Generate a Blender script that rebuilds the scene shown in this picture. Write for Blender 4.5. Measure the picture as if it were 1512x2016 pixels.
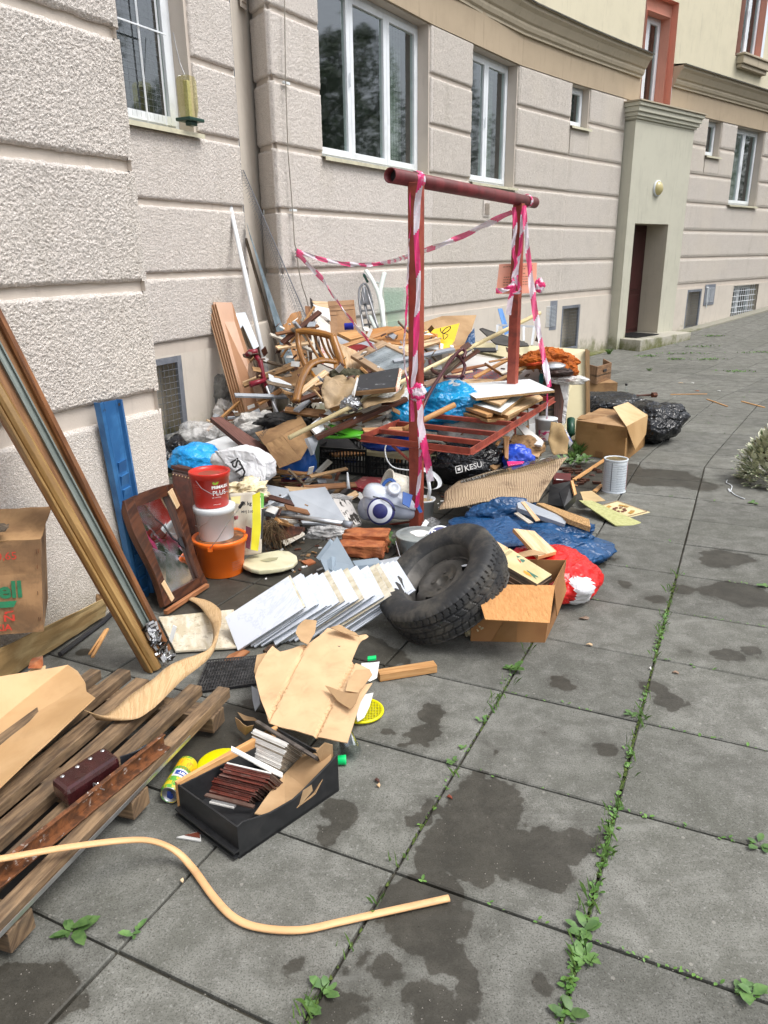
import bpy, bmesh, math, random
import numpy as np
from mathutils import Vector, Matrix, noise as mnoise
from mathutils.geometry import tessellate_polygon
random.seed(7); rng = np.random.default_rng(7)
S = bpy.context.scene; COL = S.collection
for o in list(bpy.data.objects): bpy.data.objects.remove(o)
V = Vector
# ---------------------------------------------------------------- camera
FOC, TH, ROLL, CH = 1462.92, 0.306896, 0.0152574, 1.52764     # focal length in px of a 1512 wide photo, pitch down, roll, eye height
camd = bpy.data.cameras.new('camera'); cam = bpy.data.objects.new('camera', camd); COL.objects.link(cam)
camd.sensor_fit = 'VERTICAL'; camd.sensor_height = 36; camd.lens = FOC*36/2016; camd.clip_start = .05; camd.clip_end = 500
cam.matrix_world = Matrix.Translation((0,0,CH)) @ Matrix.Rotation(math.pi/2-TH, 4, 'X') @ Matrix.Rotation(-ROLL, 4, 'Z')
S.camera = cam
# ---------------------------------------------------------------- light: bright overcast
SUN_EL, SUN_AZ = math.radians(58), math.radians(115)
wd = bpy.data.worlds.new('World'); S.world = wd; wd.use_nodes = True
nt = wd.node_tree; nt.nodes.clear()
sky = nt.nodes.new('ShaderNodeTexSky'); sky.sky_type = 'NISHITA'; sky.sun_disc = False
sky.sun_elevation = SUN_EL; sky.sun_rotation = SUN_AZ; sky.dust_density = 4; sky.air_density = 1.2; sky.ozone_density = .6
hs = nt.nodes.new('ShaderNodeHueSaturation'); hs.inputs['Saturation'].default_value = .36
bg = nt.nodes.new('ShaderNodeBackground'); bg.inputs[1].default_value = .15
wo = nt.nodes.new('ShaderNodeOutputWorld')
nt.links.new(sky.outputs[0], hs.inputs['Color']); nt.links.new(hs.outputs[0], bg.inputs[0]); nt.links.new(bg.outputs[0], wo.inputs[0])
sl = bpy.data.lights.new('sun', 'SUN'); sl.energy = 1.0; sl.angle = math.radians(22); sl.color = (1,.98,.95)
so = bpy.data.objects.new('sun', sl); COL.objects.link(so)
sd = V((math.sin(SUN_AZ)*math.cos(SUN_EL), math.cos(SUN_AZ)*math.cos(SUN_EL), math.sin(SUN_EL)))
so.rotation_euler = sd.to_track_quat('Z','Y').to_euler(); so.location = (6,-4,12)
S.view_settings.view_transform = 'Standard'; S.view_settings.look = 'None'; S.view_settings.gamma = 1
S.view_settings.use_curve_mapping = False; S.view_settings.exposure = 0.74
S.render.engine = 'CYCLES'; S.cycles.max_bounces = 6; S.cycles.transparent_max_bounces = 12
# ---------------------------------------------------------------- measuring: where a sight line meets a plane (used to lay the survey out in metres)
CAM = V((0,0,CH)); _CR, _SR, _CT, _ST = math.cos(ROLL), math.sin(ROLL), math.cos(TH), math.sin(TH)
def ray(px, py):
    x, y = px-756, py-1008
    x, y = _CR*x-_SR*y, _SR*x+_CR*y
    r = V((x, FOC*_CT-y*_ST, -(y*_CT+FOC*_ST))); return r/r.y
def W(px, py, d): return CAM+ray(px,py)*d                      # point at forward distance d
def P(px, py, z=0):                                           # point at height z
    r = ray(px,py); return CAM+r*((z-CH)/r.z)
def PL(px, py, p0, n):
    r = ray(px,py); return CAM+r*((V(p0)-CAM).dot(n)/r.dot(n))
# the building stands 1.4 degrees off the (sloping) yard: its own frame
UP = V((0.001151,-0.024659,1)).normalized(); BX = (V((1,0,0))-UP*UP.x).normalized(); BY = UP.cross(BX)
BM = Matrix((BX,BY,UP)).transposed()      # building -> world
BMi = BM.transposed()
# ---------------------------------------------------------------- numpy value noise
def vn(x, y, seed=0):
    xi = np.floor(x).astype(np.int64); yi = np.floor(y).astype(np.int64); fx = x-xi; fy = y-yi
    fx = fx*fx*(3-2*fx); fy = fy*fy*(3-2*fy)
    def h(a,b):
        n = (a*374761393+b*668265263+seed*144665) & 0xffffffff
        n = ((n ^ (n>>13))*1274126177) & 0xffffffff; n ^= n>>16
        return (n & 0xffff)/65535.
    return (h(xi,yi)*(1-fx)+h(xi+1,yi)*fx)*(1-fy)+(h(xi,yi+1)*(1-fx)+h(xi+1,yi+1)*fx)*fy
def sst(a,b,x):
    t = np.clip((x-a)/(b-a),0,1); return t*t*(3-2*t)
# ---------------------------------------------------------------- materials
MC = {}
def hexc(h):
    h = h.lstrip('#'); c = [int(h[i:i+2],16)/255 for i in (0,2,4)]
    return tuple((v/12.92 if v<=.04045 else ((v+.055)/1.055)**2.4) for v in c)
class N:
    def __init__(s, name):
        s.m = bpy.data.materials.new(name); s.m.use_nodes = True; s.t = s.m.node_tree; s.t.nodes.clear()
        s.out = s.t.nodes.new('ShaderNodeOutputMaterial')
    def n(s, ty, **k):
        o = s.t.nodes.new('ShaderNode'+ty)
        for a,b in k.items(): setattr(o,a,b)
        return o
    def l(s, a, b): s.t.links.new(a,b)
    def math(s, op, a, b=None, clamp=False):
        o = s.n('Math', operation=op, use_clamp=clamp)
        for i,v in enumerate((a,b)):
            if v is None: continue
            if isinstance(v,(int,float)): o.inputs[i].default_value = v
            else: s.l(v,o.inputs[i])
        return o.outputs[0]
    def noise(s, vec, sc, det=5, rough=.55, dist=0):
        o = s.n('TexNoise'); o.inputs['Scale'].default_value = sc; o.inputs['Detail'].default_value = det
        o.inputs['Roughness'].default_value = rough; o.inputs['Distortion'].default_value = dist; s.l(vec,o.inputs['Vector']); return o.outputs[0]
    def ramp(s, v, a, b, lo=0, hi=1):
        o = s.n('MapRange', interpolation_type='SMOOTHSTEP'); s.l(v,o.inputs[0])
        for i,x in zip((1,2,3,4),(a,b,lo,hi)): o.inputs[i].default_value = x
        return o.outputs[0]
    def mix(s, f, a, b, mode='MIX'):
        o = s.n('Mix', data_type='RGBA', blend_type=mode)
        for sock,v in ((o.inputs[0],f),(o.inputs[6],a),(o.inputs[7],b)):
            if isinstance(v,(int,float)): sock.default_value = v
            elif isinstance(v,tuple): sock.default_value = (*v[:3],1)
            else: s.l(v,sock)
        return o.outputs[2]
    def coords(s, co, st=(1,1,1), rnd=True):
        tc = s.n('TexCoord'); v = tc.outputs[co]
        mp = s.n('Mapping'); s.l(v,mp.inputs[0]); mp.inputs['Scale'].default_value = st
        if rnd:
            oi = s.n('ObjectInfo'); cx = s.n('CombineXYZ')
            s.l(s.math('MULTIPLY',oi.outputs['Random'],31.7),cx.inputs[0]); s.l(s.math('MULTIPLY',oi.outputs['Random'],17.3),cx.inputs[1])
            s.l(s.math('MULTIPLY',oi.outputs['Random'],9.3),cx.inputs[2]); s.l(cx.outputs[0],mp.inputs['Location'])
        return mp.outputs[0]
    def bsdf(s, col, rough=.6, metal=0, bump=None, bstr=.3, bdist=.002, spec=.5, alpha=None, trans=0, sheen=0, coat=0, ior=1.5, sss=0):
        p = s.n('BsdfPrincipled')
        def st(k,v):
            if isinstance(v,(int,float)): p.inputs[k].default_value = v
            elif isinstance(v,tuple): p.inputs[k].default_value = (*v,1)
            else: s.l(v,p.inputs[k])
        st('Base Color',col); st('Roughness',rough); st('Metallic',metal); st('Specular IOR Level',spec); st('IOR',ior)
        if alpha is not None: st('Alpha',alpha)
        if trans: st('Transmission Weight',trans)
        if coat: st('Coat Weight',coat); st('Coat Roughness',.15)
        if bump is not None:
            b = s.n('Bump'); b.inputs['Strength'].default_value = bstr; b.inputs['Distance'].default_value = bdist
            s.l(bump,b.inputs['Height']); s.l(b.outputs[0],p.inputs['Normal'])
        s.l(p.outputs[0],s.out.inputs[0]); return p
def M(name, c, c2=None, sc=6, st=(1,1,1), r=.6, b=.25, bs=80, metal=0, dirt=.25, dc=(.07,.055,.04), co='UV', spec=.5, coat=0, lo=.38, hi=.62, det=6, dist=.3, alpha=None, trans=0, var=.18, ds=None, dlo=.5, dhi=.72, bd=.002):
    if name in MC: return MC[name]
    if isinstance(c,str): c = hexc(c)
    if c2 is None: c2 = tuple(v*.8 for v in c)
    if isinstance(c2,str): c2 = hexc(c2)
    n = N(name); v = n.coords(co,st); v1 = n.coords(co)
    f = n.noise(v,sc,det,.6,dist); col = n.mix(n.ramp(f,lo,hi),c,c2)
    d = n.noise(v1,ds or max(3,sc*.5),7,.65,.5); dm = n.ramp(d,dlo,dhi,0,dirt)
    col = n.mix(dm,col,dc)
    oi = n.n('ObjectInfo'); col = n.mix(1.0,col,n.n('CombineColor').outputs[0],'MULTIPLY') if False else col
    hv = n.n('HueSaturation'); n.l(col,hv.inputs['Color']); n.l(n.ramp(oi.outputs['Random'],0,1,1-var,1+var*.6),hv.inputs['Value']); col = hv.outputs[0]
    h = n.math('ADD', n.math('MULTIPLY',f,.6), n.math('MULTIPLY',n.noise(v1,bs,4),.5))
    n.bsdf(col, n.math('ADD',n.math('MULTIPLY',d,.25),r-.12), metal, h, b, bd, spec, coat=coat, alpha=alpha, trans=trans)
    MC[name] = n.m; return n.m
# ---------------------------------------------------------------- mesh builder
class MB:
    def __init__(s): s.v=[]; s.f=[]; s.mi=[]; s.cur=0
    def add(s, vs, fs):
        o=len(s.v); s.v += [V(x) for x in vs]; s.f += [tuple(i+o for i in f) for f in fs]; s.mi += [s.cur]*len(fs)
    def prism(s, pts, off):                       # polygon pts extruded by vector off
        n=len(pts); pts=[V(p) for p in pts]; q=[p+off for p in pts]; o=len(s.v)
        s.v += pts+q
        nrm = sum(((pts[i]-pts[0]).cross(pts[(i+1)%n]-pts[0]) for i in range(1,n-1)), V())
        fl = nrm.dot(off)>0
        if n>4:
            tri = tessellate_polygon([pts])
            for t in tri:
                a,b_,c = t
                tn = (pts[b_]-pts[a]).cross(pts[c]-pts[a])
                up = tn.dot(off)<0
                if not up: a,c = c,a
                s.f.append((o+a,o+b_,o+c)); s.f.append((o+n+c,o+n+b_,o+n+a)); s.mi += [s.cur]*2
        else:
            t=tuple(range(o,o+n)); b=tuple(range(o+n,o+2*n))
            if fl: s.f += [t[::-1], b]
            else: s.f += [t, b[::-1]]
            s.mi += [s.cur]*2
        e=getattr(s,'edge',s.cur)
        for i in range(n):
            j=(i+1)%n; f=(o+i,o+j,o+n+j,o+n+i)
            s.f.append(f if fl else f[::-1]); s.mi.append(e)
        return s
    def box(s, c, x, y, z):                       # centre, half-axis vectors
        c,x,y,z = V(c),V(x),V(y),V(z)
        return s.prism([c-x-y-z,c+x-y-z,c+x+y-z,c-x+y-z], z*2)
    def bar(s, a, b, w, t, up=V((0,0,1))):         # bar from a to b, width w, thickness t (along up)
        a,b=V(a),V(b); d=(b-a).normalized(); sd=d.cross(up)
        if sd.length<1e-4: sd=d.cross(V((1,0,0)))
        sd.normalize(); u=sd.cross(d); c=(a+b)/2
        return s.box(c,(b-a)/2,sd*w/2,u*t/2)
    def tube(s, pts, r, n=10, cap=True, flat=1, up=None):
        pts=[V(p) for p in pts]; k=len(pts); rs=r if isinstance(r,(list,tuple)) else [r]*k; o=len(s.v)
        ref = up or V((0,0,1)); prev=None
        for i,p in enumerate(pts):
            d=(pts[min(i+1,k-1)]-pts[max(i-1,0)]).normalized()
            if prev is None:
                a=d.cross(ref)
                if a.length<.1: a=d.cross(V((1,0,0)))
            else: a=prev-d*prev.dot(d)
            if up is not None:
                a2=d.cross(up)
                if a2.length>.1: a=a2
            a.normalize(); prev=a; b=d.cross(a)
            for j in range(n):
                t=2*math.pi*j/n; s.v.append(p+a*math.cos(t)*rs[i]+b*math.sin(t)*rs[i]*flat)
        for i in range(k-1):
            for j in range(n):
                q=(j+1)%n; s.f.append((o+i*n+j,o+i*n+q,o+(i+1)*n+q,o+(i+1)*n+j)); s.mi.append(s.cur)
        if cap:
            s.f.append(tuple(o+j for j in range(n))[::-1]); s.f.append(tuple(o+(k-1)*n+j for j in range(n))); s.mi += [s.cur]*2
        return s
    def lathe(s, prof, c=(0,0,0), ax=V((0,0,1)), n=40, cols=None, close=False, skip=None, disp=None):
        ax=V(ax).normalized(); x=ax.orthogonal().normalized(); y=ax.cross(x); c=V(c); o=len(s.v); k=len(prof)
        for j in range(n):
            t=2*math.pi*j/n; e=x*math.cos(t)+y*math.sin(t)
            for i,(r,h) in enumerate(prof):
                if disp: r,h=disp(i,j,r,h)
                s.v.append(c+e*r+ax*h)
        for j in range(n):
            q=(j+1)%n
            for i in range(k-1):
                if skip and skip(i,j): continue
                s.f.append((o+j*k+i,o+q*k+i,o+q*k+i+1,o+j*k+i+1)); s.mi.append(cols[i] if cols else s.cur)
        return s
    def sheet(s, c, nu, nv, fn=None):              # bilinear patch of 4 corners (c00,c10,c11,c01), fn(u,v)->offset along normal (or vector)
        c=[V(p) for p in c]; nr=(c[1]-c[0]).cross(c[3]-c[0]).normalized()
        if nr.dot(CAM-c[0])<0: nr=-nr
        vs=[]
        for j in range(nv+1):
            for i in range(nu+1):
                u,v=i/nu,j/nv; p=c[0].lerp(c[1],u).lerp(c[3].lerp(c[2],u),v)
                if fn:
                    q=fn(u,v); p=p+(nr*q if not isinstance(q,Vector) else q)
                vs.append(p)
        s.add(vs,[(j*(nu+1)+i,j*(nu+1)+i+1,(j+1)*(nu+1)+i+1,(j+1)*(nu+1)+i) for j in range(nv) for i in range(nu)]); return s
WL = {}
def uvmap(me, axis=None):
    if axis is None:
        best=0; axis=V((1,0,0))
        for e in me.edges:
            a=me.vertices[e.vertices[1]].co-me.vertices[e.vertices[0]].co
            if a.length>best: best=a.length; axis=a.normalized()
    uv=me.uv_layers.new(name='UVMap')
    vs=me.vertices
    for p in me.polygons:
        n=p.normal; u=axis-n*axis.dot(n)
        if u.length<.2: u=n.orthogonal()
        u.normalize(); w=n.cross(u)
        for li in p.loop_indices:
            c=vs[me.loops[li].vertex_index].co; uv.data[li].uv=(c.dot(u),c.dot(w))
def obj(name, mb, mats, parent=None, smooth=False, bev=0, sub=0, solid=0, axis=None, origin=None, kind=None):
    me=bpy.data.meshes.new(name)
    vs=np.array([tuple(v) for v in mb.v]) if len(mb.v) else np.zeros((0,3))
    if origin is None:
        lo,hi=vs.min(0),vs.max(0); origin=V(((lo[0]+hi[0])/2,(lo[1]+hi[1])/2,lo[2]))
    origin=V(origin)
    me.from_pydata([tuple(r) for r in (vs-np.array(origin))],[],mb.f); me.update()
    if not isinstance(mats,(list,tuple)): mats=[mats]
    for m in mats: me.materials.append(m)
    if max(mb.mi or [0])>0: me.polygons.foreach_set('material_index',mb.mi)
    if smooth: me.shade_smooth()
    if len(mb.f)<30000: uvmap(me,axis)
    o=bpy.data.objects.new(name,me); COL.objects.link(o)
    if parent is not None: o.parent=parent; o.location=origin-WL[parent.name]
    else: o.location=origin
    WL[o.name]=origin
    if bev:
        m=o.modifiers.new('b','BEVEL'); m.width=bev; m.segments=2; m.limit_method='ANGLE'; m.angle_limit=.7
    if solid:
        m=o.modifiers.new('s','SOLIDIFY'); m.thickness=solid; m.offset=0
    if sub:
        m=o.modifiers.new('u','SUBSURF'); m.levels=sub; m.render_levels=sub
    if kind: o['kind']=kind
    return o
def tag(o,label,cat,group=None):
    o['label']=label; o['category']=cat
    if group: o['group']=group
    return o
def thing(name,loc,label,cat,group=None):
    o=bpy.data.objects.new(name,None); o.empty_display_size=.1; COL.objects.link(o); o.location=loc; WL[o.name]=V(loc); return tag(o,label,cat,group)
def board(name,label,cat,pts,th,mat,edge=None,parent=None,bev=.0015,group=None):
    """flat piece: corners as (px,py,distance) sight measurements or vectors, thickness th away from the viewer"""
    p=[W(*q) if not isinstance(q,Vector) else q for q in pts]
    n=sum(((p[i]-p[0]).cross(p[(i+1)%len(p)]-p[0]) for i in range(1,len(p)-1)),V()).normalized()
    if n.dot(CAM-p[0])<0: n=-n
    mb=MB()
    if edge: mb.edge=1
    mb.prism(p,-n*th)
    o=obj(name,mb,[mat,edge] if edge else mat,parent,bev=bev)
    if parent is None: tag(o,label,cat,group)
    elif label: o['label']=label
    return o
def patch(pts, off, size=.02, dfn=None, seed=0):
    """polygon filled with a fine mesh and displaced: torn card, cloth, paper"""
    bm=bmesh.new(); vs=[bm.verts.new(p) for p in pts]
    n=sum(((V(pts[i])-V(pts[0])).cross(V(pts[(i+1)%len(pts)])-V(pts[0])) for i in range(1,len(pts)-1)),V()).normalized()
    if n.dot(CAM-V(pts[0]))<0: n=-n
    f=bm.faces.new(vs); bmesh.ops.triangulate(bm,faces=[f])
    for it in range(7):
        es=[e for e in bm.edges if e.calc_length()>size]
        if not es or len(bm.verts)>5000: break
        bmesh.ops.subdivide_edges(bm,edges=es,cuts=1)
        bmesh.ops.triangulate(bm,faces=[f for f in bm.faces if len(f.verts)>3])
    bm.verts.ensure_lookup_table()
    for v in bm.verts:
        h=0
        if dfn: h=dfn(v.co)
        h+=off*mnoise.noise(v.co*6+V((seed,0,0)))+off*.5*mnoise.noise(v.co*15+V((seed,3,0)))
        v.co+=n*h
    mb=MB(); mb.v=[v.co.copy() for v in bm.verts]; bm.verts.index_update()
    for f in bm.faces:
        t=[v.index for v in f.verts]
        if f.normal.dot(n)<0: t=t[::-1]
        mb.f.append(tuple(t)); mb.mi.append(0)
    bm.free(); return mb
def blob(c, r, seed=0, n=5, crump=.12, fold=.1, flat=None, spikes=(), sq=1.0):
    """crumpled bag: icosphere with ridged folds; flat = floor height"""
    bm=bmesh.new(); bmesh.ops.create_icosphere(bm,subdivisions=n,radius=1)
    c=V(c); r=V(r) if not isinstance(r,(int,float)) else V((r,r,r)); so=V((seed*7.1,seed*3.3,seed*1.7))
    mb=MB()
    for v in bm.verts:
        d=v.co.normalized(); q=d*1.6+so
        rid=(1-abs(mnoise.noise(q*1.4)))**3*.6+(1-abs(mnoise.noise(q*3.1+V((5,1,2)))))**4*.35+(1-abs(mnoise.noise(q*6.5)))**4*.16
        s=1+crump*(mnoise.noise(q)*1.6)+fold*(rid-.55)
        for (sx,sy,sz,pw,am) in spikes:
            dd=max(0,d.dot(V((sx,sy,sz)).normalized())); s+=am*dd**pw
        p=V((d.x*abs(d.x)**(sq-1),d.y*abs(d.y)**(sq-1),d.z*abs(d.z)**(sq-1)))*s
        p=c+V((p.x*r.x,p.y*r.y,p.z*r.z))
        if flat is not None and p.z<flat+.01: p.z=flat+.01*mnoise.noise(p*30)*.2+.002
        mb.v.append(p)
    bm.verts.index_update(); mb.f=[tuple(v.index for v in f.verts) for f in bm.faces]; mb.mi=[0]*len(mb.f); bm.free(); return mb
def textmesh(s, size, bold=0, fn=None, align='LEFT', sx=1, spacing=1):
    cu=bpy.data.curves.new('t','FONT'); cu.body=s; cu.size=size; cu.offset=bold; cu.align_x=align; cu.resolution_u=3; cu.space_character=spacing
    o=bpy.data.objects.new('t',cu); me=bpy.data.meshes.new_from_object(o)
    mb=MB(); mb.v=[fn(v.co.x*sx,v.co.y) for v in me.vertices]; mb.f=[tuple(p.vertices) for p in me.polygons]; mb.mi=[0]*len(mb.f)
    bpy.data.objects.remove(o); bpy.data.curves.remove(cu); bpy.data.meshes.remove(me); return mb
def quadfn(o,x,y,lift=.002):           # plane frame for flat print: origin and two direction vectors
    o,x,y=V(o),V(x).normalized(),V(y).normalized(); n=x.cross(y)
    if n.dot(CAM-o)<0: n=-n
    return lambda a,b:o+x*a+y*b+n*lift
def lettering(s,size,fn,mat,parent,bold=0,**k):
    return obj('lettering',textmesh(s,size,bold,fn,**k),mat,parent)
# ---------------------------------------------------------------- shared materials
def stucco(name,c,c2,fine=False,bstr=.6):
    n=N(name); v=n.n('NewGeometry').outputs['Position']
    mp=n.n('Mapping'); n.l(v,mp.inputs[0]); mp.inputs['Scale'].default_value=(6,6,.8); sk=n.noise(mp.outputs[0],1.3,5,.65); sp=n.n('SeparateXYZ'); n.l(v,sp.inputs[0])
    f=n.noise(v,150 if not fine else 300,3,.5,.6); g=n.noise(v,2.2,6,.6); k=n.noise(v,.7,3)
    col=n.mix(n.ramp(f,.3,.62),c2,c); col=n.mix(n.ramp(g,.52,.8,0,.32),col,tuple(x*.62 for x in c)); col=n.mix(n.ramp(k,.45,.75,0,.25),col,(c[0]*1.02,c[1]*.98,c[2]*.86)); col=n.mix(n.ramp(sk,.52,.78,0,.42),col,(c[0]*.62,c[1]*.61,c[2]*.56)); col=n.mix(n.ramp(n.math('SUBTRACT',n.noise(v,5,5,.7),n.math('MULTIPLY',sp.outputs[2],1.1)),-.05,.55,0,.55),col,(c[0]*.5,c[1]*.5,c[2]*.42))  # c2 darkens the hollows of the relief: shade put into the colour
    h=n.math('ADD',n.ramp(f,.35,.65),n.math('MULTIPLY',n.noise(v,400,2),.35))
    n.bsdf(col,.92,0,h,bstr,.004,.2); return n.m
STU=stucco('rough_stucco',(.77,.72,.675),(.54,.495,.455),bstr=.8)
STW=stucco('rough_stucco_far',(.77,.72,.66),(.47,.42,.375),bstr=1)
def smoothplaster(name,c,moss=0,streak=0):
    n=N(name); v=n.coords('Object',rnd=False)
    g=n.noise(v,3,7,.65); f=n.noise(v,120,4); vs=n.coords('Object',(9,9,.7),False); s=n.noise(vs,2.2,5,.6)
    col=n.mix(n.ramp(g,.4,.8,0,.35),c,tuple(x*.7 for x in c)); col=n.mix(n.ramp(s,.55,.8,0,.35+streak),col,tuple(x*.5 for x in c))
    if moss:
        sp=n.n('SeparateXYZ'); n.l(n.n('NewGeometry').outputs['Position'],sp.inputs[0])
        mz=n.math('SUBTRACT',n.math('ADD',n.math('MULTIPLY',n.noise(v,3.5,6,.7),1.1),.22),n.math('MULTIPLY',sp.outputs[2],1.25))
        col=n.mix(n.ramp(mz,.22,.62,0,.8*moss),col,(.13,.14,.045))
    n.bsdf(col,.9,0,f,.35,.003,.2); return n.m
PLA=smoothplaster('smooth_plaster',(.57,.51,.45)); PLI=smoothplaster('plinth_plaster',(.60,.55,.485),1)
FRZ=smoothplaster('frieze_plaster',(.44,.355,.255),0,.15); CRM=smoothplaster('cream_plaster',(.66,.61,.46)); PORT=smoothplaster('portal_plaster',(.54,.53,.44),1,.1)
PORTJ=smoothplaster('jamb_plaster',(.52,.47,.38),1)
RED=smoothplaster('salmon_plaster',(.66,.33,.25)); COR=smoothplaster('cornice_stone',(.47,.41,.31),0,.3)
ROOFM=M('cornice_cap',(.10,.095,.085),(.05,.05,.04),10,r=.85,co='Object')
UPVC=M('white_window_frame',(.78,.82,.86),(.72,.76,.8),3,r=.35,b=.05,dirt=.12,var=.02)
SILL=M('sill_metal',(.60,.57,.42),(.5,.48,.36),8,r=.5,dirt=.3,var=.03)
GREY=M('galvanised_grey',(.25,.27,.31),(.19,.21,.25),9,r=.5,metal=.3,dirt=.2,b=.1)
def glassm(name,tint=(.9,.95,.93),ior=1.9,rough=.015,a=1):
    n=N(name); fr=n.n('Fresnel'); fr.inputs[0].default_value=ior; g=n.n('BsdfGlossy'); g.inputs['Roughness'].default_value=rough
    g.inputs['Color'].default_value=(.92,.96,1,1); t=n.n('BsdfTransparent'); t.inputs[0].default_value=(*tint,1); m=n.n('MixShader')
    ge=n.n('NewGeometry'); n.l(n.math('MULTIPLY',fr.outputs[0],n.math('SUBTRACT',1,ge.outputs['Backfacing'])),m.inputs[0]); n.l(t.outputs[0],m.inputs[1]); n.l(g.outputs[0],m.inputs[2]); n.l(m.outputs[0],n.out.inputs[0]); return n.m
GLS=glassm('window_glass',(.86,.92,.89),2.4,.035); CLR=glassm('clear_plastic',(.93,.95,.95),1.5,.1)
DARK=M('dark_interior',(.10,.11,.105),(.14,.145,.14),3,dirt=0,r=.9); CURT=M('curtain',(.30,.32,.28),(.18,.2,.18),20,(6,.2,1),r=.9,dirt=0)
W_=M
OAK=M('oak_veneer','#b98b5e','#a07246',5,(1,14,1),dirt=.15); PINE=M('pine_wood','#d0a06a','#b98752',6,(1,12,1),dirt=.15,r=.65)
PALE=M('pale_wood','#dcc19c','#c9a67c',6,(1,12,1),dirt=.12,r=.6); DKW=M('dark_stained_wood','#5d3423','#3e2116',6,(1,10,1),dirt=.3,r=.5)
PALW=M('pallet_wood','#8f7659','#523f2e',7,(1.2,9,1),dirt=.6,r=.75,b=.6,lo=.3,hi=.7,dlo=.42,dhi=.68,ds=7); OLDW=M('weathered_wood','#7a6a57','#4a4036',7,(1,14,1),dirt=.4,r=.85,b=.5)
BROWNW=M('brown_painted_wood','#6e4a42','#553630',9,(1,16,1),dirt=.2,r=.6,b=.5); LAM=M('copper_laminate','#b5855f','#aa7a54',2,(1,2,1),dirt=.04,r=.35,b=.04,var=.04)
CHIP=M('chipboard_edge','#b89568','#8d6d45',120,dirt=.1,r=.9,b=.5); CARD=M('cardboard','#bf9f78','#ab8a64',3,dirt=.2,r=.85,b=.12,bs=200,var=.1)
CARDD=M('dirty_cardboard','#a17f58','#7f6040',4,dirt=.45,r=.9,b=.2,bs=200,dc=(.09,.06,.035)); CARDL=M('light_cardboard','#cdb58d','#bda479',3,dirt=.25,r=.88,b=.15,var=.06)
CARDT=M('tan_cardboard','#c8a478','#bd986b',4,dirt=.15,r=.6,b=.08,var=.05)
WHT=M('white_laminate','#e6ebec','#dde3e6',3,dirt=.08,r=.4,b=.04,var=.04); WPL=M('white_plastic','#dfe4e8','#d5dade',4,dirt=.14,r=.35,b=.05,var=.05)
GRB=M('grey_board','#a9afb6','#9ea4ac',3,dirt=.12,r=.45,b=.05,var=.05); WPT=M('white_painted_wood','#dad6cb','#b9b0a0',9,(1,10,1),dirt=.3,r=.6,b=.3)
CREAM=M('cream_painted_board','#d5cba6','#cfc49c',2,dirt=.12,r=.5,b=.05,var=.03); BLKP=M('black_plastic',(.012,.013,.015),(.02,.021,.023),20,dirt=.15,dc=(.07,.065,.06),r=.45,b=.1,var=.1)
BLU=M('blue_painted_metal','#3f7db6','#2a6299',6,(1,1,1),dirt=.3,dc=(.035,.08,.16),r=.45,b=.2); STEEL=M('bare_metal',(.55,.56,.57),(.42,.43,.45),10,r=.35,metal=.9,dirt=.25,b=.1)
REDP=M('oxide_red_paint','#9d4b39','#8c3b2e',9,dirt=.45,dc=(.06,.03,.022),r=.55,b=.25,bs=60,ds=9,dlo=.5,dhi=.66,var=.05)
RUST=M('rusty_iron','#7c3f1c','#3b1d0f',22,(1,2,1),dirt=.5,dc=(.03,.02,.015),r=.7,b=.5)
ORG=M('orange_plastic',(.88,.17,.012),(.82,.145,.01),3,dirt=.08,dc=(.35,.12,.04),r=.38,b=.04); REDB=M('red_plastic',(.62,.028,.012),(.55,.022,.012),3,dirt=.08,r=.32,b=.03)
GRN=M('green_plastic',(.12,.55,.03),(.1,.48,.03),3,dirt=.06,r=.35,b=.04); BRGR=M('bright_green_plastic',(.0,.65,.17),(.0,.55,.15),3,dirt=.02,r=.3,b=.03)
YEL=M('yellow_plastic',(.82,.76,.0),(.75,.7,0),3,dirt=.05,r=.4,b=.03); NAVY=M('navy_plastic',(.03,.035,.16),(.04,.045,.19),30,dirt=.05,r=.3,b=.03)
LBL=M('blue_vacuum_plastic',(.04,.15,.52),(.035,.13,.47),3,dirt=.03,r=.3,b=.02); BURG=M('burgundy_leather','#3c1a1c','#2f1315',20,dirt=.15,r=.25,b=.15,bs=200,coat=.4)
BRSU=M('brown_suitcase_leather','#4d2a20','#3b1f18',30,dirt=.2,r=.5,b=.3,bs=250); BRICK=M('red_brick','#a5643c','#874a2b',14,dirt=.35,dc=(.42,.30,.2),r=.95,b=1,bs=40,co='Object',bd=.006)
PAP=M('white_paper',(.75,.75,.73),(.68,.68,.66),5,dirt=.1,r=.8,b=.1); INKR=M('red_ink',(.50,.04,.025),(.4,.05,.03),60,dirt=.2,r=.8,lo=.5,hi=.8); INKG=M('green_ink',(.015,.22,.10),(.03,.18,.09),60,dirt=.15,r=.8)
INKB=M('black_ink',(.02,.02,.025),(.03,.03,.03),10,dirt=0,r=.6,var=0); INKW=M('white_ink',(.85,.85,.83),(.8,.8,.78),5,dirt=0,r=.5,var=0); INKY=M('yellow_ink',(.85,.6,.0),(.8,.55,0),5,dirt=0,r=.5,var=0)
INKBL=M('blue_ink',(.02,.06,.3),(.02,.05,.25),5,dirt=0,r=.5,var=0); INKO=M('orange_ink',(.8,.3,.02),(.7,.25,.02),5,dirt=0,r=.5,var=0); CANG=M('can_green',(.10,.38,.05),(.7,.52,.02),45,dirt=0,r=.3,coat=.3,lo=.48,hi=.54,var=0)
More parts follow.
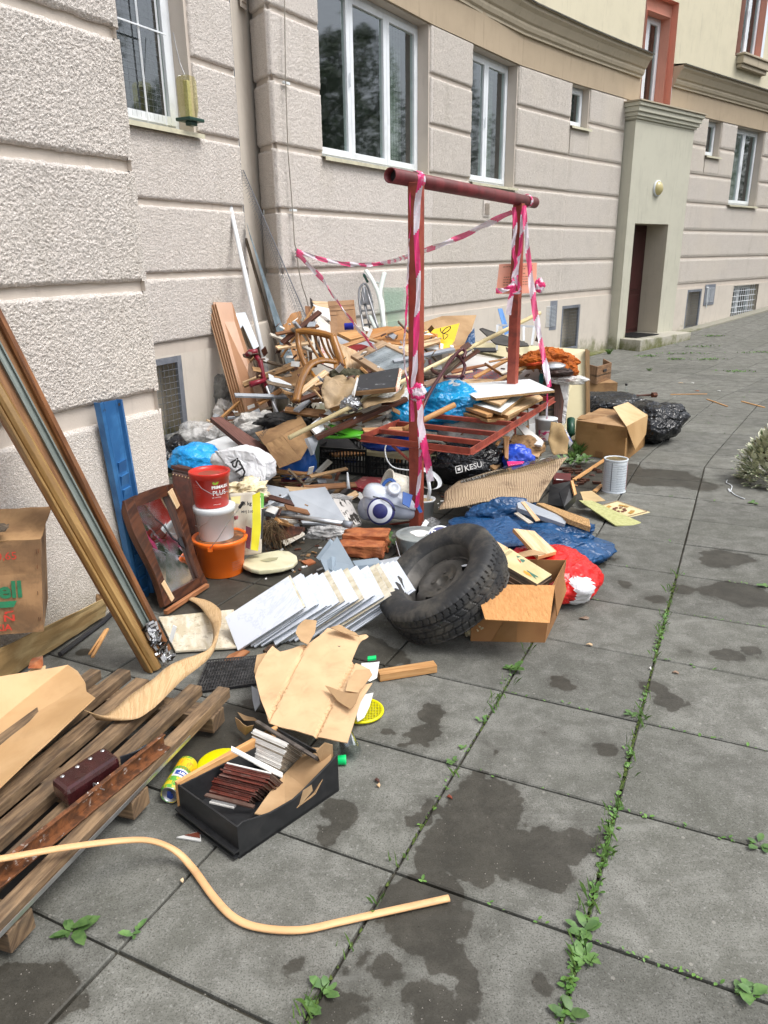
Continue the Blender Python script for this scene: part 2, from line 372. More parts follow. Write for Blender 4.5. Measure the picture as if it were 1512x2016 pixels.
PNK=M('tape_pink',(.80,.035,.19),(.72,.04,.2),8,dirt=.3,dc=(.85,.45,.58),r=.4,b=.3,bs=40,var=.05,alpha=.9); TWH=M('tape_white',(.78,.75,.82),(.74,.62,.7),12,dirt=.25,dc=(.75,.4,.52),r=.4,b=.3,bs=40,var=.05,alpha=.9)
def plasticbag(name,c,c2,r=.28,alpha=None,b=.45):
    n=N(name); v=n.coords('Object'); w=n.n('TexVoronoi',feature='DISTANCE_TO_EDGE'); w.inputs['Scale'].default_value=9; 
    vd=n.n('VectorMath',operation='ADD'); n.l(v,vd.inputs[0]); nn=n.n('TexNoise'); nn.inputs['Scale'].default_value=7; nn.inputs['Detail'].default_value=3; n.l(v,nn.inputs[0])
    sc=n.n('VectorMath',operation='SCALE'); sc.inputs[3].default_value=.35; n.l(nn.outputs[1],sc.inputs[0]); n.l(sc.outputs[0],vd.inputs[1]); n.l(vd.outputs[0],w.inputs[0])
    h=n.math('ADD',n.ramp(w.outputs[0],0,.25),n.math('MULTIPLY',n.noise(v,20,3,.5,1.5),.6)); g=n.noise(v,9,4,.6,.8)
    n.bsdf(n.mix(n.ramp(g,.35,.68),c,c2),r,0,h,b,.01,.5,alpha=(n.ramp(g,.2,.8,alpha*.55,min(1,alpha*1.35)) if alpha else None)); return n.m
BAGB=plasticbag('black_bag_film',(.006,.007,.009),(.012,.013,.017),.24); BAGL=plasticbag('light_blue_bag_film',(.01,.28,.72),(.02,.36,.8),.35)
BAGN=plasticbag('navy_blue_bag_film',(.008,.05,.14),(.012,.075,.2),.35); BAGW=plasticbag('white_bag_film',(.76,.77,.79),(.68,.69,.72),.35,b=.4); BAGR=plasticbag('red_bag_film',(.68,.016,.014),(.56,.012,.012),.3)
BAGC=plasticbag('clear_film',(.62,.62,.62),(.75,.75,.75),.2,.5); BAGT=plasticbag('translucent_white_film',(.8,.8,.78),(.7,.7,.69),.3,.7,.6); FABG=plasticbag('grey_fabric',(.2,.2,.19),(.3,.3,.28),.85,b=.6)
FABW=plasticbag('white_fabric',(.62,.61,.58),(.5,.48,.46),.9); FABK=plasticbag('black_fabric',(.012,.012,.012),(.03,.03,.03),.85); FABO=plasticbag('rust_orange_blanket',(.48,.12,.012),(.32,.075,.01),.95,b=1); FABG2=plasticbag('olive_fabric',(.10,.09,.055),(.06,.06,.035),.95)
CYAN=plasticbag('bright_blue_bag_film',(.0,.30,.60),(.01,.2,.45),.3)
def tyrem():
    n=N('tyre_rubber'); v=n.coords('Object'); g=n.noise(v,9,7,.7); f=n.noise(v,140,3)
    n.bsdf(n.mix(n.ramp(g,.42,.7,0,.8),(.024,.025,.027),(.10,.092,.078)),.62,0,f,.25,.001,.4); return n.m
TYR=tyrem()
# concrete slabs: grain, pale dust, stains of spilt water, broad dark blobs under the heap
WET=[(965,1560,.10),(935,1600,.12),(1005,1590,.07),(890,1650,.10),(868,1685,.07),(940,1675,.13),(1000,1690,.11),(955,1728,.06),(1060,1700,.10),(1105,1672,.085),(1148,1655,.065),(1176,1648,.035),(860,1590,.045),(845,1660,.05),(835,1620,.045),
 (840,1800,.12),(870,1760,.08),(800,1830,.05),(880,1880,.055),(900,1900,.04),(765,1900,.035),(930,1940,.05),(860,1990,.07),(1068,1945,.035),(570,1905,.04),(660,1990,.07),(930,1990,.02),(40,1990,.12),(10,1930,.05),
 (460,1440,.2),(430,1480,.17),(520,1400,.13),(850,1390,.05),(840,1410,.04),(830,1450,.07),(760,1440,.04),(660,1600,.05),(650,1640,.045),(670,1620,.04),(1100,950,.3),(1200,930,.35),(1300,940,.3),(1380,955,.15),(1000,1000,.5),(1080,960,.4),(900,980,.5),(760,1100,.35),(640,1090,.35),(560,1130,.3),
 (1318,1383,.06),(1290,1352,.03),(1110,1345,.03),(1190,1475,.022),(1072,1442,.022),(955,1470,.03),(975,1480,.025),(1430,1290,.06),(1350,1280,.04),(1480,1280,.04),(1200,1100,.06),(1230,1150,.05),(1290,1180,.06),(1340,1160,.05),(1180,1110,.05),(1450,1170,.16),(1420,1100,.14),(700,1290,.2),(420,1170,.3)]
def slabm():
    n=N('concrete_slab'); tc=n.n('NewGeometry').outputs['Position']
    def nz(sc,det=5,r=.6,d=0): return n.noise(tc,sc,det,r,d)
    g=nz(1.7,6,.65,.4); m=nz(9,7,.7,.3); f=nz(230,3,.6); vo=n.n('TexVoronoi'); vo.inputs['Scale'].default_value=170; n.l(tc,vo.inputs[0])
    oi=n.n('ObjectInfo')
    col=n.mix(n.ramp(m,.36,.68),(.125,.125,.110),(.215,.215,.195)); col=n.mix(n.ramp(g,.42,.7,0,.5),col,(.105,.108,.088))
    col=n.mix(n.ramp(f,.48,.66,0,.75),col,(.06,.06,.052)); col=n.mix(n.ramp(nz(95,4,.7),.54,.72,0,.6),col,(.30,.30,.28)); col=n.mix(n.ramp(vo.outputs['Distance'],.12,.02,0,.55),col,(.38,.37,.34))
    vs=n.n('TexVoronoi'); vs.inputs['Scale'].default_value=13; n.l(tc,vs.inputs[0]); col=n.mix(n.ramp(vs.outputs['Distance'],.075,.05,0,.6),col,(.3,.29,.26))
    st=n.coords('Object',(1,7,1)); col=n.mix(n.ramp(n.noise(st,1.6,7,.7,.8),.55,.78,0,.4),col,(.27,.27,.25))
    hv=n.n('HueSaturation'); n.l(col,hv.inputs['Color']); n.l(n.ramp(oi.outputs['Random'],0,1,.84,1.1),hv.inputs['Value']); col=hv.outputs[0]
    wob=n.math('ADD',n.math('MULTIPLY',n.math('SUBTRACT',nz(5,3,.6),.5),.32),n.math('MULTIPLY',n.math('SUBTRACT',nz(26,4,.6),.5),.07))
    tot=None
    for (x,y,r) in WET:
        p=P(x,y); vm=n.n('VectorMath',operation='DISTANCE'); n.l(tc,vm.inputs[0]); vm.inputs[1].default_value=(p.x,p.y,0)
        d=n.math('SUBTRACT',r,vm.outputs['Value']); tot=d if tot is None else n.math('MAXIMUM',tot,d)
    amp=n.math('ADD',tot,n.math('MULTIPLY',wob,.75)); wet=n.math('MAXIMUM',n.ramp(amp,-.004,.010),n.ramp(amp,-.055,.03,0,.5))
    sp=n.n('TexVoronoi'); sp.inputs['Scale'].default_value=2.6; n.l(tc,sp.inputs[0])
    dr=n.math('SUBTRACT',n.ramp(nz(.9,2),.5,.62,0,.085),sp.outputs['Distance']); dr=n.math('ADD',dr,n.math('MULTIPLY',wob,.22)); wet=n.math('MAXIMUM',wet,n.ramp(dr,0,.01))
    col=n.mix(n.math('MULTIPLY',wet,.80),col,n.mix(n.ramp(m,.3,.7),(.018,.015,.010),(.034,.029,.02)))
    h=n.math('ADD',n.math('MULTIPLY',f,.7),n.math('MULTIPLY',nz(60,4),.6))
    n.bsdf(col,n.ramp(wet,0,1,.86,.55),0,h,.35,.003,.35); return n.m
SLAB=slabm()
SOIL=M('joint_soil',(.035,.032,.024),(.06,.055,.04),30,dirt=.2,r=1,co='Object',b=.6)
LEAF=M('weed_leaf',(.11,.21,.055),(.06,.13,.035),30,dirt=.1,dc=(.2,.22,.05),r=.5,co='Object',var=.25); GRASS=M('grass_blade',(.12,.22,.04),(.07,.15,.03),20,dirt=.1,r=.6,co='Object')
MOSS=M('moss_green',(.10,.14,.03),(.05,.08,.02),60,dirt=.3,r=1,co='Object',b=.8)
# ---------------------------------------------------------------- ground
GA=-.44829; ga=V((math.cos(GA),math.sin(GA),0)); gb=V((-ga.y,ga.x,0)); GO=V((-.654028,1.3807,0)); SZ=.5
def gz(p): t=max(0,min(p.y,30)-9); return .007*t*t if t<12 else .007*144+.168*(t-12)
def rotz(v,a): return Matrix.Rotation(a,3,'Z')@v
def GM(i,j):
    p=GO+ga*(i*SZ)
    for (a,b,an) in ((-99,11.2,0),(11.2,18.5,-.12),(18.5,99,-.26)):
        if j>a: p=p+rotz(gb,an)*((min(j,b)-max(a,0) if a>-90 else min(j,b))*SZ)
    return V((p.x,p.y,gz(p)))
mb=MB(); xs=[-60,-20,-8,-4,-2,0,2,4,6,8,10,14,20,40,80]; ys=[-30,-8,-2,0,2,4,6,8,9,10,11,12,13,14,15,16,17,18,20,22,25,30,60,150]
mb.v=[V((x,y,gz(V((x,y,0)))-.014)) for y in ys for x in xs]; k=len(xs)
mb.f=[(j*k+i,j*k+i+1,(j+1)*k+i+1,(j+1)*k+i) for j in range(len(ys)-1) for i in range(k-1)]; mb.mi=[0]*len(mb.f)
GROUND=obj('ground',mb,SOIL,origin=(0,0,0),kind='structure')
PAVE=bpy.data.objects.new('pavement',None); COL.objects.link(PAVE); PAVE['kind']='structure'; WL['pavement']=V((0,0,0))
cand=[]
for j in range(-5,44):
    for i in range(-9,17):
        c=GM(i+.5,j+.5); vc=V((c.x,c.y,c.z-CH)); 
        zc=vc.y*_CT-vc.z*_ST
        if zc<.3: continue
        px=756+FOC*c.x/zc; py=1008-FOC*(vc.z*_CT+vc.y*_ST)/zc; m=FOC*.62/zc
        if -m<px<1512+m and py<2016+m: cand.append((c.length,i,j))
        
cand.sort()
def slabgeo(mb,i,j,full=True):
    q=[GM(i,j),GM(i+1,j),GM(i+1,j+1),GM(i,j+1)]; c=sum(q,V())/4; rr=random.Random(i*91+j*7)
    g=rr.uniform(.0035,.0055); ch=.004; z=rr.uniform(-.0015,.0015)
    def ins(p,d): v=c-p; v.z=0; return p+v.normalized()*d*1.414
    t=[ins(p,g+ch)+V((0,0,z+rr.uniform(-.0008,.0008))) for p in q]; m=[ins(p,g)+V((0,0,z-ch)) for p in q]; b=[V((p.x,p.y,p.z-.04)) for p in m]
    mb.add(t+m+b,[(0,1,2,3)]+[(4+a,4+(a+1)%4,(a+1)%4,a) for a in range(4)]+[(8+a,8+(a+1)%4,4+(a+1)%4,4+a) for a in range(4)])
far=MB()
for n_,(d,i,j) in enumerate(cand):
    if n_<295:
        mb=MB(); slabgeo(mb,i,j); obj('paving_slab',mb,SLAB,PAVE)
    else: slabgeo(far,i,j)
if far.v: obj('paving_slab',far,SLAB,PAVE,kind='stuff')
# ---------------------------------------------------------------- building
def HC(k): return .87+.517*k
class Seg:
    def __init__(s,a,b,n=None):
        s.A=V((a[0],a[1],0)); s.B=V((b[0],b[1],0)); s.L=(s.B-s.A).length; s.d=(s.B-s.A)/s.L; s.n=V((s.d.y,-s.d.x,0))
    def p(s,t,z,off=0): q=s.A+s.d*t+s.n*off; q.z=z; return BM@q
    def s_of(s,xy): return (V((xy[0],xy[1],0))-s.A).dot(s.d)
BLD=thing('apartment_building',BM@V((0,6,0)),'rendered apartment building with rough stucco blocks, white windows and curving cornice along the yard','building')
D1=V((.4509,.8926,0)); N1=V((.8926,-.4509,0))
def on(n,s): q=D1*s+N1*n; return (q.x,q.y)
SN=Seg(on(-2.667,-4.5),on(-2.667,2.835)); SE=Seg(on(-2.667,2.835),on(-4.18,2.835)); S2=Seg(on(-4.18,2.835),(-1.162,6.96))
SST=Seg((-1.20,6.985),(-1.09,7.43)); SF=Seg((-1.09,7.425),(-.9,7.13)); S3=Seg((-.9,7.13),(.64,9.70)); S3b=Seg((.64,9.70),(1.97,11.64)); S3c=Seg((1.97,11.64),(2.95,12.77)); S3d=Seg((2.95,12.77),(4.5,14.42))
S4a=Seg((4.5,14.42),(5.27,15.09)); S4=Seg((5.27,15.09),(9.8,19.17)); S5=Seg((9.8,19.17),(15,23.3))
def flat(mb,sg,s0,s1,z0,z1,off,openings=()):
    ss=sorted({s0,s1,*[min(max(v,s0),s1) for o in openings for v in o[:2]]}); zs=sorted({z0,z1,*[min(max(v,z0),z1) for o in openings for v in o[2:4]]})
    for a,b in zip(ss,ss[1:]):
        for c,d in zip(zs,zs[1:]):
            if b-a<1e-4 or d-c<1e-4: continue
            m,k=(a+b)/2,(c+d)/2
            if any(o[0]<m<o[1] and o[2]<k<o[3] for o in openings): continue
            mb.add([sg.p(a,c,off),sg.p(b,c,off),sg.p(b,d,off),sg.p(a,d,off)],[(0,1,2,3)])
GD=.026
def block(sg,s0,s1,z0,z1,res,mat,amp=.0045,seed=0,left=True,right=True,fine=False):
    nu=max(1,int((s1-s0)/res)); nv=max(1,int((z1-z0)/res)); u=np.linspace(s0,s1,nu+1); w=np.linspace(z0,z1,nv+1); U,Z=np.meshgrid(u,w)
    h=np.zeros_like(U)
    if res<.02:
        k=1.0 if not fine else 1.8
        wx=U*1.0+.006*vn(U*60,Z*60,3); wz=Z+.006*vn(U*60,Z*60,9)
        a=vn(wx*190*k+seed,wz*215*k,1); b=vn(wx*300*k,wz*300*k,2); c=vn(U*22,Z*22,5)
        h=(sst(.36,.6,a)*.85+sst(.3,.7,b)*.4+.25*(c-.5)-.6)*amp*(1.05 if not fine else .6)
    e=np.minimum.reduce([ (U-s0) if left else U*0+1, (s1-U) if right else U*0+1, Z-z0, z1-Z]); 
    ed=1-sst(0,.016+.01*vn(U*30,Z*30,7),e); h=h*(1-.5*ed)-.012*ed**2
    if res<.02: U=U+(.006*(vn(U*25,Z*25,11)-.5))*(e<.004); Z=Z+(.007*(vn(U*30,Z*30,12)-.5))*(e<.004)
    A=np.array(sg.A); d=np.array(sg.d); n=np.array(sg.n); B=np.array(BM)
    pts=A[None,None]+U[...,None]*d+h[...,None]*n; pts[...,2]=Z; pts=pts.reshape(-1,3)@B.T
    mb=MB(); W_=nu+1
    idx=np.arange((nu+1)*(nv+1)).reshape(nv+1,nu+1)
    q=np.stack([idx[:-1,:-1],idx[:-1,1:],idx[1:,1:],idx[1:,:-1]],-1).reshape(-1,4).tolist()
    per=list(idx[0,:])+list(idx[1:,-1])+list(idx[-1,::-1][1:])+list(idx[::-1,0][1:-1])
    vs=pts.tolist(); back=(BM@(sg.n*(-GD-.004))); o=len(vs)
    vs+=[(np.array(vs[i])+np.array(back)).tolist() for i in per]; m=len(per)
    q+=[[per[(i+1)%m],per[i],o+i,o+(i+1)%m] for i in range(m)]
    mb.v=[V(v) for v in vs] if len(vs)<200 else vs; mb.f=[tuple(f) for f in q]; mb.mi=[0]*len(q)
    return obj('stucco_block',mb,mat,BLD,smooth=res<.02)
def blocks(sg,s0,s1,k0,k1,openings,res,mat,ztop=None,fine=False,lr=(True,True)):
    for k in range(k0,k1):
        z0=HC(k-1)+.045 if k>0 else -.9; z1=HC(k)
        if ztop and z1>ztop: z1=ztop
        cuts=[(s0,s1)]
        for o in openings:
            if o[2]<z1-.02 and o[3]>z0+.02:
                nc=[]
                for a,b in cuts:
                    if o[1]<=a or o[0]>=b: nc.append((a,b)); continue
                    if o[0]-.0-a>.03: nc.append((a,o[0]-.004))
                    if b-o[1]-.035>.03: nc.append((o[1]+.035,b))
                cuts=nc
        for (a,b) in cuts:
            za=z0
            for o in openings:      # sill inside the block row
                if o[2]<z1-.02 and o[2]>z0+.05: pass
            block(sg,a,b,za,z1,res,mat,seed=k*3,fine=fine,left=a>s0+.01 or lr[0],right=b<s1-.01 or lr[1])
        # pieces of the row under or over an opening
        for o in openings:
            a,b=max(o[0],s0),min(o[1]+.035,s1)
            if b-a<.05: continue
            if z0<o[2]-.05<z1 and o[2]<z1-.02: block(sg,a,b,z0,o[2]-.03,res,mat,seed=k*3,left=False,right=False)
def window(sg,o,sash,depth=.16,sillc=True,room=True,curtain=False,label=None,frame=.055,reveal=PLA,bars=None,mull=.05):
    """o=(s0,s1,z0,z1); sash: list of relative widths"""
    s0,s1,z0,z1=o
    rv=MB()
    for q in ([(s0,z0),(s0,z1)],[(s1,z1),(s1,z0)],[(s0,z1),(s1,z1)],[(s1,z0),(s0,z0)]):
        (a,b),(c,d)=q; rv.add([sg.p(a,b,-GD+.004),sg.p(a,b,-depth-.08),sg.p(c,d,-depth-.08),sg.p(c,d,-GD+.004)],[(0,1,2,3)])
    obj('window_reveal',rv,reveal,BLD)
    f=MB(); y0,y1=-depth-.07,-depth
    def bar(mb,a,b,c,d,t0,t1): mb.prism([sg.p(a,c,t0),sg.p(b,c,t0),sg.p(b,d,t0),sg.p(a,d,t0)],sg.p(a,c,t1)-sg.p(a,c,t0))
    bar(f,s0,s0+frame,z0,z1,y0,y1); bar(f,s1-frame,s1,z0,z1,y0,y1); bar(f,s0+frame,s1-frame,z0,z0+frame,y0,y1); bar(f,s0+frame,s1-frame,z1-frame,z1,y0,y1)
    win=obj('window',f,UPVC,BLD,bev=.004)
    if label: win['label']=label
    tw=sum(sash); x=s0+frame-.012; span=s1-s0-2*frame+.024
    for i,r in enumerate(sash):
        a,b=x,x+span*r/tw; x=b; sf=.062; a+=.001; b-=.001; c,d=z0+frame-.012,z1-frame+.012
        m=MB(); t0,t1=y1-.045,y1+.014
        bar(m,a,a+sf,c,d,t0,t1); bar(m,b-sf,b,c,d,t0,t1); bar(m,a+sf,b-sf,c,c+sf,t0,t1); bar(m,a+sf,b-sf,d-sf,d,t0,t1)
        obj('sash',m,UPVC,win,bev=.004)
        g=MB(); g.prism([sg.p(a+sf-.004,c+sf-.004,-depth-.012),sg.p(b-sf+.004,c+sf-.004,-depth-.012),sg.p(b-sf+.004,d-sf+.004,-depth-.012),sg.p(a+sf-.004,d-sf+.004,-depth-.012)],sg.p(0,0,-.004)-sg.p(0,0,0)); obj('pane',g,GLS,win)
    if len(sash)>1 and mull>.03:
        h=MB(); a=s0+frame-.012+span*sash[0]/tw; h.tube([sg.p(a-.03,(z0+z1)/2-.07,y1+.03),sg.p(a-.03,(z0+z1)/2+.05,y1+.03)],.008,6); obj('handle',h,UPVC,win)
    if room:
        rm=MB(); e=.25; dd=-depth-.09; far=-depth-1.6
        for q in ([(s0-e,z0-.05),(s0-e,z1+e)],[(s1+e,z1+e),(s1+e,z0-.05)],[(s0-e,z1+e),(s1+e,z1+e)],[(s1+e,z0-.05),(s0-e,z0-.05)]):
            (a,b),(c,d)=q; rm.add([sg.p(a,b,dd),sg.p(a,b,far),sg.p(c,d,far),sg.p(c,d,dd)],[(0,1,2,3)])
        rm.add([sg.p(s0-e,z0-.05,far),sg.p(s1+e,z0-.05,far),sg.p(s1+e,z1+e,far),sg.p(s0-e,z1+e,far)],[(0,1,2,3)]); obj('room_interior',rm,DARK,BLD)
    if curtain:
        cm=MB()
        for (ca,cb) in curtain:
            a=s0+(s1-s0)*ca; b=s0+(s1-s0)*cb; n_=int((b-a)/.012)+2
            vs=[]; 
            for zz in (z0+.02,z1-.03):
                for i in range(n_+1): t=a+(b-a)*i/n_; vs.append(sg.p(t,zz,-depth-.22+.02*math.sin(t*95)))
            cm.add(vs,[(i,i+1,n_+2+i,n_+1+i) for i in range(n_)])
        obj('curtain',cm,CURT,win,smooth=True)
    if sillc:
        m=MB(); a,b=s0-.035,s1+.045
        m.prism([sg.p(a,z0+.012,-depth+.02),sg.p(b,z0+.012,-depth+.02),sg.p(b,z0-.012,.045),sg.p(a,z0-.012,.045)],V((0,0,-.006)))
        m.prism([sg.p(a,z0-.012,.045),sg.p(b,z0-.012,.045),sg.p(b,z0-.045,.047),sg.p(a,z0-.045,.047)],sg.p(0,0,-.004)-sg.p(0,0,0))
        obj('sill',m,SILL,win)
    return win
def wire_grille(sg,s0,s1,z0,z1,off,step,r,mat,parent,frame=0,name='wire_mesh'):
    m=MB(); k=int((s1-s0)/step)
    for i in range(1,k): a=s0+(s1-s0)*i/k; m.bar(sg.p(a,z0,off),sg.p(a,z1,off),r,r)
    k=int((z1-z0)/step)
    for i in range(1,k): c=z0+(z1-z0)*i/k; m.bar(sg.p(s0,c,off+.003),sg.p(s1,c,off+.003),r,r)
    o=obj(name,m,mat,parent)
    if frame:
        f=MB()
        for a,b,c,d in ((s0-frame,s0,z0-frame,z1+frame),(s1,s1+frame,z0-frame,z1+frame),(s0,s1,z1,z1+frame),(s0,s1,z0-frame,z0)): f.prism([sg.p(a,c,off-.02),sg.p(b,c,off-.02),sg.p(b,d,off-.02),sg.p(a,d,off-.02)],sg.p(0,0,.03)-sg.p(0,0,0))
        obj('grille_frame',f,GREY,parent,bev=.002)
    return o
def s(sg,px,py):        # where a sight line meets the wall line: distance along it and height
    n=BM@sg.n; p=BMi@PL(px,py,BM@sg.A,n); return (p-sg.A).dot(sg.d),p.z
# openings
o1=(2.15-0,3.33,2.455,4.1)                     # in D1 coordinates
_r=S2.s_of((-1.415,6.46)); w1=(_r-1.3,_r,2.455,4.1)
w2=(S3.s_of((-.515,7.765)),S3.s_of((.595,9.625)),2.435,3.965)
w3=(S3b.s_of((1.145,10.52))-.0,S3b.s_of((1.93,11.58)),2.43,3.965)
w4=(S3d.s_of((2.97,12.79)),S3d.s_of((3.33,13.19)),3.40,3.965)
w5=(S4.s_of((6.44,16.15)),S4.s_of((6.87,16.52)),3.33,3.965)
w6=(S4.s_of((8.04,17.56))+.0,S4.L+.0,2.47,3.965); w6=(2.86,4.2,2.47,3.965)
b1=(S2.s_of((-1.90,5.5)),S2.s_of((-1.612,6.085)),-.05,.80)
b2=(S3d.s_of((3.01,12.86)),S3d.s_of((3.42,13.31)),-.05,.70); b3=(S4.s_of((6.38,16.08)),S4.s_of((6.86,16.5)),-.06,.78)
b4=(S4.s_of((8.0,17.52)),S4.s_of((9.0,18.42)),-.05,.785)
# grooves and flat walls behind the blocks
wall=MB()
flat(wall,SN,0,SN.L,-1,4.6,-GD); flat(wall,SE,0,SE.L,-1,4.6,-GD); flat(wall,S2,0,S2.L,-1,HC(6),-GD,[w1,b1])
for sg,ops in ((S3,[w2]),(S3b,[w3]),(S3c,[]),(S3d,[w4,b2,(S3d.s_of((4.25,14.15)),9,-2,2.1)]),(S4a,[(-1,9,-2,2.1)]),(S4,[w5,w6,b3,b4,(-1,.35,-2,2.1)]),(S5,[])): flat(wall,sg,0,sg.L,-1,HC(6),-GD,ops)
flat(wall,SF,0,SF.L,-1,HC(6)+.8,-GD)
obj('wall',wall,PLA,BLD)
st=MB(); flat(st,SST,-.08,SST.L+.1,.9,4.9,-.02)
st.prism([S2.p(S2.L-.01,4.9,-.03),S2.p(S2.L-.01,-1,-.03),S2.p(S2.L-.01,-1,-.16),S2.p(S2.L-.01,4.9,-.16)],BM@(S2.d*.03)); obj('smooth_strip',st,PLI,BLD)
lg=MB(); lg.prism([SST.p(-.1,.955,.07),SST.p(SST.L,.975,.07),SST.p(SST.L,.96,-.05),SST.p(-.1,.94,-.05)],V((0,0,-1.9))); obj('ledge',lg,PLI,BLD,bev=.01)
# rusticated blocks
blocks(SN,SN.L-1.25,SN.L,1,5,[],.0042,STU); blocks(SN,0,SN.L-1.25-.0,1,5,[],.05,STU); 
blocks(SE,0,SE.L,1,5,[],.05,STU)
block(SN,SN.L-1.25,SN.L,-.6,HC(0)-.05,.0055,STU,amp=.003,seed=5,fine=True); block(SN,0,SN.L-1.25,-.6,HC(0)-.05,.05,STU)
blocks(S2,0,S2.L,1,7,[w1],.0065,STU)
blocks(SF,0,SF.L,1,8,[],.008,STU,lr=(False,False)); blocks(S3,0,S3.L,1,7,[w2],.0085,STU,lr=(False,False)); blocks(S3b,0,S3b.L,1,7,[w3],.013,STW,lr=(False,False)); blocks(S3c,0,S3c.L,1,7,[],.018,STW,lr=(False,False))
blocks(S3d,0,S3d.s_of((4.2,14.1)),1,7,[w4],.03,STW,lr=(False,True)); blocks(S4,S4.s_of((5.7,15.45)),S4.L,1,7,[w5,w6],.04,STW,lr=(True,False)); blocks(S5,0,S5.L,1,7,[],.06,STW,lr=(False,True))
# plinth
pb=MB(); 
for sg,a,b,ops in ((SF,0,SF.L,[]),(S3,0,S3.L,[]),(S3b,0,S3b.L,[]),(S3c,0,S3c.L,[]),(S3d,0,S3d.s_of((4.25,14.15)),[b2]),(S4,.35,S4.L,[b3,b4]),(S5,0,S5.L,[])):
    flat(pb,sg,a,b,-.9,HC(0)-.055,.0,ops)
    pb.add([sg.p(a,HC(0)-.055,0),sg.p(b,HC(0)-.055,0),sg.p(b,HC(0)-.055,-GD),sg.p(a,HC(0)-.055,-GD)],[(0,1,2,3)]); obj('plinth',pb,PLI,BLD); pb=MB()
pb=MB(); flat(pb,S2,0,S2.L,-.9,HC(0)-.055,0,[b1]); obj('plinth',pb,PLI,BLD)
# windows
window(S2,w1,[.4,.6],label='window with white bars and a net, beside a hanging bird feeder')
window(S3,w2,[1,1.05,1],label='wide three sash window',curtain=[(.86,.99)]); window(S3b,w3,[1,1.05],label='two sash window next to the wide one',curtain=[(.7,.98),(.03,.2)])
window(S3d,w4,[1],depth=.14,frame=.04,mull=0,label='small square window left of the porch'); window(S4,w5,[1],depth=.14,frame=.04,mull=0,label='small square window right of the porch'); window(S4,w6,[1,1],curtain=[(.1,.9)],label='tall window at the right edge')
wb=window(S4,b4,[1,1],depth=.2,sillc=False,frame=.04,label='barred basement window',reveal=PORTJ); wire_grille(S4,b4[0],b4[1],b4[2],b4[3],-.06,.11,.012,UPVC,wb)
for k,(sg,b) in enumerate(((S2,b1),(S3d,b2),(S4,b3))):
    m=MB(); dd=-.22
    m.add([sg.p(b[0],b[2],-GD),sg.p(b[0],b[3],-GD),sg.p(b[0],b[3],dd),sg.p(b[0],b[2],dd)],[(0,1,2,3)]); m.add([sg.p(b[1],b[2],-GD),sg.p(b[1],b[3],-GD),sg.p(b[1],b[3],dd),sg.p(b[1],b[2],dd)],[(0,1,2,3)])
    m.add([sg.p(b[0],b[3],-GD),sg.p(b[1],b[3],-GD),sg.p(b[1],b[3],dd),sg.p(b[0],b[3],dd)],[(0,1,2,3)]); m.add([sg.p(b[0],b[2],dd),sg.p(b[1],b[2],dd),sg.p(b[1],b[3],dd),sg.p(b[0],b[3],dd)],[(0,1,2,3)])
    v=obj('cellar_vent',m,PORTJ,BLD); v['label']=['wire mesh cellar opening beside the near wing','wire mesh cellar opening left of the porch','wire mesh cellar opening right of the porch'][k]
    wire_grille(sg,b[0]+.05,b[1]-.05,b[2]+.05,b[3]-.05,-.01,.05,.0028,GREY,v,frame=.05)
    bk=MB(); bk.add([sg.p(b[0],b[2],-.15),sg.p(b[0]+(b[1]-b[0])*.5,b[2],-.16),sg.p(b[0]+(b[1]-b[0])*.5,b[3],-.16),sg.p(b[0],b[3],-.15)],[(0,1,2,3)]); obj('pale_shutter',bk,WHT,v)
def louver(sg,s0,s1,z0,z1,mat,n=16,cols=2):
    m=MB(); m.prism([sg.p(s0,z0,.004),sg.p(s1,z0,.004),sg.p(s1,z1,.004),sg.p(s0,z1,.004)],sg.p(0,0,.008)-sg.p(0,0,0)); v=obj('vent_plate',m,mat,BLD)
    for c in range(cols):
        a=s0+(s1-s0)*(.12+.4*c if cols==2 else .15); b=a+(s1-s0)*(.34 if cols==2 else .7); q=MB()
        for i in range(n):
            z=z0+(z1-z0)*(.14+.72*i/n); q.prism([sg.p(a,z,.013),sg.p(b,z,.013),sg.p(b,z+.006,.026),sg.p(a,z+.006,.026)],V((0,0,-.004)))
        obj('louvre',q,UPVC if mat==GREY else PLA,v)
a_,_=s(S3c,1070,598); b_,_=s(S3c,1091,600); louver(S3d,S3d.s_of((2.62,12.43)),S3d.s_of((2.885,12.73)),.335,.80,GREY)
louver(S4,S4.s_of((6.95,16.58)),S4.s_of((7.3,16.9)),.43,.86,GREY); a_,z_=s(S3b,951,394); b_,z2=s(S3b,963,427); louver(S3b,a_,b_,z2,2.22,STU,10,1)
a_,z_=s(SST,473,0); louver(SST,a_-.02,a_+.1,z_-.05,z_+.25,PLA,8,1)
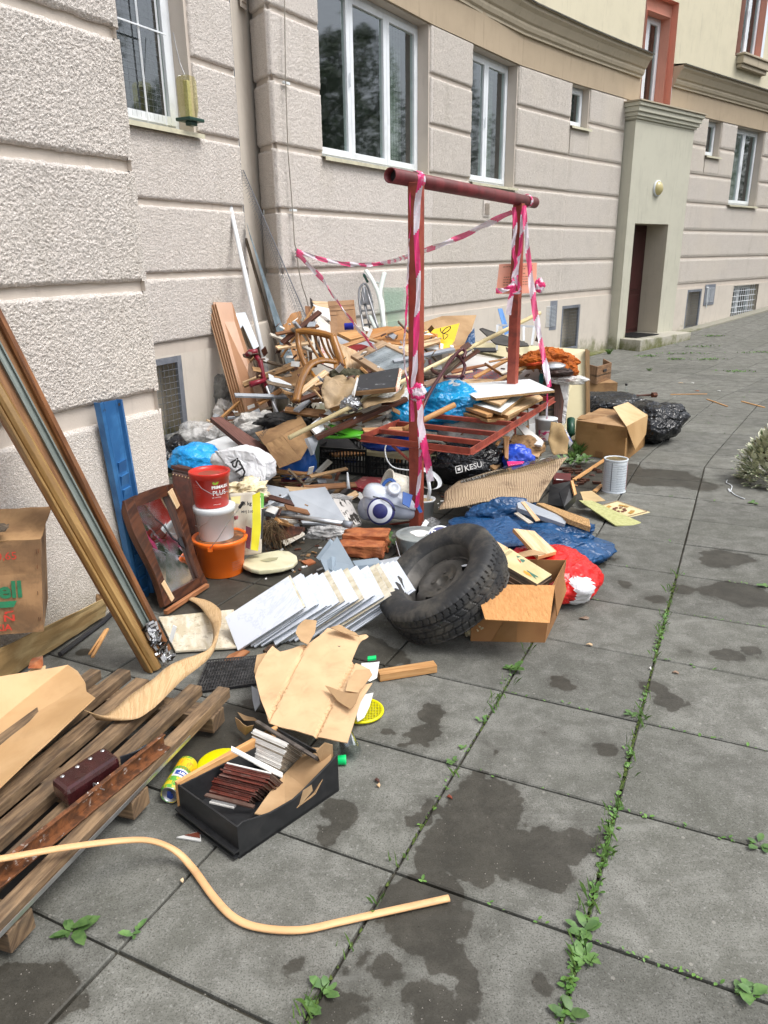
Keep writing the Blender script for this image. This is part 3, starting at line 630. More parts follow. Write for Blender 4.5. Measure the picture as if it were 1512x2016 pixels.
# frieze, cornice, upper storey
fr=MB()
fl_=[(S2,-.0,S2.L),(SST,0,SST.L),(SF,0,SF.L),(S3,0,S3.L),(S3b,0,S3b.L),(S3c,0,S3c.L),(S3d,0,S3d.L),(S4,0,S4.L),(S5,0,S5.L)]
for sg,a,b in fl_: flat(fr,sg,a,b,HC(6),4.7,.004); fr.add([sg.p(a,HC(6),.004),sg.p(b,HC(6),.004),sg.p(b,HC(6),-.16),sg.p(a,HC(6),-.16)],[(0,1,2,3)])
obj('frieze',fr,FRZ,BLD)
PR=[(.0,4.33),(.035,4.33),(.035,4.36),(.06,4.38),(.075,4.42),(.075,4.45),(.10,4.47),(.15,4.56),(.19,4.60),(.19,4.645),(.21,4.65)]
def cornice(pts,name,prof,mat,capz=.012):
    m=MB(); ns=[]
    for i in range(len(pts)):
        a=V((*pts[max(i-1,0)],0)); b=V((*pts[min(i+1,len(pts)-1)],0)); d=(b-a).normalized(); ns.append(V((d.y,-d.x,0)))
    vs=[]; k=len(prof)
    for p,n in zip(pts,ns):
        for (o,z) in prof: vs.append(BM@(V((p[0],p[1],z))+n*o))
    m.add(vs,[(i*k+j,(i+1)*k+j,(i+1)*k+j+1,i*k+j+1) for i in range(len(pts)-1) for j in range(k-1)])
    m.add([vs[j] for j in range(k)]+[BM@V((pts[0][0],pts[0][1],prof[-1][1]))],[tuple(range(k+1))]); L=(len(pts)-1)*k
    m.add([vs[L+j] for j in range(k)]+[BM@V((pts[-1][0],pts[-1][1],prof[-1][1]))],[tuple(range(k+1))]); obj(name,m,mat,BLD)
    c=MB(); o,z=prof[-1]; top=[BM@(V((p[0],p[1],z+capz))+n*(o+.02)) for p,n in zip(pts,ns)]; bk=[BM@(V((p[0],p[1],z+capz+.03))-n*.02) for p,n in zip(pts,ns)]; lw=[q-UP*.018 for q in top]
    n_=len(pts); c.add(top+bk+lw,[(i,i+1,n_+i+1,n_+i) for i in range(n_-1)]+[(2*n_+i,2*n_+i+1,i+1,i) for i in range(n_-1)]); obj('cornice_cap',c,ROOFM,BLD)
cl=[(-.9,7.13),(-.1,8.47),(.64,9.70),(1.3,10.72),(1.97,11.64),(2.95,12.77),(3.7,13.58),(4.47,14.38)]; cr=[(5.27,15.09),(6.7,16.38),(8.2,17.73),(10.2,19.4),(12.5,21.2),(15,23.3)]
cornice(cl,'cornice',PR,COR); cornice(cr,'cornice',PR,COR)
up=MB()
for sg,a,b in fl_[3:6]+[(S3d,0,S3d.L-.04)]: flat(up,sg,a,b,4.62,9,-.015)
for sg,a,b in ((S4,.0,S4.L),(S5,0,S5.L)): flat(up,sg,a,b,4.62,9,-.015,[(2.35,3.6,5.15,6.8)] if sg is S4 else [])
flat(up,S4a,0,S4a.L,5.62,9,-.015); obj('upper_wall',up,CRM,BLD)
uw=(2.55,3.5,5.2,6.8); window(S4,uw,[1,1],label='upper floor window at the top right corner',reveal=RED,sillc=False)
us=MB(); a,b=uw[0]-.15,uw[1]+.2
for z0,z1,o_ in ((5.16,5.2,.16),(5.02,5.16,.13),(4.95,5.02,.09)): us.prism([S4.p(a,z0,-.02),S4.p(b,z0,-.02),S4.p(b,z0,o_),S4.p(a,z0,o_)],UP*(z1-z0)); a+=.03;b-=.03
obj('window_ledge',us,COR,BLD,bev=.01)
# salmon recess with french window above the porch
rc=MB(); L=S4a.L
rc.add([S4a.p(0,3.9,.02),S4a.p(0,5.62,-.015),S4a.p(0,5.62,-.5),S4a.p(0,3.9,-.5)],[(0,1,2,3)])
rc.add([S4a.p(L,3.9,.004),S4a.p(L,5.62,-.015),S4a.p(L,5.62,-.5),S4a.p(L,3.9,-.5)],[(0,1,2,3)]); rc.add([S4a.p(0,5.62,-.015),S4a.p(L,5.62,-.015),S4a.p(L,5.62,-.5),S4a.p(0,5.62,-.5)],[(0,1,2,3)])
dn=(.06,.80,3.86,5.36); flat(rc,S4a,0,L,3.9,5.62,-.14,[dn])
obj('salmon_recess',rc,RED,BLD); window(S4a,dn,[.5,.75],depth=.2,reveal=RED,sillc=False,label='tall french window in a salmon recess above the porch',mull=0)
# porch
pA=V((4.2,14.1,0)); pB=V((5.74,15.48,0)); SP=Seg(pA,pB); PD=.18
a0,_=s(Seg((pA+SP.n*PD)[:2],(pB+SP.n*PD)[:2]),1250,442); a1,_=s(Seg((pA+SP.n*PD)[:2],(pB+SP.n*PD)[:2]),1316,442)
pm=MB(); do=(a0,a1,-.5,2.02); sL,sR=.02,SP.L
flat(pm,SP,sL,sR,-.9,3.72,PD,[do])
pm.add([SP.p(sL,-.9,PD),SP.p(sL,3.72,PD),SP.p(sL,3.72,-.1),SP.p(sL,-.9,-.1)],[(0,1,2,3)]); pm.add([SP.p(sR,-.9,PD),SP.p(sR,3.72,PD),SP.p(sR,3.72,-.1),SP.p(sR,-.9,-.1)],[(0,1,2,3)])
PCH=obj('porch',pm,PORT,BLD)
jm=MB(); dd=-.26
for a in (a0,a1): jm.add([SP.p(a,-.5,PD),SP.p(a,2.02,PD),SP.p(a,2.02,dd),SP.p(a,-.5,dd)],[(0,1,2,3)])
jm.add([SP.p(a0,2.02,PD),SP.p(a1,2.02,PD),SP.p(a1,2.02,dd),SP.p(a0,2.02,dd)],[(0,1,2,3)]); obj('door_jamb',jm,PORTJ,PCH)
dm=MB(); dc=M('dark_red_door',(.06,.012,.014),(.04,.01,.01),5,(1,9,1),r=.35,dirt=.1)
dm.prism([SP.p(a0,.0,dd+.01),SP.p(a1,.0,dd+.01),SP.p(a1,2.02,dd+.01),SP.p(a0,2.02,dd+.01)],SP.p(0,0,-.05)-SP.p(0,0,0))
for zz in ((.1,.75),(.85,1.9)):
    for xx in ((a0+.08,a0+.5),(a0+.6,a1-.08)): dm.prism([SP.p(xx[0],zz[0],dd+.02),SP.p(xx[1],zz[0],dd+.02),SP.p(xx[1],zz[1],dd+.02),SP.p(xx[0],zz[1],dd+.02)],SP.p(0,0,-.03)-SP.p(0,0,0))
dr_=obj('door',dm,dc,PCH,bev=.006); hm=MB(); hm.tube([SP.p(a0+.1,.95,dd+.02),SP.p(a0+.1,.95,dd+.07),SP.p(a0+.2,.95,dd+.07)],.009,6); obj('handle',hm,STEEL,dr_)
q=[SP.p(sL,0,-.05),SP.p(sL,0,PD),SP.p(sR,0,PD),SP.p(sR,0,-.05)]
cp=MB()
for (o_,z0,z1) in ((.0,3.62,3.66),(.03,3.66,3.70),(.06,3.70,3.76),(.09,3.76,3.84),(.12,3.84,3.90)):
    cp.prism([SP.p(sL-o_,z0,-.05),SP.p(sR+o_,z0,-.05),SP.p(sR+o_,z0,PD+o_+.004),SP.p(sL-o_,z0,PD+o_+.004)],UP*(z1-z0-.0005))
obj('porch_cornice',cp,PORT,PCH,bev=.008); c2_=MB(); c2_.prism([SP.p(sL-.15,3.902,-.05),SP.p(sR+.15,3.902,-.05),SP.p(sR+.15,3.902,PD+.15),SP.p(sL-.15,3.902,PD+.15)],UP*.02); obj('cap',c2_,COR,PCH)
sp_=MB(); gzr=(BMi@W(1218,688,13.9)).z
sp_.prism([SP.p(a0-.16,.03,dd),SP.p(a1+.55,.03,dd),SP.p(a1+.55,.03,PD+.42),SP.p(a0-.16,.03,PD+.42)],UP*-.5)
obj('doorstep',sp_,smoothplaster('step_stone',(.44,.42,.36),1.2),PCH,bev=.012)
mt=MB(); 
for i in range(14): mt.bar(SP.p(a0+.05+i*.06,.045,-.15),SP.p(a0+.05+i*.06,.045,.4),.035,.015,UP)
tag(obj('door_mat',mt,BLKP),'black ribbed mat on the porch doorstep','door mat')
lm=MB(); cL=PL(1293,371,SP.p(0,0,PD),BM@SP.n); nn=BM@SP.n
lm.lathe([(0,0),(.135,0),(.135,.03),(.12,.035)],cL,nn,28); lp=obj('wall_lamp',lm,WPL,BLD,smooth=True); lm=MB(); lm.lathe([(.118*math.cos(t),.03+.075*math.sin(t)) for t in np.linspace(0,math.pi/2,8)],cL,nn,28)
obj('lamp_shade',lm,M('yellowed_opal_glass',(.50,.43,.20),(.5,.42,.2),4,r=.25,dirt=.1,coat=.5),lp,smooth=True)
# low strip of paving edge at the foot of the far wall
ks=MB(); pts=[(2.2,11.9),(2.95,12.77),(4.1,14.0)]
for a,b in zip(pts,pts[1:]):
    sg=Seg(a,b); q=[sg.p(0,0,0),sg.p(sg.L,0,0),sg.p(sg.L,0,.16),sg.p(0,0,.16)]; q=[V((p.x,p.y,gz(p)+.02)) for p in q]; ks.prism(q,V((0,0,-.1)))
for a,b in (((5.9,15.65),(8.2,17.73)),((8.2,17.73),(13,21.6))):
    sg=Seg(a,b); q=[sg.p(0,0,0),sg.p(sg.L,0,0),sg.p(sg.L,0,.22),sg.p(0,0,.22)]; q=[V((p.x,p.y,gz(p)+.03)) for p in q]; ks.prism(q,V((0,0,-.15)))
obj('kerb_strip',ks,smoothplaster('kerb_stone',(.30,.29,.24),1.2),None,kind='structure',bev=.01)
# bars and net of the near window, bird feeder
gm=MB()
for t in (.42,.80,1.0): gm.bar(S2.p(w1[1]-1.25+t*.98,w1[2]+.02,-.05),S2.p(w1[1]-1.25+t*.98,w1[3],-.05),.011,.011)
for z in (w1[2]+.62,w1[2]+1.1): gm.bar(S2.p(w1[1]-1.2,z,-.04),S2.p(w1[1]-.2,z,-.04),.010,.010)
gr=obj('window_grille',gm,UPVC,BLD); wire_grille(S2,w1[1]-1.1,w1[1]-.22,w1[2]+.05,w1[3],-.09,.042,.0012,GREY,gr,name='bird_net')
fd=S2.p(w1[1]-.12,w1[2]+.03,.0); fx=BM@S2.d; fn_=BM@S2.n
ft=thing('bird_feeder',fd,'yellowed plastic bird feeder with green tray on the near window sill','bird feeder')
m=MB(); m.prism([fd+fx*a+UP*b for a,b in ((-.05,.05),(.04,.05),(.065,.12),(.065,.30),(.045,.33),(-.05,.33),(-.065,.30),(-.065,.12))],fn_*.09); obj('bottle',m,glassm('yellowed_plastic',(.93,.91,.72),1.5,.15),ft,bev=.008)
m=MB(); m.box(fd+UP*.17+fn_*.045,fx*.018,fn_*.02,UP*.13); obj('seed_column',m,M('pale_seed',(.62,.6,.36),(.5,.48,.28),60,dirt=.1),ft,bev=.004)
m=MB(); m.box(fd+UP*.035+fn_*.05,fx*.085,fn_*.07,UP*.012); m.box(fd+UP*.01+fn_*.06,fx*.035,fn_*.03,UP*.015); obj('tray',m,M('dark_green_plastic',(.01,.05,.035),(.01,.04,.03),5,r=.4),ft,bev=.006)
m=MB(); m.tube([fd+UP*.33+fn_*.04,fd+UP*.42+fn_*.0,fd+UP*.62-fn_*.04],.003,5); obj('hook',m,STEEL,ft)
# lightning conductor wire on the wall
pts=[(560,-20),(562,150),(567,300),(575,400),(580,480),(584,492)]; L_=[PL(x,y,S3.p(0,0,.04),BM@S3.n) for x,y in pts]
lo=[PL(x,y,S3.p(0,0,.05),BM@S3.n) for x,y in ((584,500),(588,530),(594,560),(604,590),(612,625))]
m=MB(); m.tube(L_+lo,.005,6); wr=obj('conductor_wire',m,M('pale_cable',(.36,.33,.28),(.3,.27,.22),9),None); tag(wr,'thin lightning conductor cable running down the wall left of the wide window','cable')
m=MB()
for z in (.0,.03,.06): m.lathe([(0,-.01),(.018,-.008),(.018,.008),(0,.01)],L_[-1]-UP*z,UP,8); m.bar(L_[-1]-UP*z-fx*.025,L_[-1]-UP*z+fx*.025,.01,.01)
obj('clamp',m,STEEL,wr)
m=MB()
for x,y in ((565,164),(579,414)): p=PL(x,y,S3.p(0,0,.02),BM@S3.n); m.bar(p-BM@S3.d*.06,p+BM@S3.d*.03,.02,.02)
obj('bracket',m,WHT,wr)
m=MB(); m.tube([S2.p(S2.L-.005,.4,-.01),S2.p(S2.L-.005,4.6,-.01)],.004,5); obj('corner_cable',m,GREY,BLD)
p0=S4.p(2.35,.80,.02); m=MB(); m.tube([p0-BM@S4.d*.08,p0,p0-UP*.06,p0-UP*.42+BM@S4.d*.02],.012,6); obj('wall_pipe',m,WHT,BLD)
# ================================================================ foreground, left
def G(px,py,z=0): return P(px,py,z)
NWn=BM@N1; NWp=BM@V((*on(-2.667,0),0))
def NW(px,py,off=.02): return PL(px,py,NWp+NWn*off,NWn)
W2n=BM@S2.n; W2p=S2.p(0,0,0)
def WW2(px,py,off=.03): return PL(px,py,W2p+W2n*off,W2n)
W3n=BM@S3.n
def WW3(px,py,off=.03): return PL(px,py,S3.p(0,0,off),W3n)
# tall boards leaning at the left edge
b0,b1_=W(290,1325,2.70),W(338,1290,2.80); t0,t1=W(-150,560,2.66),W(-60,500,2.80)
dL=(t0-b0); dR=(t1-b1_); nB=(b1_-b0).cross(t0-b0).normalized(); nB=nB if nB.dot(CAM-b0)>0 else -nB
def LB(f,g,h): return (b0+dL*g).lerp(b1_+dR*g,f)+nB*h        # f across, g along, h out
tb=thing('leaning_boards',(b0+b1_)/2,'tall brown boards with a grey metal rail, leaning on the wall at the left edge','board')
m=MB(); m.prism([LB(0,0,0),LB(1,0.02,0),LB(1,1,0),LB(0,1,0)],-nB*.02); obj('back_board',m,M('brown_varnished_board','#8a6239','#6b4522',5,(1,10,1),dirt=.35,r=.45,b=.2),tb,bev=.002)
m=MB(); pr=[(.0,.0),(.0,.03),(.06,.034),(.10,.02),(.12,.03),(.2,.042),(.34,.042),(.42,.03),(.45,.0)]
m.prism([LB(f,.0,h) for f,h in pr],LB(0,1,0)-LB(0,0,0)); obj('moulding',m,M('honey_veneer','#ad8a54','#8f6c3c',4,(1,9,1),dirt=.35,r=.5,b=.15),tb,bev=.002)
m=MB(); pr=[(.55,.0),(.55,.018),(.60,.02),(.61,.008),(.74,.008),(.75,.02),(.80,.018),(.80,0)]
m.prism([LB(f,.055,h) for f,h in pr],(LB(.5,1,0)-LB(.5,.055,0))); obj('metal_rail',m,M('dull_zinc','#8f9893','#7c8580',6,(1,6,1),dirt=.35,dc=(.1,.11,.1),r=.45,metal=.4,b=.1),tb)
m=MB(); m.prism([LB(f,.02,h) for f,h in ((.80,0),(.80,.02),(.86,.03),(1,.026),(1,0))],LB(1,1,0)-LB(1,.02,0)); obj('edge_lining',m,M('rusty_brown_board','#84552f','#5e381c',5,(1,10,1),dirt=.4,r=.5),tb,bev=.001)
sh=thing('metal_hinge_bundle',LB(.6,.05,.05),'bunch of small bent metal strips hanging at the foot of the leaning boards','metal strips')
rr=random.Random(3)
for k,mt_ in enumerate((STEEL,M('dark_tarnished_metal','#4f4a42','#2f2a25',20,r=.5,metal=.6),STEEL)):
    for i in range(26):
        g=.0+rr.random()*.115; f=.42+rr.random()*.38-(.115-g)*-.3; c=LB(f,g,.03+rr.random()*.03); m=MB()
        a=V((rr.uniform(-1,1),rr.uniform(-1,.2),rr.uniform(-1,1))).normalized(); b=a.orthogonal().normalized(); m.box(c,a*rr.uniform(.009,.019),b*.005,a.cross(b)*.0012)
        obj('strip',m,mt_,sh)
m=MB(); c=W(333,1258,2.78); m.prism([c,c+V((.02,.01,.06)),c+V((.035,.01,.05)),c+V((.01,0,-.02))],V((0,-.003,0))); tag(obj('paper_tag',m,PAP),'small white paper tag stuck at the foot of the leaning boards','tag')
# blue painted metal shelf upright leaning on the near wall
bt0,bt1=NW(192,793,.05),NW(236,786,.03); bb0,bb1=W(268,1180,3.40)+V((0,0,0)),W(300,1165,3.50); bb0.z=max(bb0.z,.01);bb1.z=max(bb1.z,.01)
nb=(bt1-bt0).cross(bb0-bt0).normalized(); nb=nb if nb.dot(CAM-bt0)>0 else -nb
def BB(f,g,h): return bt0.lerp(bt1,f).lerp(bb0.lerp(bb1,f),g)+nb*h
bs_=thing('blue_metal_panel',(bb0+bb1)/2,'blue painted pressed metal panel with stamped slots, leaning against the near wall','metal panel')
m=MB(); pr=[(0,-.02),(0,.012),(.1,.016),(.14,0),(.22,-.006),(.26,.0),(.74,.0),(.78,-.006),(.86,0),(.9,.016),(1,.012),(1,-.02)]
m.add([BB(f,g,h) for g in (0,.25,.5,.75,1) for f,h in pr],[(j*12+i,j*12+i+1,(j+1)*12+i+1,(j+1)*12+i) for j in range(4) for i in range(11)]); obj('panel',m,BLU,bs_,solid=.003)
for i in range(11):
    g=.29+i*.068; m=MB(); m.add([BB(.34,g,.001),BB(.72,g-.01,.001),BB(.72,g+.05,.001),BB(.34,g+.058,.001),BB(.34,g,.014),BB(.72,g-.01,.014)],[(4,5,2,3),(0,4,3),(1,2,5),(0,1,5,4)]); obj('stamped_louvre',m,BLU,bs_)
    m=MB(); m.add([BB(.34,g,.002),BB(.72,g-.01,.002),BB(.72,g-.002,.013),BB(.34,g+.006,.013)],[(0,1,2,3)]); 
m=MB()
for f,g in ((.1,.035),(.8,.02)): m.lathe([(0,.012),(.008,.012)],BB(f,g,.004),nb,10)
obj('bolt_hole_shade',m,INKB,bs_)  # flat black discs, the dark of the bolt holes painted on
# cardboard tray with printed box standing in it
tr=thing('cardboard_tray',(-1.45,2.8,.02),'shallow dirty cardboard tray at the left edge with a printed box in it','tray')
f0,f1=P(0,1345,.02),P(207,1212,.02); dirT=(f1-f0).normalized(); bkT=V((-dirT.y,dirT.x,0))
f0=f0-dirT*.5; F=[f0,f1]; h0=W(0,1237,P(0,1345,.02).y-.015)-P(0,1345,.02); ht0=W(0,1237,2.58).z; ht1=.125
wl=W(182,1172,3.20); 
def side(a,b,ha,hb,name,mat=CARDD,outw=.0,seed=0):
    nn=(b-a).cross(V((0,0,1))).normalized(); m=MB()
    m.sheet([a,b,b+V((0,0,hb))+nn*outw,a+V((0,0,ha))+nn*outw],24,6,lambda u,v:.008*mnoise.noise(V((u*9+seed,v*3,seed)))); return obj(name,m,mat,tr,smooth=False,solid=.004)
fA=P(0,1345,.02)-dirT*.5; side(fA,f1,.2,.10,'front_wall',M('pale_dirty_cardboard','#b39c70','#93794f',5,(1,3,1),dirt=.6,dc=(.09,.09,.055),r=.9,b=.5),.03,1)
bA,bB=fA+bkT*.32,f1+bkT*.12-dirT*.04; side(bA,bB,.2,.11,'back_wall',CARDD,-.02,5); side(f1,bB,.10,.11,'end_wall',CARDD,.02,9)
m=MB(); m.prism([fA+V((0,0,.01)),f1+V((0,0,.01)),bB+V((0,0,.01)),bA+V((0,0,.01))],V((0,0,-.008))); obj('base',m,CARDL,tr)
# the printed box
bx=thing('printed_carton',(-1.5,2.75,.05),'brown stapled carton printed 0,65 with green and red lettering, at the left edge','carton')
dB=2.62; c0=W(86,1243,dB); c1=W(80,1062,dB+.02); lft=W(-140,1262,dB-.12)-c0; upv=c1-c0; dpt=V((-.12,.32,0))-V((0,0,0)); nF=lft.cross(upv).normalized(); nF=nF if nF.dot(CAM-c0)>0 else -nF
m=MB(); m.sheet([c0+lft,c0,c0+upv,c0+lft+upv],20,14,lambda u,v:.006*mnoise.noise(V((u*4,v*4,1)))); m.sheet([c0,c0+dpt,c0+dpt+upv,c0+upv],4,4); obj('wall',m,M('stained_carton','#a9855f','#7d6044',5,dirt=.55,dc=(.075,.055,.035),r=.88,b=.25,ds=9),bx)
m=MB(); m.sheet([c0+upv,c0+upv+lft,c0+upv+lft+V((.05,.3,.035)),c0+upv+V((-.06,.26,.05))],14,6,lambda u,v:.01*mnoise.noise(V((u*3,v*3,2)))); obj('flap',m,CARDD,bx,solid=.004)
m=MB(); m.tube([W(-40,1050,2.66),W(4,1040,2.66),W(16,1033,2.66)],.008,8,flat=.4); m.prism([W(-40,1030,2.62),W(8,1030,2.62),W(17,1035,2.6),W(10,1043,2.58),W(-40,1052,2.58)],V((0,0,-.006))); tag(obj('flat_wood_offcut',m,OLDW),'small flat grey offcut lying on the printed carton','offcut')
xr=(-lft).normalized(); ur=(upv-xr*upv.dot(xr)).normalized()
def onbox(px,py,lift=.006):
    o=PL(px,py,c0+nF*lift,nF); return lambda a,b,o=o:o+xr*a+ur*b
for t_,px,py,sz,mt_,bo in (('0,65',-8,1103,.042,INKR,.0),('ell',-3,1178,.092,INKG,.003),('KIA',-9,1243,.036,INKR,.001)):
    lettering(t_,sz,onbox(px,py),mt_,bx,bo)
m=MB(); fn=onbox(0,1185); m.v=[fn(a,b) for a,b in ((-.1,-.0),(.058,.0),(.045,-.025),(-.1,-.025))]; m.f=[(0,1,2,3)]; m.mi=[0]; obj('printed_bar',m,INKG,bx)
m=MB(); fn=onbox(8,1224); 
for poly in (((0,0),(.008,0),(.008,.018),(.03,0),(.038,0),(.038,.026),(.030,.026),(.030,.008),(.008,.026),(0,.026)),((.002,.03),(.012,.03),(.015,.035),(.03,.035),(.038,.042),(.028,.042),(.014,.04),(.006,.04))):
    k=len(m.v); m.v+=[fn(a,b) for a,b in poly]; tri=tessellate_polygon([[V((a,b,0)) for a,b in poly]]); m.f+=[tuple(k+i for i in t) for t in tri]; m.mi+=[0]*len(tri)
obj('printed_emblem',m,INKR,bx)
m=MB()
for px,py in ((71,1082),(75,1081),(73,1112),(74,1164),(76,1215),(79,1215)): a=onbox(px,py,.008)(0,0); m.bar(a,a-ur*.016,.0018,.0018)
obj('staple',m,RUST,bx)
m=MB(); m.tube([P(118,1288,.02),P(206,1222,.015),P(222,1205,.012)],.011,8); tag(obj('dark_rod',m,INKB),'dark wet rod lying under the tray edge on the paving','rod')
m=patch([W(78,1255,2.75),W(92,1250,2.75),W(84,1300,2.62),W(70,1297,2.6)],.003,.03)
# pallet
zt=.125; pA_,pB_=P(441,1352,zt),P(195,1312,zt); dS=(P(12,1775,zt)-P(430,1358,zt)); Ls=1.25; dS.z=0; dS.normalize(); cr_=(pB_-pA_); cr_.z=0; wS=.052; nS=6
pal=thing('wooden_pallet',(pA_+pB_)/2+dS*.6,'weathered brown slatted wooden pallet lying in the lower left corner','pallet')
jit=[0,.015,.10,.03,-.01,.02]; wid=[.047,.052,.058,.058,.052,.047]
for i in range(nS):
    a=pA_+cr_*(i/(nS-1))+dS*(jit[i]+(.16 if i in (3,) else 0)*0); a.z=zt-.02; b=a+dS*Ls; m=MB(); m.bar(a,b,wid[i],.04)
    o=obj('slat',m,PALW,pal,bev=.003)
cx_=cr_.normalized()
for g in (.10,.55,1.02):
    a=pA_+dS*g-cx_*.03; b=pA_+cr_+dS*g+cx_*.05; a.z=b.z=.055; m=MB(); m.bar(a,b,.08,.06); obj('cross_bearer',m,PALW,pal,bev=.003)
m=MB(); a=pA_+dS*.28-cx_*.033; a.z=.105; m.bar(a,a+dS*.95,.003,.012); obj('aluminium_edge',m,STEEL,pal)
for i in range(3):      # black perforated tray under the slats
    m=MB(); a=pA_+cr_*(.2+.22*i)+dS*.25; a.z=.02; m.bar(a,a+dS*.8,.11,.012); obj('dark_strip',m,BLKP,pal)
m=MB()
for i in range(7):
    a=P(218+i*2.0,1522-i*1.0,.05); m.lathe([(.016-.001*i,-.004),(.018-.001*i,0),(.016-.001*i,.004)],a+cx_*.008*i,cx_,10)
tag(obj('rope_coil',m,FABW),'small coil of white string wedged between the pallet slats','string')
# rusty angle iron
a0_=P(322,1468,.13); a1_=P(-60,1778,.13); dd_=(a1_-a0_).normalized(); sd_=dd_.cross(V((0,0,1))).normalized()
ang=MB(); 
def ai(g,f,h): return a0_+(a1_-a0_)*g+sd_*f+V((0,0,h))
PT=M('chipped_white_paint','#7a4b2b','#4d301d',34,(1,1,1),dirt=.6,dc=(.5,.46,.42),r=.6,b=.08,dlo=.58,dhi=.63,ds=28,var=0)
for q in (((.0,.0),(.005,.0),(.005,.046),(0,.046)),((.005,.0),(.03,.0),(.03,.005),(.005,.005)),((.005,.041),(.014,.041),(.014,.046),(.005,.046))):
    ang.prism([ai(0,-f,h) for f,h in q],a1_-a0_)
tag(obj('rusty_angle_iron',ang,PT,bev=.001),'rusty brown angle iron with chipped white paint, lying across the pallet','angle iron')
# burgundy case
q=[P(98,1535,.235),P(128,1562,.235),P(235,1487,.22),P(205,1478,.22)]
lc=thing('burgundy_case',P(130,1600,.13),'shiny burgundy leather case with rivets lying on the pallet','case')
A_,B_=P(98,1533,.195),P(130,1559,.195); C_=P(236,1489,.185); D_=C_+(A_-B_); h_=V((0,0,-.06))
m=MB(); m.prism([A_,B_,C_,D_],h_); obj('case_body',m,BURG,lc,bev=.014)
m=MB(); hz=P(288,1466,.18); m.sheet([C_+h_*.02,hz,hz+V((-.02,.02,-.02)),C_+h_*.9],8,4,lambda u,v:.008*math.sin(u*3)); obj('open_flap',m,M('dark_grey_leather','#33353c','#22242a',20,r=.5),lc,solid=.004)
for g in (.15,.42,.66,.9): m=MB(); p=A_.lerp(D_,g).lerp(B_.lerp(C_,g),.25)+V((0,0,.001)); m.lathe([(0,.003),(.005,.002),(.0065,0)],p,V((0,0,1)),10); obj('rivet',m,STEEL,lc,smooth=True)
m=MB(); p=P(193,1548,.16); m.tube([p+V((-.012,0,.01)),p+V((.0,-.01,.014)),p+V((.012,-.004,.004)),p+V((.005,-.006,-.012)),p+V((-.01,-.004,-.008)),p+V((-.012,0,.01))],.0022,6); m.tube([p+V((.0,0,.012)),p+V((.01,-.01,0)),p+V((.016,0,-.012))],.0022,6); obj('buckle',m,STEEL,lc)
# big tan cardboard sheet over the pallet
cb=thing('tan_cardboard_sheet',P(60,1450,.2),'large smooth tan cardboard sheet folded over the left end of the pallet','cardboard sheet')
R0,R1=W(-160,1545,1.93),W(134,1310,2.50); m=MB(); ptsL=[R0,R1,W(152,1322,2.47),W(168,1345,2.36),W(170,1362,2.28),W(187,1374,2.20),W(-120,1665,1.55)]
mm=patch(ptsL,.0035,.05,seed=3); obj('front_panel',mm,CARDT,cb,solid=.004)
mm=patch([R1,R0,W(-160,1360,2.15),W(0,1352,2.42),W(60,1330,2.55),W(90,1322,2.56)],.004,.05,seed=4); obj('rear_panel',mm,CARDT,cb,solid=.004)
mm=patch([W(20,1350,2.5),W(60,1318,2.6),W(90,1310,2.62),W(88,1326,2.58),W(70,1336,2.55),W(30,1352,2.5)],.006,.03); tag(obj('torn_corrugated_scrap',mm,CARDL,solid=.004),'torn scrap of corrugated card poking out from behind the tan sheet','cardboard scrap')
m=MB(); m.prism([W(60,1300,2.64),W(80,1296,2.64),W(81,1316,2.6),W(55,1316,2.58)],V((0,.02,0))); tag(obj('terracotta_shard',m,BRICK),'small terracotta shard under the tray','shard')
# wood veneer curl
Lf=[(371,1181,.02),(388,1190,.03),(402,1205,.05),(417,1231,.10),(419,1262,.16),(405,1282,.18),(360,1298,.18),(331,1312,.18),(303,1335,.18),(262,1365,.17),(205,1408,.15),(166,1398,.20)]
Rt=[(380,1176,.02),(410,1183,.03),(433,1200,.05),(436,1222,.10),(432,1243,.16),(419,1286,.16),(390,1315,.15),(362,1336,.14),(324,1374,.14),(300,1396,.14),(262,1417,.14),(190,1418,.14)]
m=MB(); nsub=5; rows=[]
def cr4(A,t):
    i=min(int(t),len(A)-2); f=t-i; p0,p1,p2,p3=[V(A[max(0,min(len(A)-1,k))]) for k in (i-1,i,i+1,i+2)]
    return .5*((2*p1)+(p2-p0)*f+(2*p0-5*p1+4*p2-p3)*f*f+(3*p1-p0-3*p2+p3)*f**3)
LW=[P(*q) for q in Lf]; RW=[P(*q) for q in Rt]; n_=(len(LW)-1)*nsub
for i in range(n_+1):
    a,b=cr4(LW,i/nsub),cr4(RW,i/nsub)
    for k in range(5): p=a.lerp(b,k/4); rows.append(p+V((0,0,.006*math.sin(k/4*3.14)+.002*mnoise.noise(p*30))))
m.add(rows,[(i*5+k,i*5+k+1,(i+1)*5+k+1,(i+1)*5+k) for i in range(n_) for k in range(4)])
tag(obj('curled_veneer_strip',m,M('pale_veneer','#bfa27b','#aa8a60',7,(1,30,1),dirt=.35,dc=(.25,.15,.08),r=.75,b=.2,ds=8,dist=.05),smooth=True,solid=.0015),'long curled strip of pale wood veneer running from the paving onto the pallet','veneer strip')
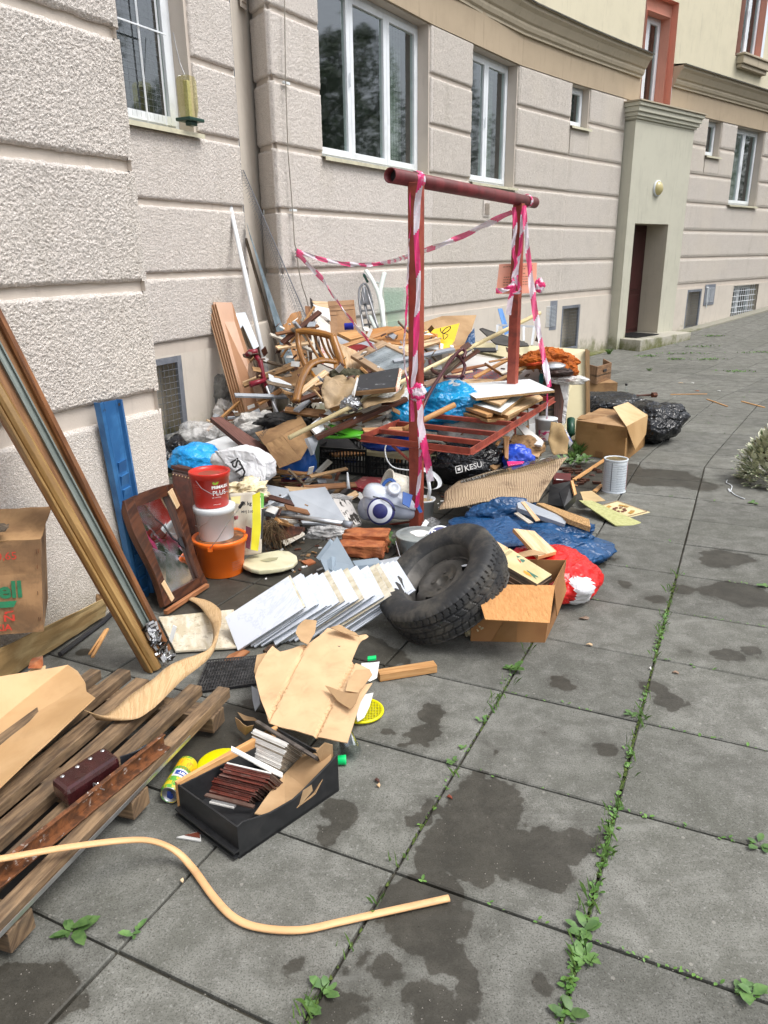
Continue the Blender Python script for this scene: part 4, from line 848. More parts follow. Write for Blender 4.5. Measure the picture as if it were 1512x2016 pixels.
# beige flexible moulding
pts=[(-40,1694,.22),(0,1691,.20),(120,1670,.165),(240,1655,.13),(300,1656,.09),(345,1675,.045),(380,1710,.015),(420,1765,.011),(460,1806,.011),(510,1826,.011),(590,1831,.011),(670,1815,.011),(760,1795,.011),(884,1768,.011)]
cp_=[P(*q) for q in pts]; c=[cr4(cp_,i/6) for i in range((len(cp_)-1)*6+1)]; m=MB(); m.tube(c,.0105,14,flat=.62,up=V((0,0,1)))
tag(obj('beige_edge_moulding',m,M('beige_plastic','#d8ab7b','#cd9f70',5,dirt=.4,dc=(.32,.2,.11),r=.5,b=.1,ds=14),smooth=True),'long wavy beige plastic edging strip lying across the foreground slabs','edging strip')
# drink can
ca,cb_=P(335,1563,.033),P(372,1502,.033); ax=(cb_-ca).normalized(); cl_=.158; ca=cb_-ax*cl_
can=thing('drink_can',ca,'crushed bright drink can with orange fruit print lying between pallet and black drawer','drink can')
m=MB(); m.lathe([(.025,.0),(.0265,-.002),(.028,.002),(.0325,.011),(.033,.02),(.033,.145),(.031,.152),(.026,cl_),(.0,cl_-.006)],ca,ax,36); obj('can_body',m,CANG,can,smooth=True)
m=MB(); m.lathe([(.0285,.0),(.027,-.003),(.0255,.0),(.0245,.005),(0,.005)],ca,ax,30); obj('can_top',m,STEEL,can,smooth=True)
e1=ax.cross(V((0,0,1))).normalized(); e2=V((0,0,1)); m=MB(); m.prism([ca+ax*.003+e1*a+e2*b for a,b in ((-.009,.002),(.009,.002),(.01,-.012),(0,-.018),(-.01,-.012))],ax*.001); obj('opening',m,INKBL,can); m=MB(); m.prism([ca+ax*.001+e1*a+e2*b for a,b in ((-.006,.013),(.006,.013),(.006,-.004),(-.006,-.004))],-ax*.001); obj('pull_tab',m,INKBL,can)
vC=(CAM-ca).normalized(); vC=(vC-ax*vC.dot(ax)).normalized(); wC=ax.cross(vC)
def canfn(base,rot=0): return lambda a,b: ca+ax*(base+b)+(vC*math.cos(-a/.033+rot)+wC*math.sin(-a/.033+rot))*.0336
def cband(z0,z1,t0,t1,mat,name='printed_band',lift=0):
    m=MB(); k=10; m.add([ca+ax*z+(vC*math.cos(t)+wC*math.sin(t))*(.0333+lift) for z in (z0,z1) for t in np.linspace(t0,t1,k+1)],[(i,i+1,k+2+i,k+1+i) for i in range(k)]); return obj(name,m,mat,can)
cband(.05,.085,-.9,1.3,PAP); cband(.058,.078,-.7,1.1,INKBL,lift=.0002); cband(.1,.14,-1.2,1.4,M('can_yellow',(.85,.5,.01),(.8,.42,.01),20,dirt=0,r=.3)); 
for t,zz,rr_ in ((-.25,.118,.017),(.35,.112,.015),(.9,.035,.011)):
    m=MB(); q=[(rr_*math.cos(k*.524),rr_*math.sin(k*.524)) for k in range(12)]; fn=canfn(zz,t); m.v=[fn(a,b) for a,b in q]; m.f=[tuple(range(12))]; m.mi=[0]; obj('printed_fruit',m,INKO,can)
def canword(s_,z0,sz,mat,rot,bold=0):   # word runs along the can axis? round it
    f=canfn(z0,rot); lettering(s_,sz,lambda a,b:f(-a,-b) if False else f(a,b),mat,can,bold,align='CENTER')
canword('BIRELL',.0635,.0135,INKW,.2,.0006); canword('POMERANČ',.089,.008,INKR,.1)
# small scrap with brown print
m=MB(); m.prism([P(347,1648,.006),P(396,1656,.006),P(394,1636,.006)],V((0,0,-.004))); sc_=obj('paper_scrap',m,PAP); tag(sc_,'small triangular brown and white printed scrap on the slab below the black drawer','paper scrap')
m=MB(); m.add([P(362,1644,.008),P(394,1650,.008),P(393,1637,.008)],[(0,1,2)]); obj('print',m,INKR if False else M('brown_print',(.16,.04,.02),r=.5),sc_)
# ---------------------------------------------------------------- black drawer with tiles
L0,F0,R0_=P(356,1604),P(472,1692),P(668,1557); K0=L0+R0_-F0; hD=W(471,1629,F0.y).z; hz=V((0,0,hD))
dr=thing('black_plastic_tray',F0,'broken black plastic drawer with one wooden side, holding stacks of tiles','plastic tray')
def wallp(a,b,th,name,mat,prof=None,par=dr):
    n=(b-a).cross(V((0,0,1))).normalized(); m=MB(); prof=prof or [(0,1),(1,1)]
    m.prism([a,b]+[a.lerp(b,t)+hz*h for t,h in prof[::-1]],n*th); return obj(name,m,mat,par,bev=.0015)
wallp(L0,F0,-.006,'front_wall',BLKP); wallp(F0,R0_,-.006,'side_wall',BLKP,[(0,1),(.05,1.05),(.3,.78),(.52,.72),(.62,.8),(.9,1.12),(1,1.25)]); wallp(R0_,K0,-.006,'back_wall',BLKP)
pw=wallp(K0,L0,.014,'wooden_side',PINE,[(0,1.05),(1,1.05)]); wallp(K0+(F0-L0).normalized()*.003,L0+(F0-L0).normalized()*.003,-.004,'inner_side',BLKP,[(0,.75),(1,.98)])
m=MB(); m.prism([L0+hz*.1,F0+hz*.1,R0_+hz*.1,K0+hz*.1],V((0,0,-.006))); obj('base',m,BLKP,dr)
m=MB(); nn=(F0-L0).cross(V((0,0,1))).normalized(); 
for z in (.012,.03): m.bar(L0+nn*.008+V((0,0,z)),F0+nn*.008+V((0,0,z)),.018,.006)
obj('runner',m,BLKP,dr); m=MB(); p=L0+(K0-L0).normalized()*.02+(F0-L0)*.16+hz*.8; m.lathe([(0,.003),(.005,.002),(.005,0)],L0.lerp(F0,.05)+hz*.78-nn*.008,-nn,12); obj('screw',m,STEEL,dr)
m=patch([P(500,1600,.05),P(560,1520,.05),P(610,1470,.08),P(655,1475,.12),P(650,1510,.10),P(620,1560,.06),P(560,1605,.04),P(545,1608,.05)],.012,.02,seed=8); tag(obj('torn_corrugated_lining',m,CARD,solid=.003),'torn corrugated cardboard crumpled in the black drawer under the tiles','cardboard scrap')
for pg,sd,nm in (([(622,1478,.16),(640,1462,.17),(656,1468,.15),(658,1490,.11),(645,1512,.07),(630,1500,.10)],4,'curled corrugated scrap at the back corner of the black drawer'),([(575,1575,.05),(590,1560,.08),(613,1545,.11),(615,1556,.09),(590,1585,.05),(560,1600,.03)],6,'folded corrugated scrap at the right wall of the black drawer'),([(462,1413,.05),(490,1428,.08),(502,1426,.09),(498,1436,.06),(485,1447,.02),(470,1435,.02)],2,'curved brown card scrap behind the black drawer'),([(468,1400,.02),(500,1415,.02),(507,1423,.03),(480,1420,.03)],3,'thin grey card scrap behind the black drawer')):
    m=patch([P(*q) for q in pg],.014,.015,seed=sd); tag(obj('card_scrap',m,CARD,solid=.002),nm,'cardboard scrap')
# tile stacks
ORD=['front or topmost','second','third','fourth','fifth','sixth','seventh','eighth','ninth','tenth','eleventh','twelfth','thirteenth','fourteenth','fifteenth','sixteenth','seventeenth','eighteenth','nineteenth','twentieth','twenty-first','lowest']
ORD[0]='first'
TW=M('glazed_white_edge',(.88,.87,.84),(.8,.78,.74),30,dirt=.15,dc=(.4,.33,.25),r=.3,var=.1); TB=M('tile_body_beige',(.36,.31,.24),(.26,.22,.17),40,dirt=.3,r=.9,var=.15)
TR=M('glazed_maroon',(.16,.035,.022),(.09,.02,.014),20,dirt=.3,dc=(.45,.35,.3),r=.25,var=.2,b=.05); TRB=M('tile_body_maroon',(.07,.035,.025),(.10,.06,.045),30,dirt=.3,r=.9)
def tilestack(name,label,cat,cpx,d0,e1px,e2px,n,axpx,mats,jit,seed,group,axd=-.01,th=.006):
    """corner c, edges e1 (left) and e2 (right) at right angles, stacked downwards to axpx"""
    rr=random.Random(seed); c=W(*cpx,d0)
    def perp(d):
        return (W(*e1px,d0+d)-c),(W(*e2px,d0+d*1.05)-c)
    lo,hi=0.0,.3
    for _ in range(40):
        md=(lo+hi)/2; a,b=perp(md)
        if a.dot(b)<0: lo=md
        else: hi=md
    e1,e2=perp(lo); nrm=e1.cross(e2).normalized(); cam=(CAM-c)
    if nrm.z<0: nrm=-nrm
    b=W(*axpx,d0+axd); step=(b-c)/(n-1); f=-nrm*(nrm.dot(-step)); t=max(.003,abs(step.dot(nrm))*.93)
    for k in range(n):
        j=step*k+e1*rr.uniform(-jit,jit)+e2*rr.uniform(-jit,jit)*.6; q=c+j; m=MB(); s1,s2=1+rr.uniform(-.02,.02),1
        m.edge=0; m.prism([q,q+e2*s2,q+e2*s2+e1*s1,q+e1*s1],-nrm*t); m.mi=[0,1,1,1,1,0]; 
        fe=[i for i,fc in enumerate(m.f)]; 
        # the face holding edge e1 at the corner shows glaze, the rest raw body
        m.mi=[0,0]+[1]*4
        for i in range(2,6):
            ct=sum((m.v[v] for v in m.f[i]),V())/4
            if (ct-(q+e1/2-nrm*t/2)).length<.004: m.mi[i]=0
        o=obj(name,m,mats if rr.random()>.12 else [mats[1] if len(mats)<3 else mats[2],mats[1]],None,bev=.0006); tag(o,label%ORD[k],cat,group)
tilestack('white_tile','%s from the top of the packed white tiles at the back of the black drawer','tile',(567,1462),1.99,(500,1433),(626,1500),21,(548,1524),[TW,TB],.03,1,'white tiles in the black drawer')
tilestack('maroon_tile','%s from the top of the slanting stack of maroon tiles in the black drawer','tile',(539,1521),1.875,(449,1500),(568,1547),19,(488,1583),[TR,TRB,TW],.06,2,'maroon tiles in the black drawer')
m=MB(); a=W(455,1477,1.93);b=W(556,1530,1.90); m.prism([a,b,b+V((.0,.008,.010)),a+V((0,.008,.010))],V((0,0,-.005))); tag(obj('loose_white_tile',m,TW),'loose white tile lying slanted between the white and the maroon stacks','tile')
for k,(A1,B1) in enumerate((((402,1566),(498,1590)),((412,1579),(460,1590)))):
    a,b=W(*A1,1.83),W(*B1,1.83); m=MB(); m.prism([a,b,b+V((.005,.012,.0)),a+V((0.005,.012,.0))],V((0,0,-.005))); tag(obj('loose_maroon_tile' if k==0 else 'loose_white_edge_tile',m,TRB if k==0 else TW),['slipped maroon tile at the front foot of the maroon stack','slipped white edged tile lowest in the black drawer'][k],'tile')
for k in range(9):
    z=.075-.0075*k; a=P(505+k*2,1420+k*1.5,.16-.006*k); b=P(622+k*1,1492+k*.6,.14-.006*k) ; m=MB(); m.bar(a,b,.012,.006); tag(obj('dark_tile',m,M('dark_grimy_tile','#5b534d','#3d3733',30,dirt=.4,r=.8)),'%s dark grimy tile from the top, behind the white tiles'%ORD[k],'tile','dark tiles behind the white stack')
# yellow plastic discs
def strainer(c,r,label,tilt=V((0,0,1)),holes=True):
    t=thing('yellow_lattice_lid',c,label,'plastic lid'); x=V(tilt).normalized().orthogonal(); x=V((1,0,0)); y=V(tilt).cross(x).normalized(); x=y.cross(V(tilt)).normalized()
    m=MB(); m.lathe([(r-.012,.002),(r-.010,.007),(r-.002,.007),(r,.0),(r-.012,.0),(r-.012,.002)],c,tilt,44); obj('rim',m,YEL,t,smooth=True)
    m=MB()
    for i in range(-7,8):
        o=i*r/8; h=math.sqrt(max(0,(r-.01)**2-o*o)); m.bar(c+x*o-y*h+V((0,0,.003)),c+x*o+y*h+V((0,0,.003)),.0028,.003); m.bar(c+y*o-x*h+V((0,0,.0045)),c+y*o+x*h+V((0,0,.0045)),.0028,.003)
    obj('lattice',m,YEL,t)
strainer(P(712,1400,.012),.083,'round yellow plastic lattice lid half under the torn cardboard')
m=MB(); m.lathe([(0,.004),(.075,.004),(.08,0)],P(437,1502,.01),V((0,0,1)),36); tag(obj('yellow_disc',m,YEL,smooth=True),'yellow plastic disc edge peeping out behind the wooden drawer side','disc')
# torn cardboard sheet
out=[(517,1295),(527,1278),(536,1268),(551,1279),(575,1274),(598,1269),(607,1268),(622,1255),(645,1234),(662,1237),(690,1245),(707,1252),(725,1250),(718,1257),(710,1262),(705,1269),(692,1298),(710,1305),(727,1314),(731,1324),(726,1332),(715,1348),(733,1343),(722,1362),(710,1382),(697,1420),(684,1460),(655,1457),(623,1450),(567,1435),(531,1422),(513,1375),(502,1332),(508,1312)]
def zc(px,py): return .10+.10*max(0,min(1,(1460-py)/200))
tc=thing('torn_cardboard_sheet',P(600,1400,.1),'big flattened light brown cardboard sheet with torn edges lying over the tiles','cardboard sheet')
fold=lambda p: -.010*math.exp(-(((p-P(560,1345,.15)).dot((P(600,1300,.15)-P(530,1420,.15)).cross(V((0,0,1))).normalized()))/.006)**2)
l1=(P(612,1262,.18),P(533,1418,.11)); l2=(P(700,1300,.17),P(625,1448,.10))
def dfold(p):
    h=0
    for a,b in (l1,l2):
        nn=(b-a).cross(V((0,0,1))).normalized(); d=(p-a).dot(nn); h-=.011*math.exp(-(d/.004)**2); h+=.02*max(0,d if a is l2[0] else -d)*(-.9)
    return h
m=patch([P(x,y,zc(x,y)) for x,y in out],.010,.014,dfold,seed=11); obj('sheet',m,M('worn_cardboard','#d3b28a','#c6a37c',3,dirt=.22,dc=(.28,.17,.1),r=.88,b=.15,bs=150,ds=14,var=0),tc,solid=.004)
for q,sd in (([(700,1318),(727,1314),(733,1326),(716,1350),(705,1362),(680,1360),(686,1340)],2),([(640,1350),(680,1362),(705,1364),(712,1352),(700,1385),(690,1395),(665,1380)],3),([(650,1237),(668,1232),(700,1246),(707,1254),(680,1250)],5),([(586,1233),(600,1222),(624,1226),(620,1246),(606,1268),(592,1262),(582,1245)],7)):
    m=patch([P(x,y,zc(x,y)+.018) for x,y in q],.012,.012,seed=sd); obj('torn_layer',m,CARD,tc,solid=.002)
m=MB(); m.prism([P(662,1268,.196),P(668,1264,.196),P(674,1266,.196),P(673,1271,.196),P(668,1273,.196),P(661,1270,.196)],V((0,0,-.002))); obj('hole',m,M('painted_hole_shade','#55524e'),tc)  # no opening: dark flat patch with the hole's shade as its colour
for q,sd,nm,mt_ in (([(506,1290,.14),(524,1284,.15),(520,1310,.13),(514,1345,.11),(505,1345,.11),(500,1320,.12)],4,'corrugated torn edge curling at the left side of the big cardboard',CARD),([(497,1352,.05),(510,1360,.06),(512,1385,.05),(502,1400,.04),(498,1380,.04)],5,'silver grey torn scrap hanging at the left of the big cardboard',GRB),([(712,1305,.13),(748,1302,.10),(742,1335,.08),(728,1342,.08),(710,1332,.12)],9,'greyish plastic wrapped board showing at the right of the big cardboard',PAP),([(700,1370,.09),(735,1364,.06),(728,1392,.05),(718,1412,.04),(705,1420,.05)],10,'pale layered card under the right edge of the big cardboard',PAP)):
    m=patch([P(*p_) for p_ in q],.01,.015,seed=sd); tag(obj('card_piece',m,mt_,solid=.003),nm,'cardboard scrap')
# plastic cups, bright green cap pieces, wood offcut
cups=thing('plastic_cups',P(685,1480,.03),'stack of clear plastic cups lying under the cardboard edge','cups')
ca0,ca1=P(680,1447,.05),P(694,1490,.035); ax2=(ca1-ca0).normalized()
for k in range(5): m=MB(); m.lathe([(.024,0),(.033,.075),(.036,.076),(.036,.079)],ca0+ax2*(.008*k-.02),ax2,26); obj('cup',m,CLR,cups,smooth=True)
gg=thing('ribbed_bottle',P(672,1495,.02),'bright green ribbed plastic cap piece beside the clear cups','cap'); g0,g1=P(660,1497,.017),P(690,1495,.017); m=MB(); dg=(g1-g0).normalized(); m.lathe([(.011,0),(.012,.005),(.016,.012),(.0155,.018),(.0165,.02),(.0155,.026),(.0165,.03),(.016,.036),(.0,.036)],g0,dg,20); obj('ribbed_body',m,BRGR,gg,smooth=True)
m=MB(); m.box(P(732,1296,.05),V((.018,.004,0)),V((0,.012,0)),V((0,0,.006))); tag(obj('green_plastic_block',m,BRGR,bev=.003),'bright green plastic block behind the big cardboard','plastic block')
a,b=P(745,1330,.02),P(857,1312,.02); m=MB(); m.bar(a,b,.045,.032); tag(obj('short_wood_batten',m,PINE,bev=.0015),'short sawn wooden batten lying on the slab near the tyre','batten')
m=MB(); 
m.tube([P(520,1283,.02),P(533,1276,.02),P(540,1270,.02)],[.008,.015,.006],10); tag(obj('pine_cone',m,M('pine_cone_brown','#5b4534','#3b2a1f',60,r=.9,b=1)),'small brown pine cone beside the torn cardboard','pine cone')
# perforated black mat
mt2=thing('perforated_mat',P(450,1330),'dark perforated metal mat lying flat between veneer strip and cardboard','mat'); q=[P(385,1362,.012),P(505,1345,.012),P(520,1290,.012),P(410,1300,.012)]
PM=M('dark_scuffed_metal','#4b4b4c','#2b2b2c',40,dirt=.3,dc=(.3,.3,.29),r=.55,metal=.3,ds=20)
m=MB()
for i in range(22):
    a,b=q[0].lerp(q[1],i/21),q[3].lerp(q[2],i/21); m.bar(a,b,.0065 if i%1==0 else .012,.003)
for j in range(10):
    a,b=q[0].lerp(q[3],j/9),q[1].lerp(q[2],j/9); m.bar(a+V((0,0,.001)),b+V((0,0,.001)),.005,.003)
obj('grid',m,PM,mt2); m=MB(); m.prism([p-V((0,0,.008)) for p in q],V((0,0,-.002))); obj('backing',m,INKB,mt2)
# peeling white board
q=[P(312,1214,.02),P(460,1199,.02),P(478,1272,.02),P(345,1281,.02)]; m=MB(); m.prism(q,V((0,0,-.012)))
PEEL=M('old_tile_adhesive','#ddd5c3','#c4b89d',9,(1,3,1),dirt=.55,dc=(.30,.24,.17),r=.9,b=1,bs=30,ds=35,dlo=.56,dhi=.62,bd=.005,var=.05); tag(obj('tile_back_board',m,PEEL,bev=.003),'upturned marble tile showing its ridged adhesive back, left of the leaning tiles','tile')
m=MB(); m.bar(P(326,1206,.02),P(408,1152,.02),.022,.018); tag(obj('splintered_batten',m,M('reddish_wood','#a6714c','#83512f',6,(1,12,1),r=.7,dirt=.3)),'splintered reddish batten lying at the foot of the broken mirror','batten')
for (a,b,w,nm) in (((182,1293),(212,1238),.012,'thin wood splinter on the slab behind the pallet'),((176,1288),(208,1240),.008,'narrow darker splinter beside the thin wood splinter'),((1460,790),(1505,802),.02,'thin stick on the far slabs near the right edge'),((1392,786),(1432,800),.02,'second thin stick on the far slabs near the black bag'),((1320,777),(1392,776),.012,'long pale twig lying flat behind the black bag')):
    m=MB(); m.bar(P(*a,.006)+V((0,0,gz(P(*a)))),P(*b,.006)+V((0,0,gz(P(*b)))),w,.008); tag(obj('wood_splinter',m,PINE),nm,'splinter')
m=MB(); m.add([P(450,1290,.005),P(478,1278,.005),P(492,1283,.006),P(470,1300,.005),P(440,1302,.004)],[(0,1,2,3,4)]); tag(obj('reddish_wood_chip',m,M('reddish_wood','#a6714c'),solid=.004),'flat reddish wood chip in front of the leaning marble tiles','wood chip')
# ---------------------------------------------------------------- marble tiles, leaning like dominoes
MAR=None
def marble():
    n=N('pale_blue_marble'); v=n.coords('UV',(1,1,1)); a=n.noise(v,3.2,6,.6,1.8); k=n.math('ABSOLUTE',n.math('SUBTRACT',a,.5)); g=n.noise(v,2,3)
    col=n.mix(n.ramp(k,.0,.022,.5,0),(.70,.74,.81),(.52,.57,.66)); col=n.mix(n.ramp(g,.4,.7,0,.3),col,(.72,.75,.80)); n.bsdf(col,.16,0,a,.02,.001,.5); return n.m
MAR=marble(); ADH=PEEL; TEDG=M('tile_edge_greyblue','#b9c1c9','#9fa9b1',20,dirt=.4,dc=(.35,.33,.28),r=.7)
D0=P(468,1283,.005); C0=W(597,1200,2.90); B0=W(567,1137,3.045)
sv=B0-C0; lv=D0-C0; sv=sv-lv*(sv.dot(lv)/lv.dot(lv)); nT=sv.cross(lv).normalized(); nT=nT if nT.dot(CAM-C0)>0 else -nT
nt_=21; stp=(P(697,1243,.005)-D0)/(nt_-1)
rr=random.Random(5)
for k in range(nt_):
    c=C0+stp*k+sv*rr.uniform(-.04,.06)*(k>0)+lv*rr.uniform(-.03,.05)*(k>0); L=lv; Sv=sv
    if k>0: 
        an=rr.uniform(-.035,.035); Sv=Matrix.Rotation(an,3,nT)@sv; L=Matrix.Rotation(an,3,nT)@lv
    if k in (3,6): Sv=Sv*.96
    t=min(.009,abs(stp.dot(nT))*.92); face=MAR if k not in (1,7,11,15,16) else ADH; m=MB(); m.edge=1
    m.prism([c,c+Sv,c+Sv+L,c+L],-nT*t); zmin=min(p.z for p in m.v); 
    if zmin<.004:
        for i,p in enumerate(m.v): m.v[i]=p+V((0,0,.004-zmin))
    o=obj('marble_tile',m,[face,TEDG],bev=.0012)
    lab='%s marble tile from the left in the row leaning beside the tyre'%ORD[k] if k else 'front pale marble tile, fully visible, leftmost of the leaning row'
    tag(o,lab,'tile',None if k==0 else 'marble tiles leaning in a row')
for (q,dd,nm) in (([(455,1240),(470,1283),(500,1290),(640,1200),(620,1195)],3,'x'),): pass
# torn wedge of white laminate standing at the tyre
board('broken_laminate_board','broken white laminate board wedged between marble tiles and tyre','board',[(742,1200,3.25),(795,1152,3.3),(835,1115,3.4),(845,1083,3.5),(842,1078,3.52),(790,1105,3.4),(735,1128,3.3)],.012,WHT,CHIP)
board('large_grey_panel','large pale grey panel lying behind the leaning tiles and the tyre','panel',[(690,1122,3.75),(745,1104,3.85),(870,1077,4.0),(975,1072,3.95),(930,1110,3.6),(800,1150,3.5),(740,1165,3.45)],.012,GRB)
for q,nm in (([(622,1098,3.75),(650,1060,3.85),(666,1075,3.8),(655,1125,3.6)],'back one of the two upright grey metal plates'),([(630,1100,3.7),(664,1056,3.8),(697,1113,3.68),(690,1130,3.62),(648,1142,3.55)],'front upright blue grey metal plate behind the marble tiles')): board('grey_metal_plate',nm,'metal plate',q,.02,M('blue_grey_painted_metal','#8b99a5','#7f8e9b',4,dirt=.12,r=.5,b=.05))
m=MB(); m.box(P(722,1110,.03),V((.07,.02,0)),V((-.01,.04,0)),V((0,0,.012))); tag(obj('grey_box_profile',m,M('blue_grey_painted_metal','x'),bev=.002),'low grey metal profile lying behind the leaning tiles','metal profile')
# ================================================================ the carpet-beating frame
def B(*a,**k): return board(*a,**k)
FX,FY=.2,4.47; pf=V((.205,4.47,0)); pr_=V((1.02,5.84,0)); fd_=(pr_-pf).normalized(); fs=V((fd_.y,-fd_.x,0))
fr_=thing('carpet_beating_frame',pf,'rust red steel carpet beating frame with a round top bar and a welded slatted shelf','carpet frame')
def post(b,name='post'):
    m=MB(); m.prism([b+fd_*.035+fs*.035,b-fd_*.035+fs*.035,b-fd_*.035-fs*.035,b+fd_*.035-fs*.035],V((0,0,2.02))); obj(name,m,REDP,fr_,bev=.004)
post(pf); post(pr_)
e0,e1=W(768,345,4.27),W(1048,399,5.95); e0=P(768,345,2.045); e1=P(1052,399,2.045); ax=(e1-e0).normalized(); L=(e1-e0).length
m=MB(); m.lathe([(.034,.15),(.034,0),(.040,0),(.040,L),(.034,L),(.034,L-.05),(0,L-.05)],e0,ax,32); obj('top_bar',m,M('oxide_red_pipe','#7d3438','#5f2a2b',7,(1,3,1),dirt=.35,dc=(.09,.03,.02),r=.5,b=.15,var=0),fr_,smooth=True); m=MB(); m.lathe([(0,.06),(.034,.06)],e0,ax,20); obj('bar_inside',m,INKB,fr_)
FL=P(711,862,.56); FR=P(926,889,.56); RR=P(1091,786,.56); RL=FL+(RR-FR)
def abar(a,b,w=.035,h=.04,name='shelf_bar'): m=MB(); m.bar(a,b,w,h); obj(name,m,REDP,fr_,bev=.002)
def lap(u,v): return FL.lerp(FR,u).lerp(RL.lerp(RR,u),v)
abar(FL,FR,.006); abar(FL-V((0,0,.018)),FR-V((0,0,.018)),.035,.005); abar(FR,RR,.006); abar(FR-V((0,0,.018)),RR-V((0,0,.018)),.035,.005); abar(FL,RL,.006); abar(RL,RR,.006)
for v_ in (.12,.26,.44,.62,.80): abar(lap(.02,v_),lap(.98,v_),.03,.03)
for a,b in ((lap(.30,0),pf+V((0,0,.40))),(lap(.68,0),pf+V((0,0,.42)))): abar(a-V((0,0,.02)),b,.022,.014,'brace')
abar(pf+V((0,0,.05)),pf-fs*.28+V((0,0,-.03)),.03,.01,'foot_strut')
# barrier tape
def tape(pts,w,name,label,seg=.085,ph=0,up=V((0,0,1)),twist=0,group='red and white barrier tape',n=10,jit=.0):
    n=n*2; c=[cr4([V(p) for p in pts],i/n) for i in range((len(pts)-1)*n+1)]; m=MB(); sl_=0; k=5
    for i,p in enumerate(c):
        d=(c[min(i+1,len(c)-1)]-c[max(i-1,0)]).normalized(); s1=d.cross(V(up)); s1=s1.normalized() if s1.length>.05 else d.orthogonal().normalized(); u=s1.cross(d).normalized()
        an=twist*i/len(c)+.6*mnoise.noise(p*3+V((ph,0,0)))
        sd=(u*math.cos(an)+s1*math.sin(an)); nn=d.cross(sd); ww=w*.82*(1+.5*mnoise.noise(p*7))
        for j in range(k): t=j/(k-1)-.5; m.v.append(p+sd*ww*t+nn*(.006*math.sin(t*7+i*.35)+jit*mnoise.noise(p*25+V((j,0,0)))))
    s_=ph
    for i in range(len(c)-1):
        s_+=(c[i+1]-c[i]).length
        for j in range(k-1):
            m.f.append((i*k+j,i*k+j+1,(i+1)*k+j+1,(i+1)*k+j)); m.mi.append(int((s_+j*.012)/seg)%2)
    return tag(obj(name,m,[PNK,TWH],smooth=True),label,'barrier tape',group)
k0=WW3(584,494,.06)
T3=V((1.0,5.80,1.99))
tape([k0,WW3(640,512,.10),WW3(700,521,.16),WW3(760,517,.2),W(840,492,6.2),W(910,465,6.0),W(960,440,5.9),W(1008,417,5.84)],.05,'barrier_tape','tape strung from the wall clamp across to the top of the rear post',.17,.05,twist=.6)
tape([k0-V((0,0,.02)),W(630,545,7.0),W(665,595,6.5),W(695,635,6.1),W(722,668,5.9),W(742,690,5.8)],.05,'barrier_tape','tape running from the wall clamp down onto the washboard',.16,.0,twist=.5)
d_=4.36
tape([W(827,342,4.36),W(829,352,4.33),W(822,400,d_),W(820,470,d_),W(824,560,d_),W(820,640,d_),W(817,720,d_),W(812,770,4.38),W(812,830,4.36)],.035,'barrier_tape','tape hanging down the front face of the front post',.22,.1,up=V((1,0,0)))
tape([W(812,372,4.46),W(806,480,4.46),W(802,560,4.44),W(800,620,4.42),W(795,690,4.42),W(800,740,4.44),W(806,775,4.42)],.045,'barrier_tape','tape hanging beside the left edge of the front post',.26,.0,up=V((.3,1,0)))
tape([W(818,765,4.37),W(826,790,4.33),W(828,830,4.33),W(834,870,4.32),W(842,910,4.32),W(848,948,4.32)],.05,'barrier_tape','loose tape end hanging right of the front post below the knot',.19,.05,up=V((1,.2,0)))
tape([W(826,840,4.36),W(828,900,4.36),W(824,960,4.37),W(820,1000,4.38)],.03,'barrier_tape','narrow tape end hanging low beside the front post',.12,.05,up=V((1,.2,0)))
def knot(c,r,label,sd):
    t=blob(c,r,sd,4,.2,.5); t.mi=[int(mnoise.noise(v*18)>.0) if False else 0 for v in t.f]; 
    for i,f in enumerate(t.f): t.mi[i]=1 if mnoise.noise(t.v[f[0]]*16)>-.05 else 0
    tag(obj('tape_knot',t,[PNK,TWH],smooth=True),label,'tape knot')
knot(W(823,774,4.36),(.045,.035,.055),'crumpled knot of pink and white tape halfway down the front post',3)
kn=MB(); kn.lathe([(.046,-.025),(.050,-.01),(.047,.005),(.051,.02),(.046,.03)],e0.lerp(e1,.135),ax,20); kn.mi=[(i//6)%2 for i in range(len(kn.f))]; tag(obj('tape_wrap',kn,[PNK,TWH],smooth=True),'tape wound round the top bar at the front post','tape wrap')
kn=MB(); kn.lathe([(.046,-.02),(.050,-.01),(.047,.005),(.046,.02)],e0.lerp(e1,.925),ax,20); kn.mi=[(i//5)%2 for i in range(len(kn.f))]; tag(obj('tape_wrap',kn,[PNK,TWH],smooth=True),'tape wound round the top bar at the rear post','tape wrap')
tape([W(1012,408,5.8),W(1014,450,5.78),W(1010,490,5.77),W(1016,520,5.76),W(1012,548,5.76)],.04,'barrier_tape','tape hanging left on the rear post down to the notice',.15,.0,up=V((1,0,0)))
tape([W(1032,405,5.8),W(1028,440,5.78),W(1024,490,5.77),W(1016,530,5.76),W(1012,560,5.74),W(1004,595,5.72),W(1001,620,5.72)],.045,'barrier_tape','tape twisting over the rear post and ending under the notice',.15,.08,up=V((1,0,0)))
tape([W(1031,405,5.8),W(1036,460,5.74),W(1042,520,5.7),W(1050,590,5.6),W(1060,650,5.5),W(1070,700,5.4),W(1082,762,5.25)],.045,'barrier_tape','long tape slanting from the top bar down to the shelf corner',.17,.0,up=V((1,0,0)),twist=.5)
tape([W(1078,775,5.3),W(1077,800,5.3),W(1076,825,5.3)],.018,'barrier_tape','thin tape end hanging under the shelf corner',.1,.0,up=V((1,0,0)))
tape([W(976,572,5.7),W(990,572,5.68),W(1004,565,5.68),W(1013,552,5.72)],.045,'barrier_tape','short tape tail sticking out left over the notice',.05,.0)
tape([W(1011,545,5.74),W(1020,560,5.72),W(1022,575,5.72),W(1008,575,5.72)],.03,'barrier_tape','tape loop knotted on the rear post below the notice',.05,.03)
